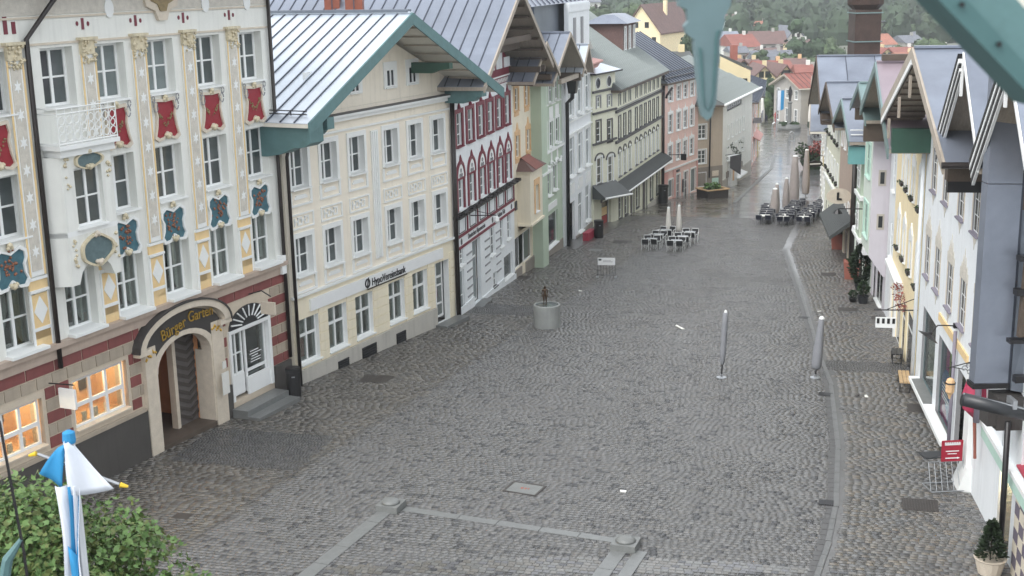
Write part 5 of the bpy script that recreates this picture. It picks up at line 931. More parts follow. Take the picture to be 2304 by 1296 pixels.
for i,(L,ze,zr,wm,lab) in enumerate(((13,4.6,7.6,'far_white','white far house in the right row with arched clock sign'),(15,3.6,6.6,'far_cream','cream far house in the right row before the square'),(16,2.4,5.6,'far_white','last white house of the right row at the square'))):
    s_=sum((13,15,16)[:i]); o=(b_[0]+s_*math.sin(R(13.2)),b_[1]+s_*math.cos(R(13.2))); z=zg(*o); 
    simple_house('far_house',lab,o,13.2,z-.8,L,ze,zr,wm,'zinc','R',cols=5,rows=((z+.2,2.0),(z+4.2,1.4),(z+6.8,1.3)),roof='gable',pwid=2.,dep=12,ov=1.2)
# tall chimney behind the right row
ch=thing('copper_chimney','tall rust-brown copper clad chimney with bulbous cap behind the right row','chimney',(25.0,91.5,6.0))
MB().box(-.9,-.9,0,.9,.9,7.2).build('shaft','dark_copper',ch); MB().lathe([(.9,0),(1.25,.35),(1.3,.9),(1.0,1.5),(1.15,1.7),(.9,2.6)],12,(0,0,7.2)).build('cap','dark_copper',ch); [MB().box(-1.0,-1,zz,1.0,1,zz+.07).build('steel_band','zinc_green',ch) for zz in (2.6,5.,6.95)]
# ================================================================== ground
GL=[(-12.6,24),(-9.6,31.5),(-6.6,39.06),(-2.73,48.3),(1.66,60.68),(4.31,68.16),(8.32,81.34),(13.0,94),(18.7,107.7),(24.74,128.3),(32,157),(45,200)]
GR=[(4.9,24),(7.35,30.1),(8.05,31.87),(9.07,34.96),(10.38,39.96),(11.95,47.27),(12.6,52.03),(15.07,66.39),(17.39,80.75),(21.0,93),(28,115),(38,160)]
_l=sorted(st(*p) for p in GL); _r_=sorted(st(*p) for p in GR)
def tL(s): return np.interp(s,[p[0] for p in _l],[p[1] for p in _l])
def tR(s): return np.interp(s,[p[0] for p in _r_],[p[1] for p in _r_])
def sheet(name,srange,tl,tr,dz,m,kind='structure',nt=1):
    mb=MB(); ss=list(srange)
    for a,b in zip(ss,ss[1:]):
        for k in range(nt):
            f=lambda s,q: tl(s)+(tr(s)-tl(s))*q/nt
            P=[(a,f(a,k)),(a,f(a,k+1)),(b,f(b,k+1)),(b,f(b,k))]
            mb.quad(*[(*xy(s,t),float(np.interp(s,SP,ZP))+dz) for s,t in P])
    o=mb.build(name,m); tag(o,kind=kind)
    return o
def stonemat(name,base,bw,bh,rough,var=.3,mortar='#4c4a46',tint=None,bias=0.,rv=.1):
    m=bpy.data.materials.new(name); m.use_nodes=True; t=m.node_tree; b=t.nodes['Principled BSDF']; L=t.links
    g=t.nodes.new('ShaderNodeNewGeometry'); mp=t.nodes.new('ShaderNodeMapping'); mp.inputs['Rotation'].default_value=(0,0,R(14)); L.new(g.outputs['Position'],mp.inputs[0])
    br=t.nodes.new('ShaderNodeTexBrick'); br.inputs['Scale'].default_value=1; br.inputs['Brick Width'].default_value=bw; br.inputs['Row Height'].default_value=bh; br.inputs['Mortar Size'].default_value=.012; br.inputs['Mortar Smooth'].default_value=.6; br.inputs['Bias'].default_value=bias
    c=lin(base); br.inputs['Color1'].default_value=(*[x*(1-var) for x in c],1); br.inputs['Color2'].default_value=(*[min(1,x*(1+var)) for x in c],1); br.inputs['Mortar'].default_value=(*lin(mortar),1)
    wv=t.nodes.new('ShaderNodeTexNoise'); wv.inputs['Scale'].default_value=3.; L.new(mp.outputs[0],wv.inputs['Vector']); va=t.nodes.new('ShaderNodeVectorMath'); va.operation='MULTIPLY_ADD'; va.inputs[1].default_value=(.06,.06,0); L.new(wv.outputs['Color'],va.inputs[0]); L.new(mp.outputs[0],va.inputs[2]); L.new(va.outputs[0],br.inputs[0])
    n=t.nodes.new('ShaderNodeTexNoise'); n.inputs['Scale'].default_value=.3; n.inputs['Detail'].default_value=6; L.new(mp.outputs[0],n.inputs['Vector'])
    mr=t.nodes.new('ShaderNodeMapRange'); mr.inputs[1].default_value=.3; mr.inputs[2].default_value=.7; mr.inputs[3].default_value=.78; mr.inputs[4].default_value=1.2; L.new(n.outputs[0],mr.inputs[0])
    vm=t.nodes.new('ShaderNodeVectorMath'); vm.operation='SCALE'; L.new(br.outputs[0],vm.inputs[0]); L.new(mr.outputs[0],vm.inputs['Scale']); L.new(vm.outputs[0],b.inputs['Base Color'])
    m2=t.nodes.new('ShaderNodeMapRange'); m2.inputs[1].default_value=.35; m2.inputs[2].default_value=.65; m2.inputs[3].default_value=rough-rv; m2.inputs[4].default_value=rough+rv; n2=t.nodes.new('ShaderNodeTexNoise'); n2.inputs['Scale'].default_value=.5; n2.inputs['Detail'].default_value=5; L.new(mp.outputs[0],n2.inputs['Vector']); L.new(n2.outputs[0],m2.inputs[0]); L.new(m2.outputs[0],b.inputs['Roughness'])
    bp=t.nodes.new('ShaderNodeBump'); bp.inputs['Strength'].default_value=.14; bp.inputs['Distance'].default_value=.015; L.new(br.outputs['Fac'],bp.inputs['Height']); bp.invert=True; L.new(bp.outputs[0],b.inputs['Normal'])
    M[name]=m; return m
stonemat('street_setts','#69696b',.2,.165,.17,var=.14,mortar='#4c4c4b'); stonemat('left_pavers','#69655d',.3,.18,.25,var=.18,mortar='#4a4945'); stonemat('right_pavers','#6b6a65',.24,.18,.25,var=.16,mortar='#4c4b48')
def wetcoat(m,w=.75):   # a film of rain water, thicker in some places
    t=m.node_tree; b=t.nodes['Principled BSDF']; g=t.nodes.new('ShaderNodeNewGeometry'); n=t.nodes.new('ShaderNodeTexNoise'); n.inputs['Scale'].default_value=.28; n.inputs['Detail'].default_value=6; n.inputs['Roughness'].default_value=.65; t.links.new(g.outputs['Position'],n.inputs['Vector'])
    r=t.nodes.new('ShaderNodeMapRange'); r.inputs[1].default_value=.36; r.inputs[2].default_value=.62; r.inputs[3].default_value=w*.35; r.inputs[4].default_value=w; t.links.new(n.outputs[0],r.inputs[0]); t.links.new(r.outputs[0],b.inputs['Coat Weight']); b.inputs['Coat Roughness'].default_value=.16; b.inputs['Coat IOR'].default_value=1.36
M['far_ground']=mat('far_ground','#6f7266',.9,.25,.05); M['bed']=mat('bed','#5b5a58',.4,.25,3); M['bed_stone2']=mat('bed_stone2','#666766',.35,.2,4,bump=.2); M['bed_stone']=mat('bed_stone','#4e4d4c',.35,.2,4,bump=.2); [wetcoat(M[k]) for k in ('street_setts','left_pavers','right_pavers','bed')]
SS=[-40,-10,10,20,26,30,34,38,41,44.5,48,52,56.8,60,64,68.3,72.9,77,81.4,86,90.7,95,100,108,115,130,145,160,180,200,215,230,262]
sheet('ground',[-60,-20,30,44.5,56.8,68.3,72.9,81.4,90.7,100,108,115,130,145,180,200,230,600,1250],lambda s:-430,lambda s:560,-.25,'far_ground')
CUT=98.
s1=[s for s in SS if s<=95]+[CUT]; s2=[CUT]+[s for s in SS if s>CUT]
sheet('street',s1,lambda s:-45,lambda s:45,-.014,'bed'); sheet('street',s2,lambda s:-45,lambda s:45,-.004,'street_setts')
sheet('pavement',s2[:16],lambda s:tL(s)-14,lambda s:tL(s),0.,'left_pavers'); sheet('pavement',s2[:16],lambda s:tR(s)+.45,lambda s:tR(s)+13,0.,'right_pavers')
# stones of the near street, laid in rows across it
M['sett']=attrmat('sett','#ffffff',.26,.16,7.,.1,wet=.13); M['sett_single']=mat('sett_single','#7a7874',.36,.14,7.,bump=.3,objrnd=.32)
rg=np.random.default_rng(11)
MOS=[(-8.75,40.5,2.3,1.7),(-.5,61.2,2.4,1.3),(13.95,49.5,1.9,.75)]
def inmos(x,y):
    for mx,my,a,b in MOS:
        s,t=st(x,y); s0,t0=st(mx,my)
        if abs(t-t0)<a and abs(s-s0)<b: return True
    return False
def camproj(x,y,z):
    q=_M.transposed()@Vector((x,y,z-16)); return 1152-q.x/q.z*2896.18,648+q.y/q.z*2896.18
rows=[]; s=21.; 
SINGLE=[]
GRP=[(-8.9,40.3)]
while s<CUT:
    z=float(np.interp(s,SP,ZP)); d=.165+rg.uniform(-.012,.012)
    a,b=tL(s),tR(s); t=max(-17.5+.1*(s-24)*0,-24); t1=b+7.6
    t=tL(s)-(9.5 if s<36 else 7.5 if s<46 else 5.5 if s<80 else 4.)
    while t<t1:
        zone=0 if t<a else (1 if t<b else 2)
        w={0:rg.uniform(.24,.34),1:rg.uniform(.17,.24),2:rg.uniform(.2,.27)}[zone]
        if zone==1 and b<t+w: w=max(.08,b-t)
        cx,cy=xy(s+d/2,t+w/2)
        if not(zone==2 and t<b+.33):
            rows.append((s,t,w,d,zone,cx,cy,z))
        t+=w
    s+=d
rows=[r for r in rows if not inmos(r[5],r[6])]
px=np.array([camproj(r[5],r[6],r[7]) for r in rows]); vis=(px[:,0]>330)&(px[:,0]<2230)&(px[:,1]<1290)&(px[:,1]>0)
dist=np.array([math.hypot(r[5],r[6]) for r in rows]); order=[i for i in np.argsort(dist) if vis[i] and rows[i][4]>0]
single=set(order[:300])
K_=.62
PAL={0:[(.17,.158,.138),(.205,.19,.165),(.14,.13,.116),(.235,.218,.19),(.165,.16,.15),(.105,.097,.088)],1:[(.20,.20,.198),(.215,.213,.208),(.185,.184,.182),(.205,.198,.186),(.225,.222,.215),(.085,.086,.09)],2:[(.20,.19,.175),(.23,.215,.19),(.17,.165,.155),(.25,.22,.18),(.21,.21,.205),(.12,.12,.12)]}
def stones(name,items,parent,m):
    n=len(items); V=np.zeros((n,8,3)); C_=np.zeros((n,5,4)); 
    for i,(s,t,w,d,zone,cx,cy,z) in enumerate(items):
        g=.009; h=rg.uniform(-.004,.004)+rg.uniform(-.003,.003,4); j=rg.uniform(-.003,.003,8)
        k=rg.random(); dark=.05+.17*(rg.random()<.3); pal=PAL[zone]; 
        c=K_*np.array(pal[5] if k<(.09 if zone==1 else .1) else pal[int(k*997)%5])*(1+rg.uniform(-.13,.13))
        S=(s+g/2,s+d-g/2); T=(t+g/2,t+w-g/2)
        cs=[(S[0]+j[0],T[0]+j[1]),(S[0]+j[2],T[1]+j[3]),(S[1]+j[4],T[1]+j[5]),(S[1]+j[6],T[0]+j[7])]
        for q,(a,b) in enumerate(cs):
            X,Yc=xy(a,b); zz=float(np.interp(a,SP,ZP)); V[i,q]=(X,Yc,zz-.03); 
            a2=a+(.007 if q<2 else -.007); b2=b+(.007 if q in(0,3) else -.007); X,Yc=xy(a2,b2); V[i,q+4]=(X,Yc,zz+h[q])
        C_[i,:]=(*c,1)
    F=np.array([(4,5,6,7),(0,1,5,4),(1,2,6,5),(2,3,7,6),(3,0,4,7)])
    F=(F[None]+8*np.arange(n)[:,None,None]).reshape(-1)
    me=bpy.data.meshes.new(name); me.vertices.add(n*8); me.vertices.foreach_set('co',V.reshape(-1)); me.loops.add(n*20); me.loops.foreach_set('vertex_index',F); me.polygons.add(n*5); me.polygons.foreach_set('loop_start',np.arange(0,n*20,4)); me.update(calc_edges=True); me.validate()
    at=me.attributes.new('tone','FLOAT_COLOR','FACE'); at.data.foreach_set('color',C_.reshape(-1))
    me.materials.append(M[m]); o=link(name,me,parent); return o
street=bpy.data.objects['street']
tag(stones('setts',[r for i,r in enumerate(rows) if i not in single and r[4]==1],street,'sett'),kind='stuff')
tag(stones('pavers',[r for i,r in enumerate(rows) if i not in single and r[4]!=1],street,'sett'),kind='stuff')
def sbox(m): return MB().hexa([(-.5,-.5,-.06),(.5,-.5,-.06),(.5,.5,-.06),(-.5,.5,-.06)],[(-.44,-.43,0),(.44,-.43,0),(.44,.43,0),(-.44,.43,0)]).mesh('sett',m)
_ss=[sbox(mat('sett_%s'%k,c,.26,.16,7.,bump=.1,objrnd=.14)) for k,c in (('grey','#5d5d5f'),('light','#646461'),('warm','#605d57'),('pale','#6a6864'),('dark','#3c3c3f'))]
for k_ in ('sett',*['sett_%s'%q for q in ('grey','light','warm','pale','dark')]):
    for m_ in (bpy.data.materials.get(k_),):
        if m_: wetcoat(m_)
for i in single:
    s,t,w,d,zone,cx,cy,z=rows[i]; k=rg.random(); o=link('sett',_ss[4] if k<.09 else _ss[int(k*991)%4],street,(cx,cy,zg(cx,cy)+rg.uniform(-.004,.006)),R(-14)); o.scale=(w-.006,d-.006,1)
# mosaic patches of small dark cobbles
for mx,my,a,b in MOS:
    s0,t0=st(mx,my); it=[]; s=s0-b
    while s<s0+b-.05:
        t=t0-a+rg.uniform(0,.06)
        while t<t0+a-.08: w=rg.uniform(.09,.13); it.append((s,t,w,.105,3,0,0,0)); t+=w
        s+=.108
    PAL[3]=[(.105,.105,.105),(.13,.13,.128),(.085,.085,.088),(.115,.11,.1),(.15,.15,.145),(.07,.07,.07)]
    tag(stones('small_cobbles',it,street,'sett'),kind='stuff')
# kerb of granite slabs along the right side, drain line on the left
def poly_pieces(pts,L,w,h,m,name,parent,off=0.,dz=0.):
    P=[Vector((*p,0)) for p in pts]; tot=[0]
    for a,b in zip(P,P[1:]): tot.append(tot[-1]+(b-a).length)
    def at(q): 
        for i in range(len(P)-1):
            if q<=tot[i+1] or i==len(P)-2: f=(q-tot[i])/(tot[i+1]-tot[i]); return P[i].lerp(P[i+1],f),(P[i+1]-P[i]).normalized()
    q=0; me=None
    while q<tot[-1]-.1:
        l=min(L*rnd.uniform(.75,1.2),tot[-1]-q); p,d=at(q+l/2); nrm=Vector((d.y,-d.x,0)); c=p+nrm*off
        a0=c-d*l/2; a1=c+d*l/2; z0,z1=zg(a0.x,a0.y)+dz,zg(a1.x,a1.y)+dz; g=d*.012
        b=MB(); lo=[a0+g-nrm*w/2,a0+g+nrm*w/2,a1-g+nrm*w/2,a1-g-nrm*w/2]; zs=[z0,z0,z1,z1]
        b.hexa([(v.x,v.y,z-.12) for v,z in zip(lo,zs)],[(v.x,v.y,z+h) for v,z in zip(lo,zs)]); b.build(name,m,parent); q+=l
kb=thing('kerb',None,None); tag(kb,kind='structure'); poly_pieces(GR[:9],1.0,.15,.02,'bed_stone2','kerb_stone',kb,.24); poly_pieces(GR[:9],.4,.2,.0,'bed_stone','gutter_stone',kb,.05)
poly_pieces(GR[9:11],1.4,.3,.03,'granite','kerb_stone',kb,.16); poly_pieces([(19.4,110),(24.9,128.5),(29,141.5),(32.5,157)],2.,.3,.06,'granite','kerb_stone',kb,0)
dr=thing('drain_line',None,None); tag(dr,kind='structure'); poly_pieces(GL[1:9],1.2,.07,.002,'bed_stone','drain_slab',dr,0); 
# granite frame set in the paving, with domed corner posts
gs=thing('granite_strip',None,None); tag(gs,kind='structure')
for a,b,w in (((-6.3,28.5),(-3.85,34.75),.42),((-3.3,35.0),(2.75,32.45),.3),((2.75,31.9),(1.0,27.5),.42),((3.3,31.75),(1.6,27.4),.34)): poly_pieces([a,b],1.5,w,.018,'granite','granite_slab',gs)
def post(loc,label):
    o=thing('granite_post',label,'stone post',on(*loc),R(-20),'granite corner posts in the paving'); MB().box(-.34,-.34,-.1,.34,.34,.2).build('block','stone_grey',o); MB().lathe([(.28,.2),(.25,.26),(.16,.31),(.02,.33)],20).build('dome','stone_grey',o,smooth=True)
post((-3.67,35.03),'square domed granite post at the left end of the light paving strip'); post((2.91,32.03),'square domed granite post at the near right corner of the paving strips')
def coverplate(name,label,loc,w,d,m='grate',rz=-14,ribs=0,cat='drain cover',h=.012):
    o=thing(name,label,cat,on(*loc,.004),R(rz)); MB().box(-w/2,-d/2,-.03,w/2,d/2,h).build('plate',m,o)
    if ribs:
        q=MB()
        for k in range(ribs): x=-w/2+.04+(w-.08)*k/ribs; q.box(x,-d/2+.03,h,x+(w-.08)/ribs*.5,d/2-.03,h+.012)
        q.build('ribs',m,o)
    return o
for lab,p,w,d,n in (('largest dark ribbed grate in the right pavement, nearest the camera',(11.65,34.6),1.0,.9,12),('dark grate in the pavement below the blue framed shop windows',(14.5,43.6),.9,1.1,0),('dark grate in the right pavement beside the small dark potted shrubs',(16.3,60.5),.9,.8,8),('dark sunken grate against the white shop front wall',(17.2,58.3),.7,.8,0),('small far grate in the right pavement near the conifer',(18.0,71.2),.8,.9,6),
  ('brown cellar grate in the pavement before the cream bank',(-5.46,48.57),1.15,1.0,10),('small dark cover on the left pavement near the maple tree',(-9.7,34.75),.5,.4,0),('dark cellar grate in front of the white stucco house',(7.4,84.1),1.2,1.2,6),('pale square cover in the pavement before the sage house',(5.4,80.9),.8,.7,0),('dark grate under the narrow cream house wall',(.59,70.4),.8,1.0,6)): coverplate('pavement_grate',lab,p,w,d,'grate' if 'pale' not in lab else 'stone_grey',ribs=n)
for lab,p in (('gutter grate at the right kerb nearest the camera',(9.05,34.9)),('gutter grate at the kerb beside the right closed parasol',(11.6,45.6)),('small gutter grate at the kerb beyond the right closed parasol',(13.75,58.6))): coverplate('gutter_grate',lab,p,.5,.4,'black_iron',ribs=6,rz=-16)
o=thing('manhole_cover','rectangular manhole cover with stone infill and rusty markings in the setts','manhole cover',on(.25,36.42,.004),R(-25)); MB().box(-.55,-.42,-.03,-.48,.42,.02).box(.48,-.42,-.03,.55,.42,.02).box(-.48,-.42,-.03,.48,-.36,.02).box(-.48,.36,-.03,.48,.42,.02).build('rim','grate',o); MB().box(-.48,-.36,-.03,.48,.36,.012).build('infill','stone_grey',o); MB().box(-.12,-.05,.012,-.05,.06,.018).box(0,-.05,.012,.06,.06,.018).box(.1,-.02,.012,.15,.05,.018).build('marking','terracotta',o)
# lawn by the square, hill behind the town
lw=MB(); gx=[(44,214),(62,210),(66,236),(46,240)]; lw.prism(gx,-8.5,-8.2,ax='z'); tag(lw.build('lawn','grass'),kind='structure')
def hz(x,y): 
    b=max(0,(y-540)/760); 
    return -8.9+min(1,b)**1.25*60+3.5*math.sin(x*.013+y*.004)*min(1,b*4)+6*math.sin(x*.006-1)*min(1,b*2)
hm=MB(); xs=list(range(-420,721,57)); ys=list(range(330,1291,48)); 
for i in range(len(xs)-1):
    for j in range(len(ys)-1): hm.quad(*[(a,b,hz(a,b)) for a,b in ((xs[i],ys[j]),(xs[i+1],ys[j]),(xs[i+1],ys[j+1]),(xs[i],ys[j+1]))])
tag(hm.build('hill','leaf_far',smooth=True),kind='structure')
# ================================================================== things in the street
def bin_(label,p,h=1.15,r=.27):
    o=thing('litter_bin',label,'litter bin',on(*p),R(10)); MB().lathe([(r*.92,0),(r,.04),(r,h*.86),(r*1.06,h*.88),(r*1.06,h),(r*.9,h)],18).build('body','bin_black',o,smooth=False); MB().lathe([(r*.8,h-.02),(r*.8,h+.01)],18).build('lid','dark_steel',o); MB().box(-.06,-r*1.02,h*.72,.06,-r*.97,h*.76).build('badge','steel',o); return o
bin_('black cylindrical litter bin at the rain pipe left of the bank',(-8.3,46.3)); bin_('black litter bin beside the reddish bench by the white stucco house',(6.0,86.2),1.2,.32); bin_('black litter bin at the corner of the turret house and pink house',(13.25,110.0),1.6,.42)
# fountain with statue
o=thing('fountain','round grey concrete fountain drum with water on top','fountain',on(1.58,57.2)); MB().lathe([(.62,-.2),(.62,1.02),(.6,1.05),(.54,1.05),(.54,.98),(.02,.98)],28).build('drum','concrete',o,smooth=False); MB().lathe([(.53,.97),(.53,1.0),(.01,1.0)],24).build('water','glass',o)
def figure(name,label,cat,loc,rz,h,mt,pose='stand',parts=None):
    sk=h/1.7; vs=[]; es=[]; rad=[]
    def v(x,y,z,r): vs.append((x*sk,y*sk,z*sk)); rad.append(r*sk); return len(vs)-1
    pel=v(0,0,.92,.13); ch=v(0,.02,1.2,.145); sh=v(0,.02,1.38,.12); nk=v(0,.0,1.47,.055); hd=v(0,-.02,1.58,.1); tp=v(0,-.02,1.68,.085)
    es+=[(pel,ch),(ch,sh),(sh,nk),(nk,hd),(hd,tp)]
    for s in (-1,1):
        sw=.12*s if pose=='walk' else 0
        a=v(.1*s,0,.82,.095); k=v(.1*s,-.02-sw*.6,.48,.062); f=v(.1*s,.02-sw*1.4,.08,.045); t=v(.1*s,-.12-sw*1.4,.03,.035); es+=[(pel,a),(a,k),(k,f),(f,t)]
        sd=v(.19*s,.02,1.36,.062); el=v(.25*s,.04+sw,1.1,.045); wr=v(.25*s+(-.02*s),-.06+sw,.86,.032); hn=v(.24*s,-.08+sw,.76,.03); es+=[(sh,sd),(sd,el),(el,wr),(wr,hn)]
    me=bpy.data.meshes.new(name); me.from_pydata(vs,es,[]); me.materials.append(M[mt]); o=link(name,me,None,loc,rz)
    md=o.modifiers.new('skin','SKIN')
    for i,r in enumerate(rad): me.skin_vertices[0].data[i].radius=(r,r)
    me.skin_vertices[0].data[0].use_root=True
    sd=o.modifiers.new('sub','SUBSURF'); sd.levels=1; sd.render_levels=1
    tag(o,label,cat); return o
x,y,z=on(1.5,57.15); figure('statue','small bronze standing child figure on the concrete fountain drum','statue',(x,y,z+1.0),R(0),.92,'bronze')
# barrier with white notice
def barrier(name,label,cat,loc,rz,signm,w=.95,sh=(.72,1.12),extra=None):
    o=thing(name,label,cat,loc,rz); f=MB()
    for x in (-w/2,w/2): f.tube([(x,0,.02),(x,0,1.0)],.016,6)
    f.tube([(-w/2,0,.12),(w/2,0,.12)],.014,6).tube([(-w/2,0,.75),(w/2,0,.75)],.014,6).build('frame','dark_steel',o)
    for k in range(5): x=-w/2+w*(k+1)/6; MB().tube([(x,0,.12),(x,0,.75)],.011,5).build('upright','dark_steel',o)
    MB().box(-w/2-.08,-.22,0,-w/2+.05,.22,.06).box(w/2-.05,-.22,0,w/2+.08,.22,.06).build('foot','steel',o)
    s=MB().box(-w/2,-.03,sh[0],w/2,-.01,sh[1]).build('notice_board',signm,o); return o,s
o,s=barrier('notice_stand','white notice board on a low barred stand in the street','notice stand',on(5.33,70.5),R(-8),'sign_white',.98,(.72,1.14)); MB().box(-.44,-.036,.98,-.28,-.031,1.08).build('notice_logo','dark_steel',o); MB().box(-.2,-.036,.9,.35,-.031,.93).box(-.2,-.036,.98,.25,-.031,1.0).build('notice_lines','grey_trim',o)
o=thing('bike_rack','metal bicycle rack with a red advertising sign and dark tray at the right shop entrance','bike rack',on(12.75,35.9),R(4)); f=MB().tube([(-.5,-.35,.04),(.55,-.35,.04)],.02,6).tube([(-.5,.35,.04),(.55,.35,.04)],.02,6).tube([(-.5,-.35,.04),(-.5,.35,.04)],.02,6).tube([(.55,-.35,.04),(.55,.35,.04)],.02,6).tube([(-.5,0,.85),(.55,0,.85)],.018,6); f.build('frame','steel',o)
for k in range(7): x=-.5+1.05*k/6; MB().tube([(x,-.3,.06),(x,0,.85)],.012,5).build('hoop','steel',o)
MB().box(-.62,.0,.95,.32,.5,.99).build('tray','dark_steel',o)
sg=MB().box(-.12,-.02,.85,.52,.02,1.5).build('sign_panel','red_sign',o)
wl=MB(); wl.box(-.04,-.03,1.36,.44,-.022,1.42)
for k in range(7): wl.box(-.04+.07*k,-.03,1.38+.01*(k%3),.01+.07*k,-.022,1.45)
wl.box(.0,-.03,1.16,.4,-.022,1.185).box(.06,-.03,1.08,.34,-.022,1.1).box(.0,-.03,.94,.36,-.022,.97).prism([(.36,.92),(.44,.955),(.36,.99)],-.03,-.022); wl.build('sign_lettering','sign_white',o)
# closed parasols
def parasol(name,label,loc,h,r,mc,base=True,lean=0.,group=None,knob=True,bot=.32,slim=False):
    o=thing(name,label,'parasol',loc,0,group); pts=[]; n=14
    pr=[(r*.3,h-.01),(r*.5,h-.06),(r*.62,h*.85),(r*.78,h*.68),(r*.95,h*.45),(r,h*.28),(r*.96,h*(bot+.03)),(r*.75,h*bot)] if not slim else [(r*.6,h-.01),(r*.9,h-.05),(r,h*.8),(r*1.05,h*.4),(r*.8,h*(bot+.04)),(r*.4,h*bot)]
    b=MB().lathe(pr,n); b.xf(lambda p:(p[0]*(1+.1*math.sin(5*math.atan2(p[1],p[0]+1e-6)))+lean*p[2],p[1]*(1+.1*math.cos(4*math.atan2(p[1],p[0]+1e-6))),p[2])); b.build('cover',mc,o,smooth=True)
    MB().tube([(0,0,0),(lean*h,0,h)],.028,7).build('pole','black_iron' if base else 'steel',o)
    if knob: MB().lathe([(.02,h-.03),(r*.55,h-.02),(r*.45,h+.05),(.02,h+.09)],10,(lean*h,0,0)).build('top_cap','white_trim',o)
    if base: MB().lathe([(.2,0),(.2,.03),(.05,.06),(.05,.15)],14).build('base_plate','steel',o)
    return o
parasol('closed_parasol','grey closed parasol standing alone on the setts with steel base plate',on(8.12,48.1),2.65,.115,'grey_cloth',lean=.045,bot=.2,slim=True); parasol('closed_parasol','wide grey closed parasol standing at the right kerb',on(11.75,47.9),2.4,.2,'grey_cloth',lean=.07,bot=.16)
# cafe furniture
def chair(label,group,seatm,framem):
    o=thing('cafe_chair',label,'chair',(0,0,0),0,group)
    MB().box(-.24,-.23,.43,.24,.22,.47).build('seat',seatm,o); MB().hexa([(-.24,-.25,.5),(.24,-.25,.5),(.24,-.22,.5),(-.24,-.22,.5)],[(-.25,-.33,.86),(.25,-.33,.86),(.25,-.3,.86),(-.25,-.3,.86)]).build('backrest',seatm,o)
    for x in (-.26,.26):
        MB().tube([(x,-.28,.0),(x,-.24,.45),(x,-.32,.88)],.02,6).build('leg',framem,o); MB().tube([(x,.25,.0),(x,.22,.45)],.02,6).build('leg',framem,o); MB().tube([(x,-.28,.66),(x,.2,.66),(x,.24,.6),(x,.22,.45)],.018,6).build('armrest',framem,o)
    MB().tube([(-.25,-.33,.88),(.25,-.33,.88)],.02,6).build('top_rail',framem,o)
    return remember(o)
def table(label,group,topm,framem):
    o=thing('cafe_table',label,'table',(0,0,0),0,group); MB().box(-.4,-.4,.71,.4,.4,.74).build('tabletop',topm,o)
    for x in (-.34,.34):
        for y in (-.34,.34): MB().tube([(x,y,0),(x,y,.71)],.02,6).build('leg',framem,o)
    return remember(o)
u=Vector((SA,CA,0)); v=Vector((CA,-SA,0)); ST=R(-14)
def setrow(proto_c,proto_t,base,offs,lab,gc,gt,tl,used,w=.62):
    B_=Vector((*base,0))
    for k,(a,side) in enumerate(offs):
        tp=B_+u*(a+rnd.uniform(-.12,.12))+v*(side+rnd.uniform(-.08,.08))
        P=(tp.x,tp.y,zg(tp.x,tp.y))
        if 't' not in used: proto_t.location=P; proto_t.rotation_euler=(0,0,ST); used['t']=1; proto_t['label']=tl
        else: copy_tree(proto_t,loc=P,rz=ST,label=tl)
        for sx in (-.28,.28):
            for sy in (-1,1):
                q=tp+v*(sx+rnd.uniform(-.06,.06))+u*(.52*sy+rnd.uniform(-.12,.08)); L=(q.x,q.y,zg(q.x,q.y)); rz=ST+(0 if sy<0 else math.pi)+rnd.uniform(-.3,.3)
                if 'c' not in used: proto_c.location=L; proto_c.rotation_euler=(0,0,rz); used['c']=1; proto_c['label']=lab
                else: copy_tree(proto_c,loc=L,rz=rz,label=lab)
us={}
FS=.86
c1=chair('x','cafe chairs of the small terrace','black_mesh','frame_white'); t1=table('x','tables of the small terrace','steel','frame_white'); c1.scale=t1.scale=(FS,FS,FS)
for base,lr in (((9.0,81.3),'left'),((10.5,80.4),'right')):
    setrow(c1,t1,base,[(0.2,0),(2.2,.25),(4.1,.5)][:3],'black seated chair with pale metal frame, %s row of the small terrace'%lr,'cafe chairs of the small terrace','tables','grey topped cafe table in the %s row of the small terrace'%lr,us)
us={}
c2=chair('x','cafe chairs of the big terrace','navy','grey_trim'); t2=table('x','tables of the big terrace','paper','black_iron'); c2.scale=t2.scale=(FS,FS,FS)  # white tops: highlights of the wet dark tables put into the colour
for base,lr,n,dx in (((18.6,92.6),'left',6,.0),((19.75,91.6),'middle',9,.1),((21.1,91.4),'right',10,.16)):
    setrow(c2,t2,base,[(1.55*k+(2.0 if (lr=='middle' and k>5) else 0),dx*k) for k in range(n)],'navy cafe chair with white metal legs in the %s row of the large terrace'%lr,'cafe chairs of the big terrace','tables','cafe table with wet highlights painted white in the %s row of the large terrace'%lr,us)
W_=lambda p:on(*p)
parasol('closed_parasol','slim white closed parasol with capped top, left of the two at the small terrace',on(10.75,86.2),2.0,.19,'white_cloth',lean=.0,bot=.05); parasol('closed_parasol','slim white closed parasol with capped top, right of the two at the small terrace',on(11.6,87.2),2.0,.19,'white_cloth',bot=.12)
parasol('closed_parasol','beige closed parasol standing at the front left of the large terrace',on(20.35,97.6),2.15,.36,'beige_cloth',bot=.1); parasol('closed_parasol','short beige closed parasol with dark tip half hidden behind the front left one',on(20.9,99.6),2.4,.26,'beige_cloth',bot=.1); parasol('closed_parasol','medium beige closed parasol between the front left one and the tallest one',on(22.2,102.2),2.7,.28,'beige_cloth',bot=.1); parasol('closed_parasol','tallest beige closed parasol in the middle of the large terrace',on(23.6,105.6),4.35,.42,'beige_cloth',bot=.06); parasol('closed_parasol','tall beige closed parasol with dark strap at the back right of the large terrace',on(26.5,114.0),4.3,.34,'beige_cloth',bot=.08)
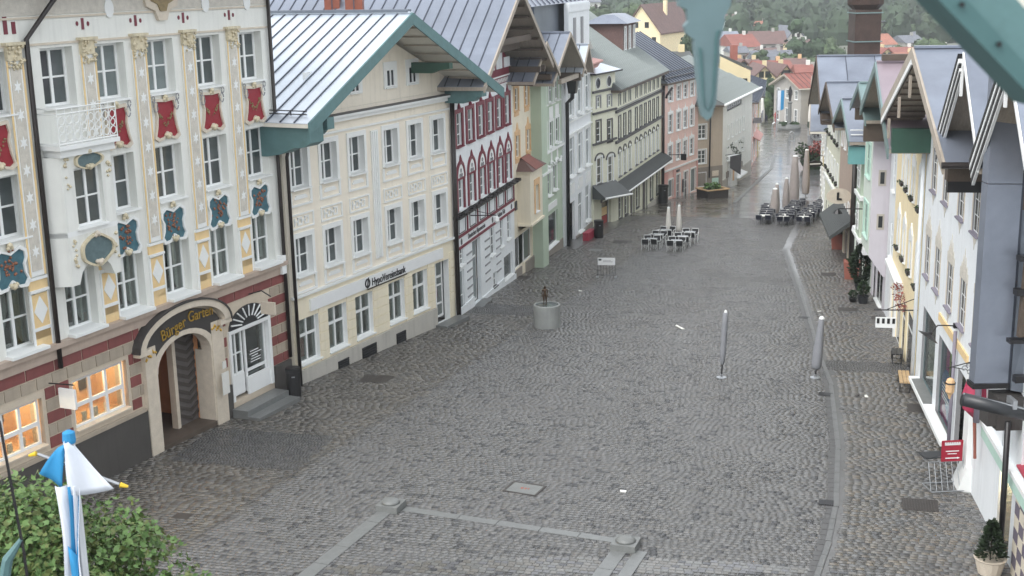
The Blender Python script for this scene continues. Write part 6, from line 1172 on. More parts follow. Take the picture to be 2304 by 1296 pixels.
# benches
def bench(label,loc,rz,L,m,legm,h=.45,solid=False):
    o=thing('bench',label,'bench',loc,rz); n=3
    for k in range(n): MB().box(-L/2,-.2+.14*k,h-.05,L/2,-.2+.14*k+.12,h).build('slat',m,o)
    if solid: MB().box(-L/2+.05,-.18,0,L/2-.05,.2,h-.06).build('box_base',m,o)
    else:
        for x in (-L/2+.08,L/2-.08): MB().tube([(x,-.18,0),(x,-.18,h-.05)],.022,5).tube([(x,.18,0),(x,.18,h-.05)],.022,5).tube([(x,-.18,.03),(x,.18,.03)],.018,5).build('leg',legm,o)
    return o
bench('pale wooden bench with black metal legs by the right wall',on(14.75,46.4),R(90-14),1.5,'pale_wood','black_iron'); bench('dark bench behind the pale wooden one at the right wall',on(15.6,50.2),R(90-14),.9,'dark_steel','black_iron'); bench('dark red box bench beside a litter bin by the white stucco house',on(5.3,85.7),R(70),1.7,'red_frame','red_frame',.55,True); bench('long dark bench in front of the taupe corner house',on(23.4,131.5),R(72),3.0,'black_iron','black_iron',.7,True)
# planters, shrubs, pots
def shrub(name,label,cat,loc,h,r,leafm,potm,n,ls,cone=True,pot=(.22,.4),seed=1,trunk=.02):
    o=thing(name,label,cat,loc); g=random.Random(seed); pr,ph=pot
    MB().lathe([(pr*.75,0),(pr,ph*.9),(pr*1.08,ph),(pr*.9,ph),(pr*.8,ph*.85)],14).build('pot',potm,o); MB().tube([(0,0,ph*.6),(0,0,ph+h*.7)],trunk,6).build('trunk','bark',o)
    q=MB()
    for i in range(n):
        t=g.random()**.8; rr=(r*(1-t*.85) if cone else r*math.sin(math.pi*(.15+.8*t)))*(.55+.45*g.random()); a=g.uniform(0,6.28); p=Vector((rr*math.cos(a),rr*math.sin(a),ph+.05+h*t)); d=Vector((math.cos(a),math.sin(a),g.uniform(-.2,.7))).normalized(); b=d.cross(Vector((g.gauss(0,1),g.gauss(0,1),1))).normalized(); s=ls*g.uniform(.6,1.3); q.quad(p-d*s,p+b*s*.4,p+d*s,p-b*s*.4)
    q.build('foliage',leafm,o); return o
shrub('potted_conifer','dark green potted conifer against the mint house wall','potted tree',on(18.35,65.9),2.0,.62,'conifer','dark_steel',1500,.13,False,(.3,.4),3); shrub('potted_conifer','green conifer in a round pot with small coloured ornaments at the lower right shop door','potted tree',on(12.0,30.1),.95,.42,'conifer','stone_trim',1000,.09,True,(.38,.42),4)
for lab,p,s in (('terracotta square pot with low plants, the farther one by the brown house',(20.9,80.6),5),('terracotta square pot with low plants beside the dark pipe of the mint house',(18.95,69.9),6)):
    o=thing('plant_pot',lab,'plant pot',on(*p),ST); MB().hexa([(-.36,-.36,0),(.36,-.36,0),(.36,.36,0),(-.36,.36,0)],[(-.45,-.45,1.0),(.45,-.45,1.0),(.45,.45,1.0),(-.45,.45,1.0)]).build('pot','terracotta',o); q=MB(); g=random.Random(s); leafy(q,g,(0,0,1.05),.4,60,.1,.4); q.build('plants','leaf_dark',o)
shrub('potted_shrub','small dark potted shrub by the yellow house shop door','potted plant',on(17.5,62.2),.7,.3,'leaf_dark','dark_steel',300,.09,False,(.28,.4),7); shrub('potted_shrub','tiny dark potted shrub left of the other one by the shop door','potted plant',on(17.1,62.6),.35,.25,'leaf_dark','black_iron',160,.08,False,(.2,.2),8)
o=thing('flower_bed_box','low wooden planter box with grasses in front of the taupe corner house','planter',on(18.3,115.0),R(25)); MB().box(-1.1,-.9,0,1.1,.9,.75).build('box','far_dark',o); MB().box(-1.2,-1.0,.75,1.2,-.8,.85).box(-1.2,.8,.75,1.2,1.0,.85).box(-1.2,-.8,.75,-1.0,.8,.85).box(1.0,-.8,.75,1.2,.8,.85).build('rim','pale_wood',o); q=MB(); g=random.Random(9); leafy(q,g,(0,0,.95),.8,140,.2,.5); q.build('plants','leaf',o)
o=thing('flower_planter','round planter overflowing with red and white flowers in the right street half','planter',on(33.6,141.0)); MB().lathe([(1.1,0),(1.5,.7),(1.6,.9),(1.3,.9)],14).build('bowl','leaf_dark',o); q=MB(); g=random.Random(10); leafy(q,g,(0,0,1.3),1.5,420,.22,.6); q.build('greenery','leaf_dark',o); q=MB(); leafy(q,g,(.3,-.2,2.2),1.0,260,.2,1.); q.build('red_flowers','flower_red',o); q=MB(); leafy(q,g,(1.2,.1,1.7),.8,140,.18,1.1); q.build('pale_flowers','flower_white',o); q=MB(); leafy(q,g,(-1.3,.2,1.9),.8,160,.2,1.3); q.build('side_shrub','leaf_dark',o)
o=thing('display_stand','white covered display stand with warm lights at the taupe house front','display stand',on(21.3,125.3),R(60)); MB().box(-.9,-.8,0,.9,.8,2.6).build('curtain_walls','sign_white',o); MB().hexa([(-1.2,-1.1,2.6),(1.2,-1.1,2.6),(1.2,1.1,2.6),(-1.2,1.1,2.6)],[(-1.0,-.9,3.0),(1.0,-.9,3.0),(1.,.9,3.0),(-1.,.9,3.0)]).build('roof','frame_white',o); MB().box(-.5,-.83,.6,-.1,-.81,1.8).build('warm_goods','amber',o)
# hanging signs, lamps on the right
o=thing('wall_lamp','black wall lamp with flat conical shade on a long arm before the white house','lamp',(14.9,39.1,4.9),R(0))
MB().tube([(0,0,0),(-1.35,0,.1),(-1.5,0,.1),(-1.7,0,-.12)],.02,6).tube([(-.1,0,-.6),(-.5,0,-.3),(-.75,0,.05)],.013,5).build('arm','black_iron',o); MB().lathe([(.03,.1),(.08,.03),(.36,-.09),(.34,-.1),(.03,-.02)],16).xf(lambda p:(p[0]*math.cos(.6)+p[2]*math.sin(.6)-1.74,p[1],-p[0]*math.sin(.6)+p[2]*math.cos(.6)-.2)).build('shade','black_iron',o); MB().box(-1.0,-.06,.0,-.85,.06,.16).build('junction_box','black_iron',o)
o=thing('lantern_sign','ornate hanging shop lantern on an iron bracket with scrolls','lantern',(11.74,33,5.2),0)
MB().tube([(1.6,0,.75),(-.1,0,.32)],.015,5).tube([(0,0,.5),(0,0,0)],.012,5).tube([(1.6,0,.0),(.0,0,.35)],.012,5).build('bracket','black_iron',o); q=MB()
for k,(x,z,r) in enumerate(((.35,.3,.09),(.5,.2,.1),(.62,.1,.09),(.45,.38,.07))): q.tube([(x+r*math.cos(t)*(1-t/9),0,z+r*math.sin(t)*(1-t/9)) for t in np.linspace(0,6.5,12)],.018,5)
q.build('scrolls','steel',o); MB().lathe([(.02,.05),(.1,.0),(.13,-.1),(.12,-.34),(.06,-.42),(.02,-.55)],8).build('lantern_body','orange_paint',o); MB().lathe([(.14,-.08),(.15,-.1),(.14,-.12)],8).build('lantern_rim','black_iron',o)
o=thing('round_clock_sign','round ring sign hanging over the far right pavement','sign',(30.8,128.,0.2),R(10)); MB().ring(arc(0,0,.85,.85,0,360,20),arc(0,0,.68,.68,0,360,20),-.06,.06).build('ring','steel',o); MB().tube([(.8,0,.1),(2.6,0,.1)],.05,5).build('arm','black_iron',o); MB().prism([(-.12,-.4),(.12,-.4),(.05,.5),(-.05,.5)],-.04,.04).build('figure','dark_steel',o)
o=thing('black_shop_sign','black curved shop sign hanging beside the right end of the large terrace','sign',(27.6,115.5,-1.1),R(8)); MB().prism([(-.75,0),(-.55,.22),(-.2,.25),(0,.38),(.2,.25),(.55,.22),(.75,0),(.55,-.22),(.2,-.25),(0,-.36),(-.2,-.25),(-.55,-.22)],-.05,.05).build('panel','black_iron',o); MB().box(-.5,-.07,-.05,.5,-.055,.06).build('lettering','sign_white',o); MB().tube([(0,0,.35),(0,0,.7),(1.9,0,.75)],.04,5).build('arm','black_iron',o)
o=thing('red_market_umbrella','red square shop awning sticking out beside the shingled canopy','awning',(23.0,88.8,-.3),R(-10)); MB().hexa([(-.6,-.9,-.5),(.5,-.9,-.5),(.5,.9,-.5),(-.6,.9,-.5)],[(-.6,-.9,-.42),(.5,-.9,-.42),(.6,.9,.35),(-.3,.9,.35)]).build('cloth','poster_red',o); MB().tube([(.5,.8,.2),(1.6,.8,.5)],.04,5).build('arm','black_iron',o)
# square at the end: planted basin with figure column, flags
o=thing('round_planted_basin','large round planted basin with a dark figure column on the far square','fountain',on(42.9,196.8)); MB().lathe([(1.7,0),(1.8,.4),(1.65,.9),(1.45,.9)],24).build('basin','stone_grey',o); q=MB(); g=random.Random(14)
for k in range(14): leafy(q,g,(g.uniform(-1.2,1.2),g.uniform(-1.2,1.2),.9),.5,50,.18,.6)
q.build('planting','leaf_dark',o); MB().lathe([(.4,.6),(.3,1.2),(.27,4.0),(.4,4.15),(.35,4.3)],12).build('column','stone_grey',o)
x,y,z=on(42.9,196.8); figure('column_statue','dark standing figure on top of the far basin column','statue',(x,y,z+4.3),R(5),2.2,'black_iron')
def flagpole(label,loc,h,cols,w,L):
    o=thing('flag_pole',label,'flag',loc); MB().tube([(0,0,0),(0,0,h)],.08,6).build('pole','steel',o); n=len(cols)
    for k,c in enumerate(cols): MB().hexa([(.1+w*k/n,-.02,h-L),(.1+w*(k+1)/n,.1,h-L+.2*k),(.1+w*(k+1)/n,.14,h-L+.2*k),(.1+w*k/n,.02,h-L)],[(.1+w*k/n,-.02,h),(.1+w*(k+1)/n,-.02,h),(.1+w*(k+1)/n,.02,h),(.1+w*k/n,.02,h)]).build('flag',c,o)
    MB().tube([(0,0,h-.02),(w+.1,0,h-.02)],.05,5).build('yard','steel',o)
flagpole('tall far flag pole with a long white and blue banner on the square',on(39.6,190.5),6.4,['pennant_white','pennant_blue'],.95,3.0); flagpole('far flag pole with narrow orange banner beside the grey gabled house',on(49.7,205),6.5,['amber','far_dark'],.9,5.2)
for k,(p,r,h) in enumerate((((47.7,203),.5,4.4),((48.5,201),.5,4.4),((49.2,199.5),.45,4.2),((40.4,206),.55,4.2))): parasol('closed_parasol',('cream closed parasol on the far square, %s'%('left of three by the grey house','middle of three by the grey house','right of three by the grey house','standing alone in front of the lawn')[k]),on(*p),h,r,'white_cloth',bot=.08)
us={}
c3=chair('x','dark chairs on the far square','black_mesh','black_iron'); t3=table('x','dark tables on the far square','black_mesh','black_iron')
setrow(c3,t3,(46.6,197),[(0,0),(1.9,-.2),(3.6,.4),(2.8,1.8),(-14,.5)],'dark cafe chair in the group beside the far planted basin','dark chairs on the far square','t','dark cafe table in the group beside the far planted basin',us)
o=figure('person','person in a red jacket and dark trousers walking across the far square','person',on(43.3,209),R(150),1.75,'poster_red','walk'); figure('person','person in dark clothing walking at the left of the far square','person',on(41.0,205),R(190),1.75,'navy','walk')
for k,(p,l) in enumerate((((39.2,178),'slender steel hoop bollard before the far planted basin'),((40.3,195.2),'pale hoop stand at the left of the planted basin'),((46.3,195),'pale hoop stand at the right of the planted basin'))): o=thing('hoop_bollard',l,'bollard',on(*p)); MB().tube([(-.35,0,0),(-.3,0,1.1),(0,0,1.35),(.3,0,1.1),(.35,0,0)],.07,6).build('hoop','steel',o); MB().box(-.4,-.1,0,.4,.1,.05).build('foot','steel',o)
o=thing('trailer_stand','grey low cabinet with two dark planters on the right of the far street','cabinet',on(44.4,186)); MB().box(-1.0,-.6,0,1.0,.6,1.2).build('cabinet','grey_trim',o); MB().box(-1.1,-.6,1.2,-.7,.6,2.0).box(.7,-.6,1.2,1.1,.6,2.0).build('planter','conifer',o)
# litter on the wet paving
for lab,p,m in (('crumpled white paper scrap on the pavement right of the kerb',(13.0,45.2),'paper'),('brown leaf litter scrap beside the white paper on the pavement',(12.7,45.3),'far_dark'),('white scrap beside the barrier in the street',(3.6,66.),'paper'),('thin white strip lying on the setts in mid street',(7.6,56.5),'paper'),('tiny white scrap in the near setts',(3.2,36.),'paper'),('white scrap on the right pavement near the grate',(14.8,60),'paper')):
    o=thing('litter_scrap',lab,'litter',on(*p,.02),rnd.uniform(0,3)); w=.35 if 'strip' in lab else .1; MB().hexa([(-w,-.05,0),(w,-.03,.01),(w*.9,.05,0),(-w*.8,.06,0)],[(-w,-.05,.03),(w,-.03,.05),(w*.9,.05,.04),(-w*.8,.06,.02)]).build('scrap',m,o)
# ================================================================== background and foreground
M['leaf_b']=mat('leaf_b','#5d7840',.6,.25,1.2); M['leaf_c']=mat('leaf_c','#5f6b38',.6,.25,1.2); M['leaf_far2']=mat('leaf_far2','#3b4c36',.85,.42,.035,coord='Object'); M['teal_grey']=mat('teal_grey','#61787c',.55,.1,8); M['teal_dark']=mat('teal_dark','#486a6b',.55,.1,8)
hm_=bpy.data.materials.new('haze_air'); hm_.use_nodes=True; hm_.node_tree.nodes.clear(); _o=hm_.node_tree.nodes.new('ShaderNodeOutputMaterial'); _v=hm_.node_tree.nodes.new('ShaderNodeVolumePrincipled'); _v.inputs['Color'].default_value=(.86,.9,.93,1); _v.inputs['Density'].default_value=.0004; _v.inputs['Anisotropy'].default_value=.2; hm_.node_tree.links.new(_v.outputs[0],_o.inputs['Volume']); M['haze_air']=hm_
TOWN=[
(30.9,300.0,2.53,9.2,22.0,6.2,'f',-28,'yellow_plaster','tile_brown','yellow gabled church-like house with two rows of small windows, far left background'),
(89.9,520.0,-2.94,11.3,14.0,2.1,'s',0,'far_white','tile_brown','white flat-fronted far building with red roof at the top of the town'),
(98.7,500.0,-5.29,4.2,12.0,2.3,'s',5,'far_grey','tile_orange','small far house with orange roof right of the white flat building'),
(71.3,420.0,-5.28,7.4,14.0,2.2,'s',0,'far_white','zinc','far building with grey-blue metal roof above the pink roofed block'),
(70.0,380.0,-5.53,8.0,16.0,3.3,'s',10,'far_white','tile_red','long white far block with pink dormered roof'),
(80.2,400.0,-5.86,10.6,14.0,3.5,'s',-4,'far_grey','tile_brown','far building under a broad dark brown roof'),
(82.9,390.0,-7.24,5.5,12.0,0.5,'s',0,'far_cream','far_dark','cream block with black flat roof beside the brown roof'),
(95.0,430.0,-6.25,6.7,12.0,4.0,'f',15,'far_white','roof_grey','white far house with grey gable among trees'),
(114.3,520.0,-6.04,10.3,14.0,1.4,'s',5,'far_white','far_white','white modern far house on the hillside'),
(67.4,330.0,-6.49,10.0,14.0,2.4,'s',-6,'far_grey','roof_grey','wide grey roofed house with white gable behind the pink cluster'),
(52.4,265.0,-5.34,4.5,12.0,2.2,'f',0,'far_cream','tile_brown','left brown roofed gabled house of the cluster by the square'),
(59.8,290.0,-5.93,8.2,12.0,2.0,'s',0,'orange_paint','tile_red','red roofed house behind the two gabled ones at the square'),
(57.8,270.0,-5.56,3.6,12.0,2.2,'f',8,'far_cream','tile_brown','right brown roofed gabled house of the cluster by the square'),
(66.4,300.0,-5.77,5.1,12.0,1.6,'s',-10,'orange_paint','tile_brown','orange walled far house under a brown roof'),
(91.9,380.0,-9.18,6.2,10.0,1.5,'s',4,'far_grey','tile_red','small red roofed house among trees left of the tall chimney'),
(108.2,430.0,-8.69,4.0,9.0,1.2,'s',0,'far_white','tile_red','tiny red roofed far house right beside the chimney'),
(128.4,520.0,-6.34,3.7,9.0,2.4,'f',10,'far_white','roof_grey','small white far house half hidden in the trees left of the chimney'),
(135.9,480.0,-3.08,10.3,14.0,2.2,'s',0,'far_dark','roof_grey','dark timber far building with grey roof right of the chimney'),
(114.9,400.0,-6.87,9.2,14.0,2.9,'s',8,'far_white','tile_orange','far house with broad orange roof right of the chimney'),
(106.7,380.0,-7.20,4.6,10.0,1.3,'s',0,'far_grey','tile_red','low red roofed far house in front of the broad orange roof'),
(96.1,330.0,-6.22,5.5,10.0,2.2,'f',12,'far_cream','tile_red','red roofed far house just above the green verge roofs'),
(131.4,420.0,-7.54,6.7,12.0,2.0,'s',10,'far_grey','roof_grey','grey roofed far house left of the long dark roofed row'),
(107.8,350.0,-6.28,7.6,10.0,1.2,'s',0,'far_white','tile_red','low far house with pale red roof behind the large metal roof'),
(153.6,460.0,-9.21,17.6,14.0,2.8,'s',-3,'far_grey','roof_grey','long dark grey roofed far row house with white windows'),
(134.8,400.0,-8.90,4.4,10.0,1.1,'s',0,'far_white','tile_orange','tiny orange roofed far house behind the large metal roof'),
(125.2,350.0,-7.12,7.2,10.0,2.1,'s',5,'far_grey','tile_orange','orange roofed far house beside the teal beam'),
(26.3,150.0,4.76,3.5,14.0,1.7,'w',0,'far_cream','shingle_dark','cream fire wall house with sloping dark roof behind the taupe corner house'),
(22.3,170.0,4.56,4.2,10.0,1.1,'s',0,'far_cream','shingle_dark','cream walled house behind the teal pendant'),
(-17.4,200.0,11.34,3.1,9.0,0.7,'s',0,'far_grey','tile_red','small red roofed far house seen above the red gabled house roof'),
(25.8,420.0,7.25,8.7,12.0,1.1,'s',0,'far_white','roof_grey','white far house at the top edge behind the hip roof'),
(57.2,300.0,-5.57,4.2,11.0,1.4,'s',5,'far_cream','tile_brown','brown roofed far house left behind the gabled pair'),
(60.0,262.0,-4.38,3.7,11.0,1.4,'s',-8,'far_white','tile_red','pale far house with red roof directly right of the gabled pair'),
(66.7,350.0,-6.58,5.4,12.0,1.9,'f',-14,'far_white','tile_brown','white gabled far house below the pink dormered block'),
(64.3,360.0,-5.92,5.1,12.0,1.4,'s',0,'far_grey','roof_grey','low grey roofed far house below the long white block'),
(74.0,345.0,-6.66,4.4,10.0,1.4,'f',6,'far_cream','roof_grey','cream gabled far house under the black flat roof'),
(96.4,420.0,-7.49,5.1,10.0,1.4,'s',8,'far_white','tile_brown','brown roofed white far house between two trees'),
(64.0,270.0,-5.05,3.5,10.0,1.1,'s',4,'far_grey','tile_brown','brown roofed far house just above the zinc roofs'),
(80.8,410.0,-7.75,4.3,10.0,1.2,'s',-5,'far_cream','tile_red','tiny red roofed far house under the broad brown roof'),
(52.5,290.0,-4.80,3.1,10.0,1.4,'f',10,'orange_paint','tile_brown','orange gabled far house right of the cream fire wall'),
(76.8,370.0,-6.76,5.2,10.0,1.1,'s',2,'far_grey','tile_brown','low brown roofed far house in the middle of the town'),
(131.5,450.0,-7.97,6.5,11.0,1.5,'s',-6,'far_white','tile_brown','brown roofed white far house above the broad orange roof'),
(93.0,300.0,-4.52,5.0,10.0,1.2,'s',0,'far_cream','tile_orange','orange roofed far house right above the large metal roof'),
]
TREES=[
(35.7,250.0,2.48,2.62,3.06),(28.0,330.0,2.95,4.01,3.43),(22.4,300.0,0.71,3.12,3.64),(45.0,340.0,2.22,4.74,3.56),(98.7,560.0,-1.65,4.91,3.93),(104.4,550.0,-3.31,5.80,4.35),(109.9,540.0,-4.01,5.71,3.81),(91.3,480.0,-6.44,2.53,2.96),(90.4,440.0,-5.74,3.11,3.11),(126.1,600.0,-5.33,6.36,4.24),(138.3,600.0,-5.59,6.38,4.25),(133.0,560.0,-7.95,4.97,3.98),(113.4,470.0,-8.05,5.01,5.01),(82.1,360.0,-6.54,5.11,4.79),(95.9,400.0,-8.47,4.27,3.56),(94.4,380.0,-7.96,3.39,3.05),(77.6,330.0,-8.04,4.11,2.93),(125.6,500.0,-8.03,4.46,5.35),(130.8,470.0,-6.07,4.22,4.22),(98.3,350.0,-6.90,4.40,3.14),(144.3,500.0,-7.59,5.40,3.60),(141.2,470.0,-6.29,5.09,3.39),(162.3,520.0,-7.06,5.65,3.77),(169.4,520.0,-7.21,6.62,4.73),(169.8,500.0,-8.13,5.48,4.11),(160.6,450.0,-8.89,4.96,4.13),(129.3,400.0,-7.84,4.36,2.91),(106.6,360.0,-6.82,2.60,1.95),(45.5,222.0,-4.93,2.44,3.73),(63.4,330.0,-5.52,2.33,1.74),(69.7,320.0,-6.12,2.83,2.27),(123.3,700.0,-2.59,8.59,6.14),(180.1,700.0,-4.95,7.49,6.24),(194.3,700.0,-4.09,8.78,6.27),(213.3,700.0,-5.65,10.11,6.32),(210.2,640.0,-5.17,8.15,5.24),(41.3,420.0,3.45,4.37,3.64),(-19.1,300.0,9.55,3.63,2.08),(-13.8,320.0,9.30,3.32,2.21),(-31.9,340.0,9.47,3.54,2.36),(28.6,420.0,3.72,5.09,3.27),(58.6,480.0,2.21,5.85,3.76),(43.2,218.0,-6.38,1.16,1.54),]
TL=['pale green tree just right of the cream walled house behind the teal', 'mid green tree just left of the yellow gabled church-like house with two', 'dark green tree just left of the yellow gabled church-like house with two', 'tall bushy tree just right of the yellow gabled church-like house with two', 'pale green tree behind the white flat-fronted far building with red', 'mid green tree just left of the small far house with orange roof', 'dark green tree just right of the small far house with orange roof', 'tall bushy tree just left of the small far house with orange roof', 'pale green tree just right of the far building under a broad dark', 'mid green tree just left of the white modern far house on the', 'dark green tree just right of the white modern far house on the', 'tall bushy tree just left of the small white far house half hidden', 'pale green tree just left of the small white far house half hidden', 'mid green tree just right of the cream gabled far house under the', 'dark green tree behind the small red roofed house among trees', 'tall bushy tree just right of the small red roofed house among trees', 'pale green tree just left of the small red roofed house among trees', 'mid green tree just right of the small white far house half hidden', 'dark green tree just left of the dark timber far building with grey', 'tall bushy tree in front of the low red roofed far house in', 'pale green tree just right of the dark timber far building with grey', 'mid green tree just right of the brown roofed white far house above', 'dark green tree behind the grey roofed far house left of', 'tall bushy tree just left of the long dark grey roofed far row', 'pale green tree just right of the long dark grey roofed far row', 'mid green tree just right of the long dark grey roofed far row', 'dark green tree just right of the grey roofed far house left of', 'tall bushy tree just right of the red roofed far house just above', 'pale green tree just right of the left brown roofed gabled house of', 'mid green tree in front of the white gabled far house below the', 'dark green tree behind the orange walled far house under a', 'tall bushy tree behind the white flat-fronted far building with red', 'pale green tree just right of the small white far house half hidden', 'mid green tree just right of the small white far house half hidden, lower one', 'dark green tree just right of the dark timber far building with grey', 'tall bushy tree just left of the long dark grey roofed far row, lower one', 'pale green tree just left of the yellow gabled church-like house with two', 'mid green tree just right of the small red roofed far house seen', 'dark green tree just right of the small red roofed far house seen', 'tall bushy tree just left of the small red roofed far house seen', 'pale green tree just right of the white far house at the top', 'mid green tree just right of the yellow gabled church-like house with two', 'dark green tree in front of the left brown roofed gabled house of']
def town(X,Y,ze,w,d,rise,k,az,wm,rm,lab):
    gz=min(hz(X,Y) if Y>330 else -8.4,ze-3.); h=thing('town_house',lab,'house',(X,Y,gz),R(az)); H_=ze-gz; a=w/2
    MB().box(-a,0,-1,a,d,H_).build('wall',wm,h); ov=.05*w
    if k=='f':
        MB().prism([(-a,H_),(a,H_),(0,H_+rise)],0,d).build('gable_wall',wm,h)
        rb=MB()
        for s in (-1,1): rb.hexa([(s*(a+ov),-.6,H_-.05*rise),(0,-.6,H_+rise),(0,d+.6,H_+rise),(s*(a+ov),d+.6,H_-.05*rise)],[(s*(a+ov),-.6,H_-.05*rise+.3),(0,-.6,H_+rise+.3),(0,d+.6,H_+rise+.3),(s*(a+ov),d+.6,H_-.05*rise+.3)])
        rb.build('roof',rm,h)
    elif k=='w':
        MB().prism([(-a,H_),(a,H_),(-a,H_+rise)],0,.5).build('gable_wall',wm,h); MB().hexa([(-a,.5,H_+rise),(a+.3,.5,H_),(a+.3,d,H_),(-a,d,H_+rise)],[(-a,.5,H_+rise+.3),(a+.3,.5,H_+.3),(a+.3,d,H_+.3),(-a,d,H_+rise+.3)]).build('roof',rm,h)
    else: MB().hexa([(-a-ov,-.6,H_-.1),(a+ov,-.6,H_-.1),(a+ov,d+.6,H_-.1),(-a-ov,d+.6,H_-.1)],[(-a-ov*.6,d/2-.2,H_+rise),(a+ov*.6,d/2-.2,H_+rise),(a+ov*.6,d/2+.2,H_+rise),(-a-ov*.6,d/2+.2,H_+rise)]).build('roof',rm,h)
    n=max(2,int(w/2.6)); key=MB().box(-.5,-.06,-.65,.5,.02,.65).mesh('window','glass_dark')
    for r_ in range(2):
        z=H_-1.5-2.9*r_
        if z<.8: break
        for i in range(n): link('window',key,h,(-a+w*(i+.5)/n,0,z))
    if k=='f':
        for x in (-w*.14,w*.14): link('window',key,h,(x,0,H_+rise*.3))
    MB().box(w*.15,d*.45,H_+rise*.5,w*.15+.8,d*.45+.8,H_+rise+.9).build('chimney',wm if k!='w' else 'terracotta',h)
for t_ in TOWN: town(*t_)
# white gabled house at the square
h=simple_house('grey_gabled_house','grey-white gabled house with oval wall painting and red side roof at the far square',(46.4,205),-16,-8.4,9,-2.2,-.3,'far_grey','tile_red','R',cols=3,rows=((-8.0,2.2),(-4.2,1.4)),roof='gable',dep=11)
h.obj('wall_painting',MB().prism(arc(-3.5,-3.4,.5,1.2,0,360,16)[:-1],-.06,.02),'far_dark')
simple_house('zinc_roof_house','long far house with pale grey metal roof beside the square, left of the tall chimney',(48.5,201),13,-8,18,-1.5,2.6,'far_cream','zinc','R',cols=4,rows=((-7.6,2.2),(-4.2,1.4)),pwid=1.6,dep=12)
# trees beyond the roofs
def crown_mesh(seed,m,n=420):
    g=random.Random(seed); q=MB(); L=[(Vector((g.gauss(0,.36),g.gauss(0,.36),g.gauss(.05,.34))),g.uniform(.34,.6)) for _ in range(11)]
    for i in range(n):
        c,r=L[i%11]; d=Vector((g.gauss(0,1),g.gauss(0,1),g.gauss(0,1))).normalized(); p=c+d*r*(.72+.4*g.random()); a=d.cross(Vector((g.gauss(0,1),g.gauss(0,1),g.gauss(0,1)))).normalized(); b=(d*.55+a.cross(d)).normalized(); s=g.uniform(.07,.17)
        q.quad(p-a*s,p+b*s*.9,p+a*s,p-b*s*.9)
    for c,r in L:
        base=[(r*.80*math.sin(t),-r*.80*math.cos(t)) for t in np.linspace(.05,3.09,6)]
        q.lathe([(abs(a)+.001,b) for a,b in base],8,tuple(c))
    return q.mesh('crown',m)
CM=[crown_mesh(k,'leaf_far') for k in range(5)]+[crown_mesh(k,'leaf_dark') for k in (7,8)]
TK=MB().lathe([(.16,-1.8),(.1,-.4),(.05,.4)],7).mesh('trunk','bark')
kinds=['loose pale green broadleaf tree','round mid green broadleaf tree','dark green broad tree','tall bushy green tree']
def place(X,Y): 
    return 'left of the tall chimney' if X/Y<.255 else 'right of the tall chimney'
for i,(X,Y,Z,rx_,rz_) in enumerate(TREES):
    gz=hz(X,Y) if Y>330 else -8.4; o=thing('broadleaf_tree','%s in the far town, %d m class crown %s'%(kinds[i%4],0,place(X,Y)),'tree',(X,Y,gz),rnd.uniform(0,6),'trees in the town beyond the street')
    o['label']=TL[i]
    rr=max(rx_,rz_)*1.05; c=link('crown',CM[5+i%2] if i in (13,28,11,0,2) else CM[i%5],o,(0,0,Z-gz)); c.scale=(rx_*1.15,rx_*1.15,rz_*1.2); t=link('trunk',TK,o,(0,0,Z-gz)); hgt=max(2,Z-gz); t.scale=(rx_,rx_,hgt/1.7)
# wooded hillside: one mass
rg=np.random.default_rng(5); base=[]
for seed in range(3):
    g=random.Random(seed+40); q=MB(); leafy(q,g,(0,0,0),1.,64,.3,.95); q.lathe([(.02,-.8),(.6,-.5),(.78,0),(.62,.45),(.25,.72),(.02,.8)],7); v=np.array(q.v); base.append((v,q.f))
Vs=[]; Fs=[]; off_=0
for i in range(2300):
    Y=rg.uniform(430,1180)**1.0; X=Y*rg.uniform(-.20,.52)
    if Y<560 and rg.random()<.75: continue
    z=hz(X,Y); r=rg.uniform(3.6,7.2); v,f=base[i%3]; a=rg.uniform(0,6.28); ca,sa=math.cos(a),math.sin(a)
    w=np.c_[(v[:,0]*ca-v[:,1]*sa)*r+X,(v[:,0]*sa+v[:,1]*ca)*r+Y,v[:,2]*r*rg.uniform(1.0,1.5)+z+r*.7]; Vs.append(w); Fs+= [tuple(k+off_ for k in p) for p in f]; off_+=len(v)
me=bpy.data.meshes.new('hillside_forest'); me.from_pydata(np.concatenate(Vs).tolist(),[],Fs); me.materials.append(M['leaf_far2']); me.update(); tag(link('hillside_forest',me),kind='stuff')
# roof-top chimneys of the oxblood house and its neighbours (parts of those houses)
def worldpart(h,name,mb,m,loc):
    l=Matrix.Rotation(-h.rz,4,'Z')@(Vector(loc)-h.root.location); o=mb.build(name,m,h.root,l,-h.rz); return o
for (X,Y,z,w,hh,m) in ((-8.66,66,13.2,.75,3.2,'copper'),(-7.05,61.5,13.2,.8,3.6,'copper'),(-10.3,70,12.6,.95,3.8,'dark_copper'),(-3.3,73.5,13.6,.8,1.1,'black_iron'),(-2.3,80,13.2,1.1,3.,'black_iron')):
    o=worldpart(E3,'chimney',MB().box(-w/2,-w/2,0,w/2,w/2,hh),m,(X,Y,z)); MB().box(-w/2-.05,-w/2-.05,hh,w/2+.05,w/2+.05,hh+.08).box(-.02,-w/2-.02,0,.03,-w/2,hh).build('chimney_cap','seam',o)
o=worldpart(E3,'skylight',MB().box(-.45,-.1,0,.45,.5,.12),'far_dark',(-4.9,62.2,14.25)); MB().box(-.36,-.12,.1,.36,.4,.15).build('pane','zinc_light',o)
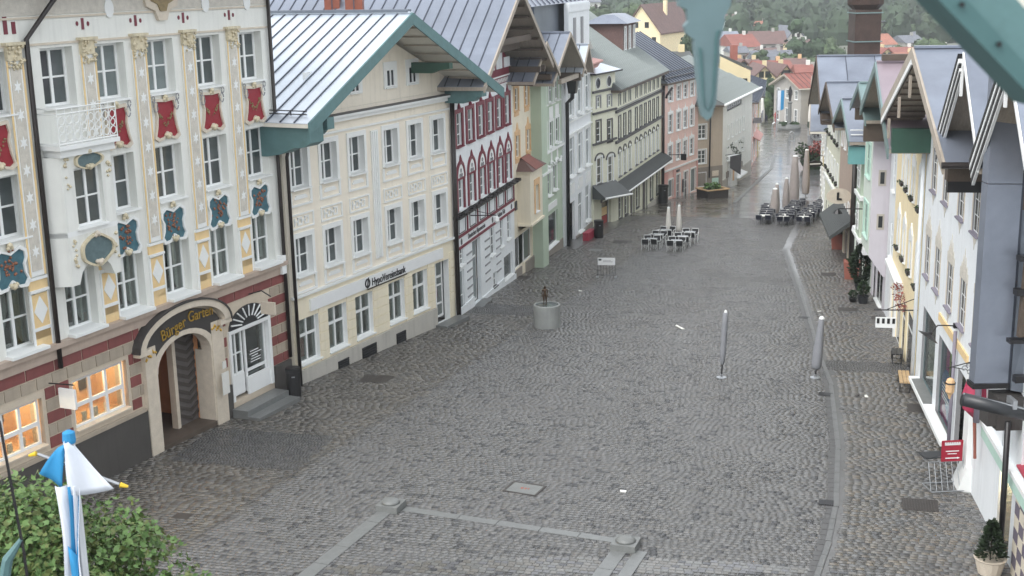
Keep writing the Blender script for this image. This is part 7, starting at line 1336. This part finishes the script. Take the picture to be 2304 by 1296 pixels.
# maple at the lower left
tr=thing('maple_tree','bushy green maple tree with dense leaves at the lower left corner','tree',on(-8.3,20.2)); tz=zg(-8.3,20.2)
MB().tube([(0,0,0),(.05,0,2),(0,.1,3.4),(-.1,0,4.6)],[.16,.13,.1,.05],9).build('trunk','bark',tr)
g=random.Random(21)
for k in range(8): a=k*.8; MB().tube([(0,.05,2.4+.2*k),(.7*math.cos(a),.7*math.sin(a),3.1+.25*k),(1.5*math.cos(a),1.5*math.sin(a),3.7+.3*k)],[.06,.04,.015],6).build('limb','bark',tr)
lob=[(Vector((g.gauss(0,1.0),g.gauss(0,.9),4.7-.1+g.gauss(0,.75))),g.uniform(.55,.95)) for _ in range(46)]+[(Vector((1.4,-.2,4.6)),.8),(Vector((1.7,0,4.0)),.8),(Vector((.5,-.6,5.7)),.7),(Vector((1.0,-.3,5.3)),.65)]
q=MB()
for i in range(21000):
    c,r=lob[i%len(lob)]; d=Vector((g.gauss(0,1),g.gauss(0,1),g.gauss(0,1))).normalized(); p=c+d*r*(.55+.5*g.random()); n=(d*.7+Vector((0,0,.5))+Vector((g.gauss(0,.6),g.gauss(0,.6),g.gauss(0,.6)))).normalized(); a=n.cross(Vector((g.gauss(0,1),g.gauss(0,1),g.gauss(0,1)))).normalized(); b=n.cross(a); s=g.uniform(.04,.085)
    q.mat(i%3).quad(*[p+a*(math.cos(t)*rr*s)+b*(math.sin(t)*rr*s)-n*(abs(math.sin(t*2.5))*.015) for t,rr in ((0,1.2),(.6,.6),(1.2,1.1),(2.1,.6),(3.14,.5),(4.2,.6),(5.1,1.1),(5.7,.6))])
q.build('crown',['leaf','leaf_b','leaf_c'],tr)
# bavarian banner on its pole
fl=thing('bavarian_banner','white and blue hanging banner with yellow tipped crossbar on a pole, lower left','flag',(-4.03,11,1.3)); Z0=1.3
MB().tube([(0,0,0),(0,0,10.75)],.05,10).build('pole','steel',fl,smooth=True); MB().lathe([(.055,0),(.06,.03),(.055,.1),(.02,.12)],12,(0,0,10.68)).build('pole_cap','pennant_blue',fl)
MB().tube([(-.3,0,10.58),(.41,0,10.27)],.014,6).build('crossbar','steel',fl)
for x,z,nx in ((-.31,10.585,-1),(.42,10.265,1)): MB().tube([(x,0,z),(x+.07*nx,0,z-.02)],[.025,.012],7).build('finial','yellow_plastic',fl)
def cloth(name,m,rows):
    q=MB(); n=len(rows[0]); q.v=[tuple(p) for r_ in rows for p in r_]
    for i in range(len(rows)-1):
        for k in range(n-1): q.f.append((i*n+k,i*n+k+1,i*n+n+k+1,i*n+n+k)); q.m.append(0)
    o=q.build(name,m,fl,smooth=True); s=o.modifiers.new('t','SOLIDIFY'); s.thickness=.006; return o
W1=[]
for t in np.linspace(0,1,9):
    x0=-.02+.0*t; x1=.02+.37*t; z0=10.72-.5*t; z1=10.70-.43*t-.02*math.sin(3*t)
    W1.append([(x0+(x1-x0)*s,-.06-.05*math.sin(s*5+2*t),z0+(z1-z0)*s-.05*math.sin(math.pi*s)*t) for s in np.linspace(0,1,8)])
cloth('white_cloth','pennant_white',W1)
W2=[]
for t in np.linspace(0,1,7): W2.append([(-.27*s*(t**.6)-.09*(1-s)*t,-.07-.03*math.sin(4*s+3*t),10.72-.16*t-.30*t*(1-.6*s)-.02*s) for s in np.linspace(0,1,6)])
cloth('blue_cloth','pennant_blue',W2)
for nm,m,xa,xb,ph in (('white_cloth','pennant_white',-.14,-.03,0.),('blue_cloth','pennant_blue',-.05,.02,1.2),('white_cloth','pennant_white',.0,.05,2.)):
    cloth(nm,m,[[(xa+(xb-xa)*s+.03*math.sin(2.2*t*3+ph)+.0*t,-.08-.04*math.sin(s*4+ph+5*t),10.3-1.9*t) for s in np.linspace(0,1,5)] for t in np.linspace(0,1,14)])
cloth('blue_cloth','pennant_blue',[[(-.08+.08*s+.02*t,-.1,9.72-.9*t-.1*s) for s in np.linspace(0,1,3)] for t in np.linspace(0,1,6)])
o=thing('cable','dark hanging cable with teal bracket at the lower left edge','cable',(-4.62,11,1.3)); MB().tube([(.12,0,0),(.06,0,9.6),(-.02,0,10.9)],.014,5).build('wire','black_iron',o); MB().tube([(-.25,0,9.0),(-.1,0,9.55),(.05,0,9.75)],[.06,.05,.02],7).build('bracket','teal_paint',o)
# own roof edge: beam and carved pendant close to the camera
o=thing('roof_beam','teal painted roof beam crossing the top right corner close to the viewer','roof beam',(0,3,15))
def slab(name,pts,y0,y1,m): MB().prism([(x,z-15) for x,z in pts],y0-3,y1-3).build(name,m,o)
slab('lower_board',[(.945,15.96),(1.235,15.675),(1.235,15.73),(1.015,15.955)],2.98,3.16,'teal_dark'); slab('main_board',[(.99,15.985),(1.235,15.722),(1.235,15.85),(1.10,15.99)],3.0,3.1,'teal_paint'); [MB().lathe([(.006,-.004),(.006,.004)],8).xf(lambda p,x=x,z=z:(x+p[0],-.028+p[2],z+p[1])).build('bolt','black_iron',o) for x,z in ((1.03,.915),(1.12,.825),(1.2,.745))]; slab('soffit_board',[(1.09,16.0),(1.24,15.84),(1.3,15.95),(1.2,16.05)],3.03,3.2,'soffit_white')
o=thing('carved_pendant','teal carved wooden pendant hanging down at the top middle close to the viewer','pendant',(.612,4,15.9))
pr=[(-.095,.12),(.07,.12),(.066,-.0),(.05,-.03),(.046,-.07),(.036,-.1),(.036,-.14),(.03,-.24),(.027,-.29),(.014,-.335),(0,-.347),(-.014,-.335),(-.024,-.29),(-.03,-.22),(-.04,-.13),(-.042,-.1),(-.064,-.085),(-.072,-.06),(-.06,-.045),(-.066,-.01),(-.09,.0)]
MB().prism([(a,b) for a,b in pr][::-1],-.03,.03).build('board','teal_grey',o); _c=[(a*.72,b*.86-.012) for a,b in pr[4:15]]; MB().ring(_c,[(a*.72,b-.004) for a,b in _c],-.036,-.028).build('carved_rim','teal_dark',o)
# zinc clad fire wall with gutter at the right edge
o=thing('zinc_fire_wall','tall grey zinc clad fire wall strip at the right edge','fire wall',(11.45,30.5,5.9),R(0)); f=MB().hexa([(-.1,0,0),(.84,0,-.1),(.84,.4,-.1),(-.1,.4,0)],[(0,0,9),(.84,0,9),(.84,.4,9),(0,.4,9)])
for k,(a,b) in enumerate(((0,5.0),(5.02,9.0))): MB().hexa([(-.0,0,a),(.83,0,a-.02),(.83,.4,a),(-.0,.4,a)],[(.0,0,b),(.83,0,b-.02),(.83,.4,b),(.0,.4,b)]).build('zinc_sheet','zinc',o)
MB().box(-.05,-.04,-.14,.86,.4,-.01).build('drip_edge','black_iron',o); MB().box(.84,.05,-.2,.9,.4,9).build('corner_fold','seam',o)
o=thing('near_zinc_roof','grey zinc roof panel with brown snow guard posts right of the fire wall','roof',(12.36,30.4,5.5)); MB().hexa([(0,.1,.2),(1.6,-.4,.0),(1.6,.8,.0),(0,.8,.2)],[(.02,.3,9),(1.6,.3,9),(1.6,.8,9),(.02,.8,9)]).build('zinc_sheet','zinc_dark',o)
for a,b,w,d in ((.0,0,.12,1.9),): MB().hexa([(-.08,-.35,1.7),(.06,-.35,1.7),(.06,-.2,1.7),(-.08,-.2,1.7)],[(-.03,-.35,3.65),(.12,-.35,3.65),(.12,-.2,3.65),(-.03,-.2,3.65)]).build('guard_post','brown_wood',o)
MB().box(-.2,-.42,3.6,.4,-.15,3.72).box(-.22,-.42,2.75,.4,-.15,2.9).box(-.3,-.42,1.55,.4,-.15,1.65).box(-.1,-.42,.55,.5,-.2,.72).build('guard_bracket','black_iron',o); MB().box(-.4,-.2,-.75,1.2,.5,.1).box(-.62,-.15,-.65,-.1,.4,-.25).build('dark_fascia','far_dark',o)
o=thing('near_gutter','black gutter end running along the right edge above the shop entrance','gutter',(9.9,27,6.7)); MB().tube([(0,0,0),(1.6,-.05,-.42)],.155,12).build('trough','dark_steel',o,smooth=True); MB().tube([(0,0,.13),(1.6,-.15,-.29)],.025,6).build('rim','steel',o); MB().box(1.05,-.2,-.2,1.14,.2,-.0).build('clip','steel',o)
def flatten(em,parent):
    ml=Matrix.Translation(em.location)@Matrix.Rotation(em.rotation_euler.z,4,'Z')
    for c in [q for q in bpy.data.objects if q.parent==em]:
        m=ml@c.matrix_basis; c.parent=parent; c.location=m.translation; c.rotation_euler=(0,0,em.rotation_euler.z+c.rotation_euler.z)
    bpy.data.objects.remove(em)
flatten(TR.root,C.root); flatten(qs.root,Q9.root)

# damp morning air
hb=MB().box(-560,-200,-11.5,880,1420,96); ho=hb.build('haze','haze_air'); tag(ho,kind='stuff'); ho.display_type='WIRE'
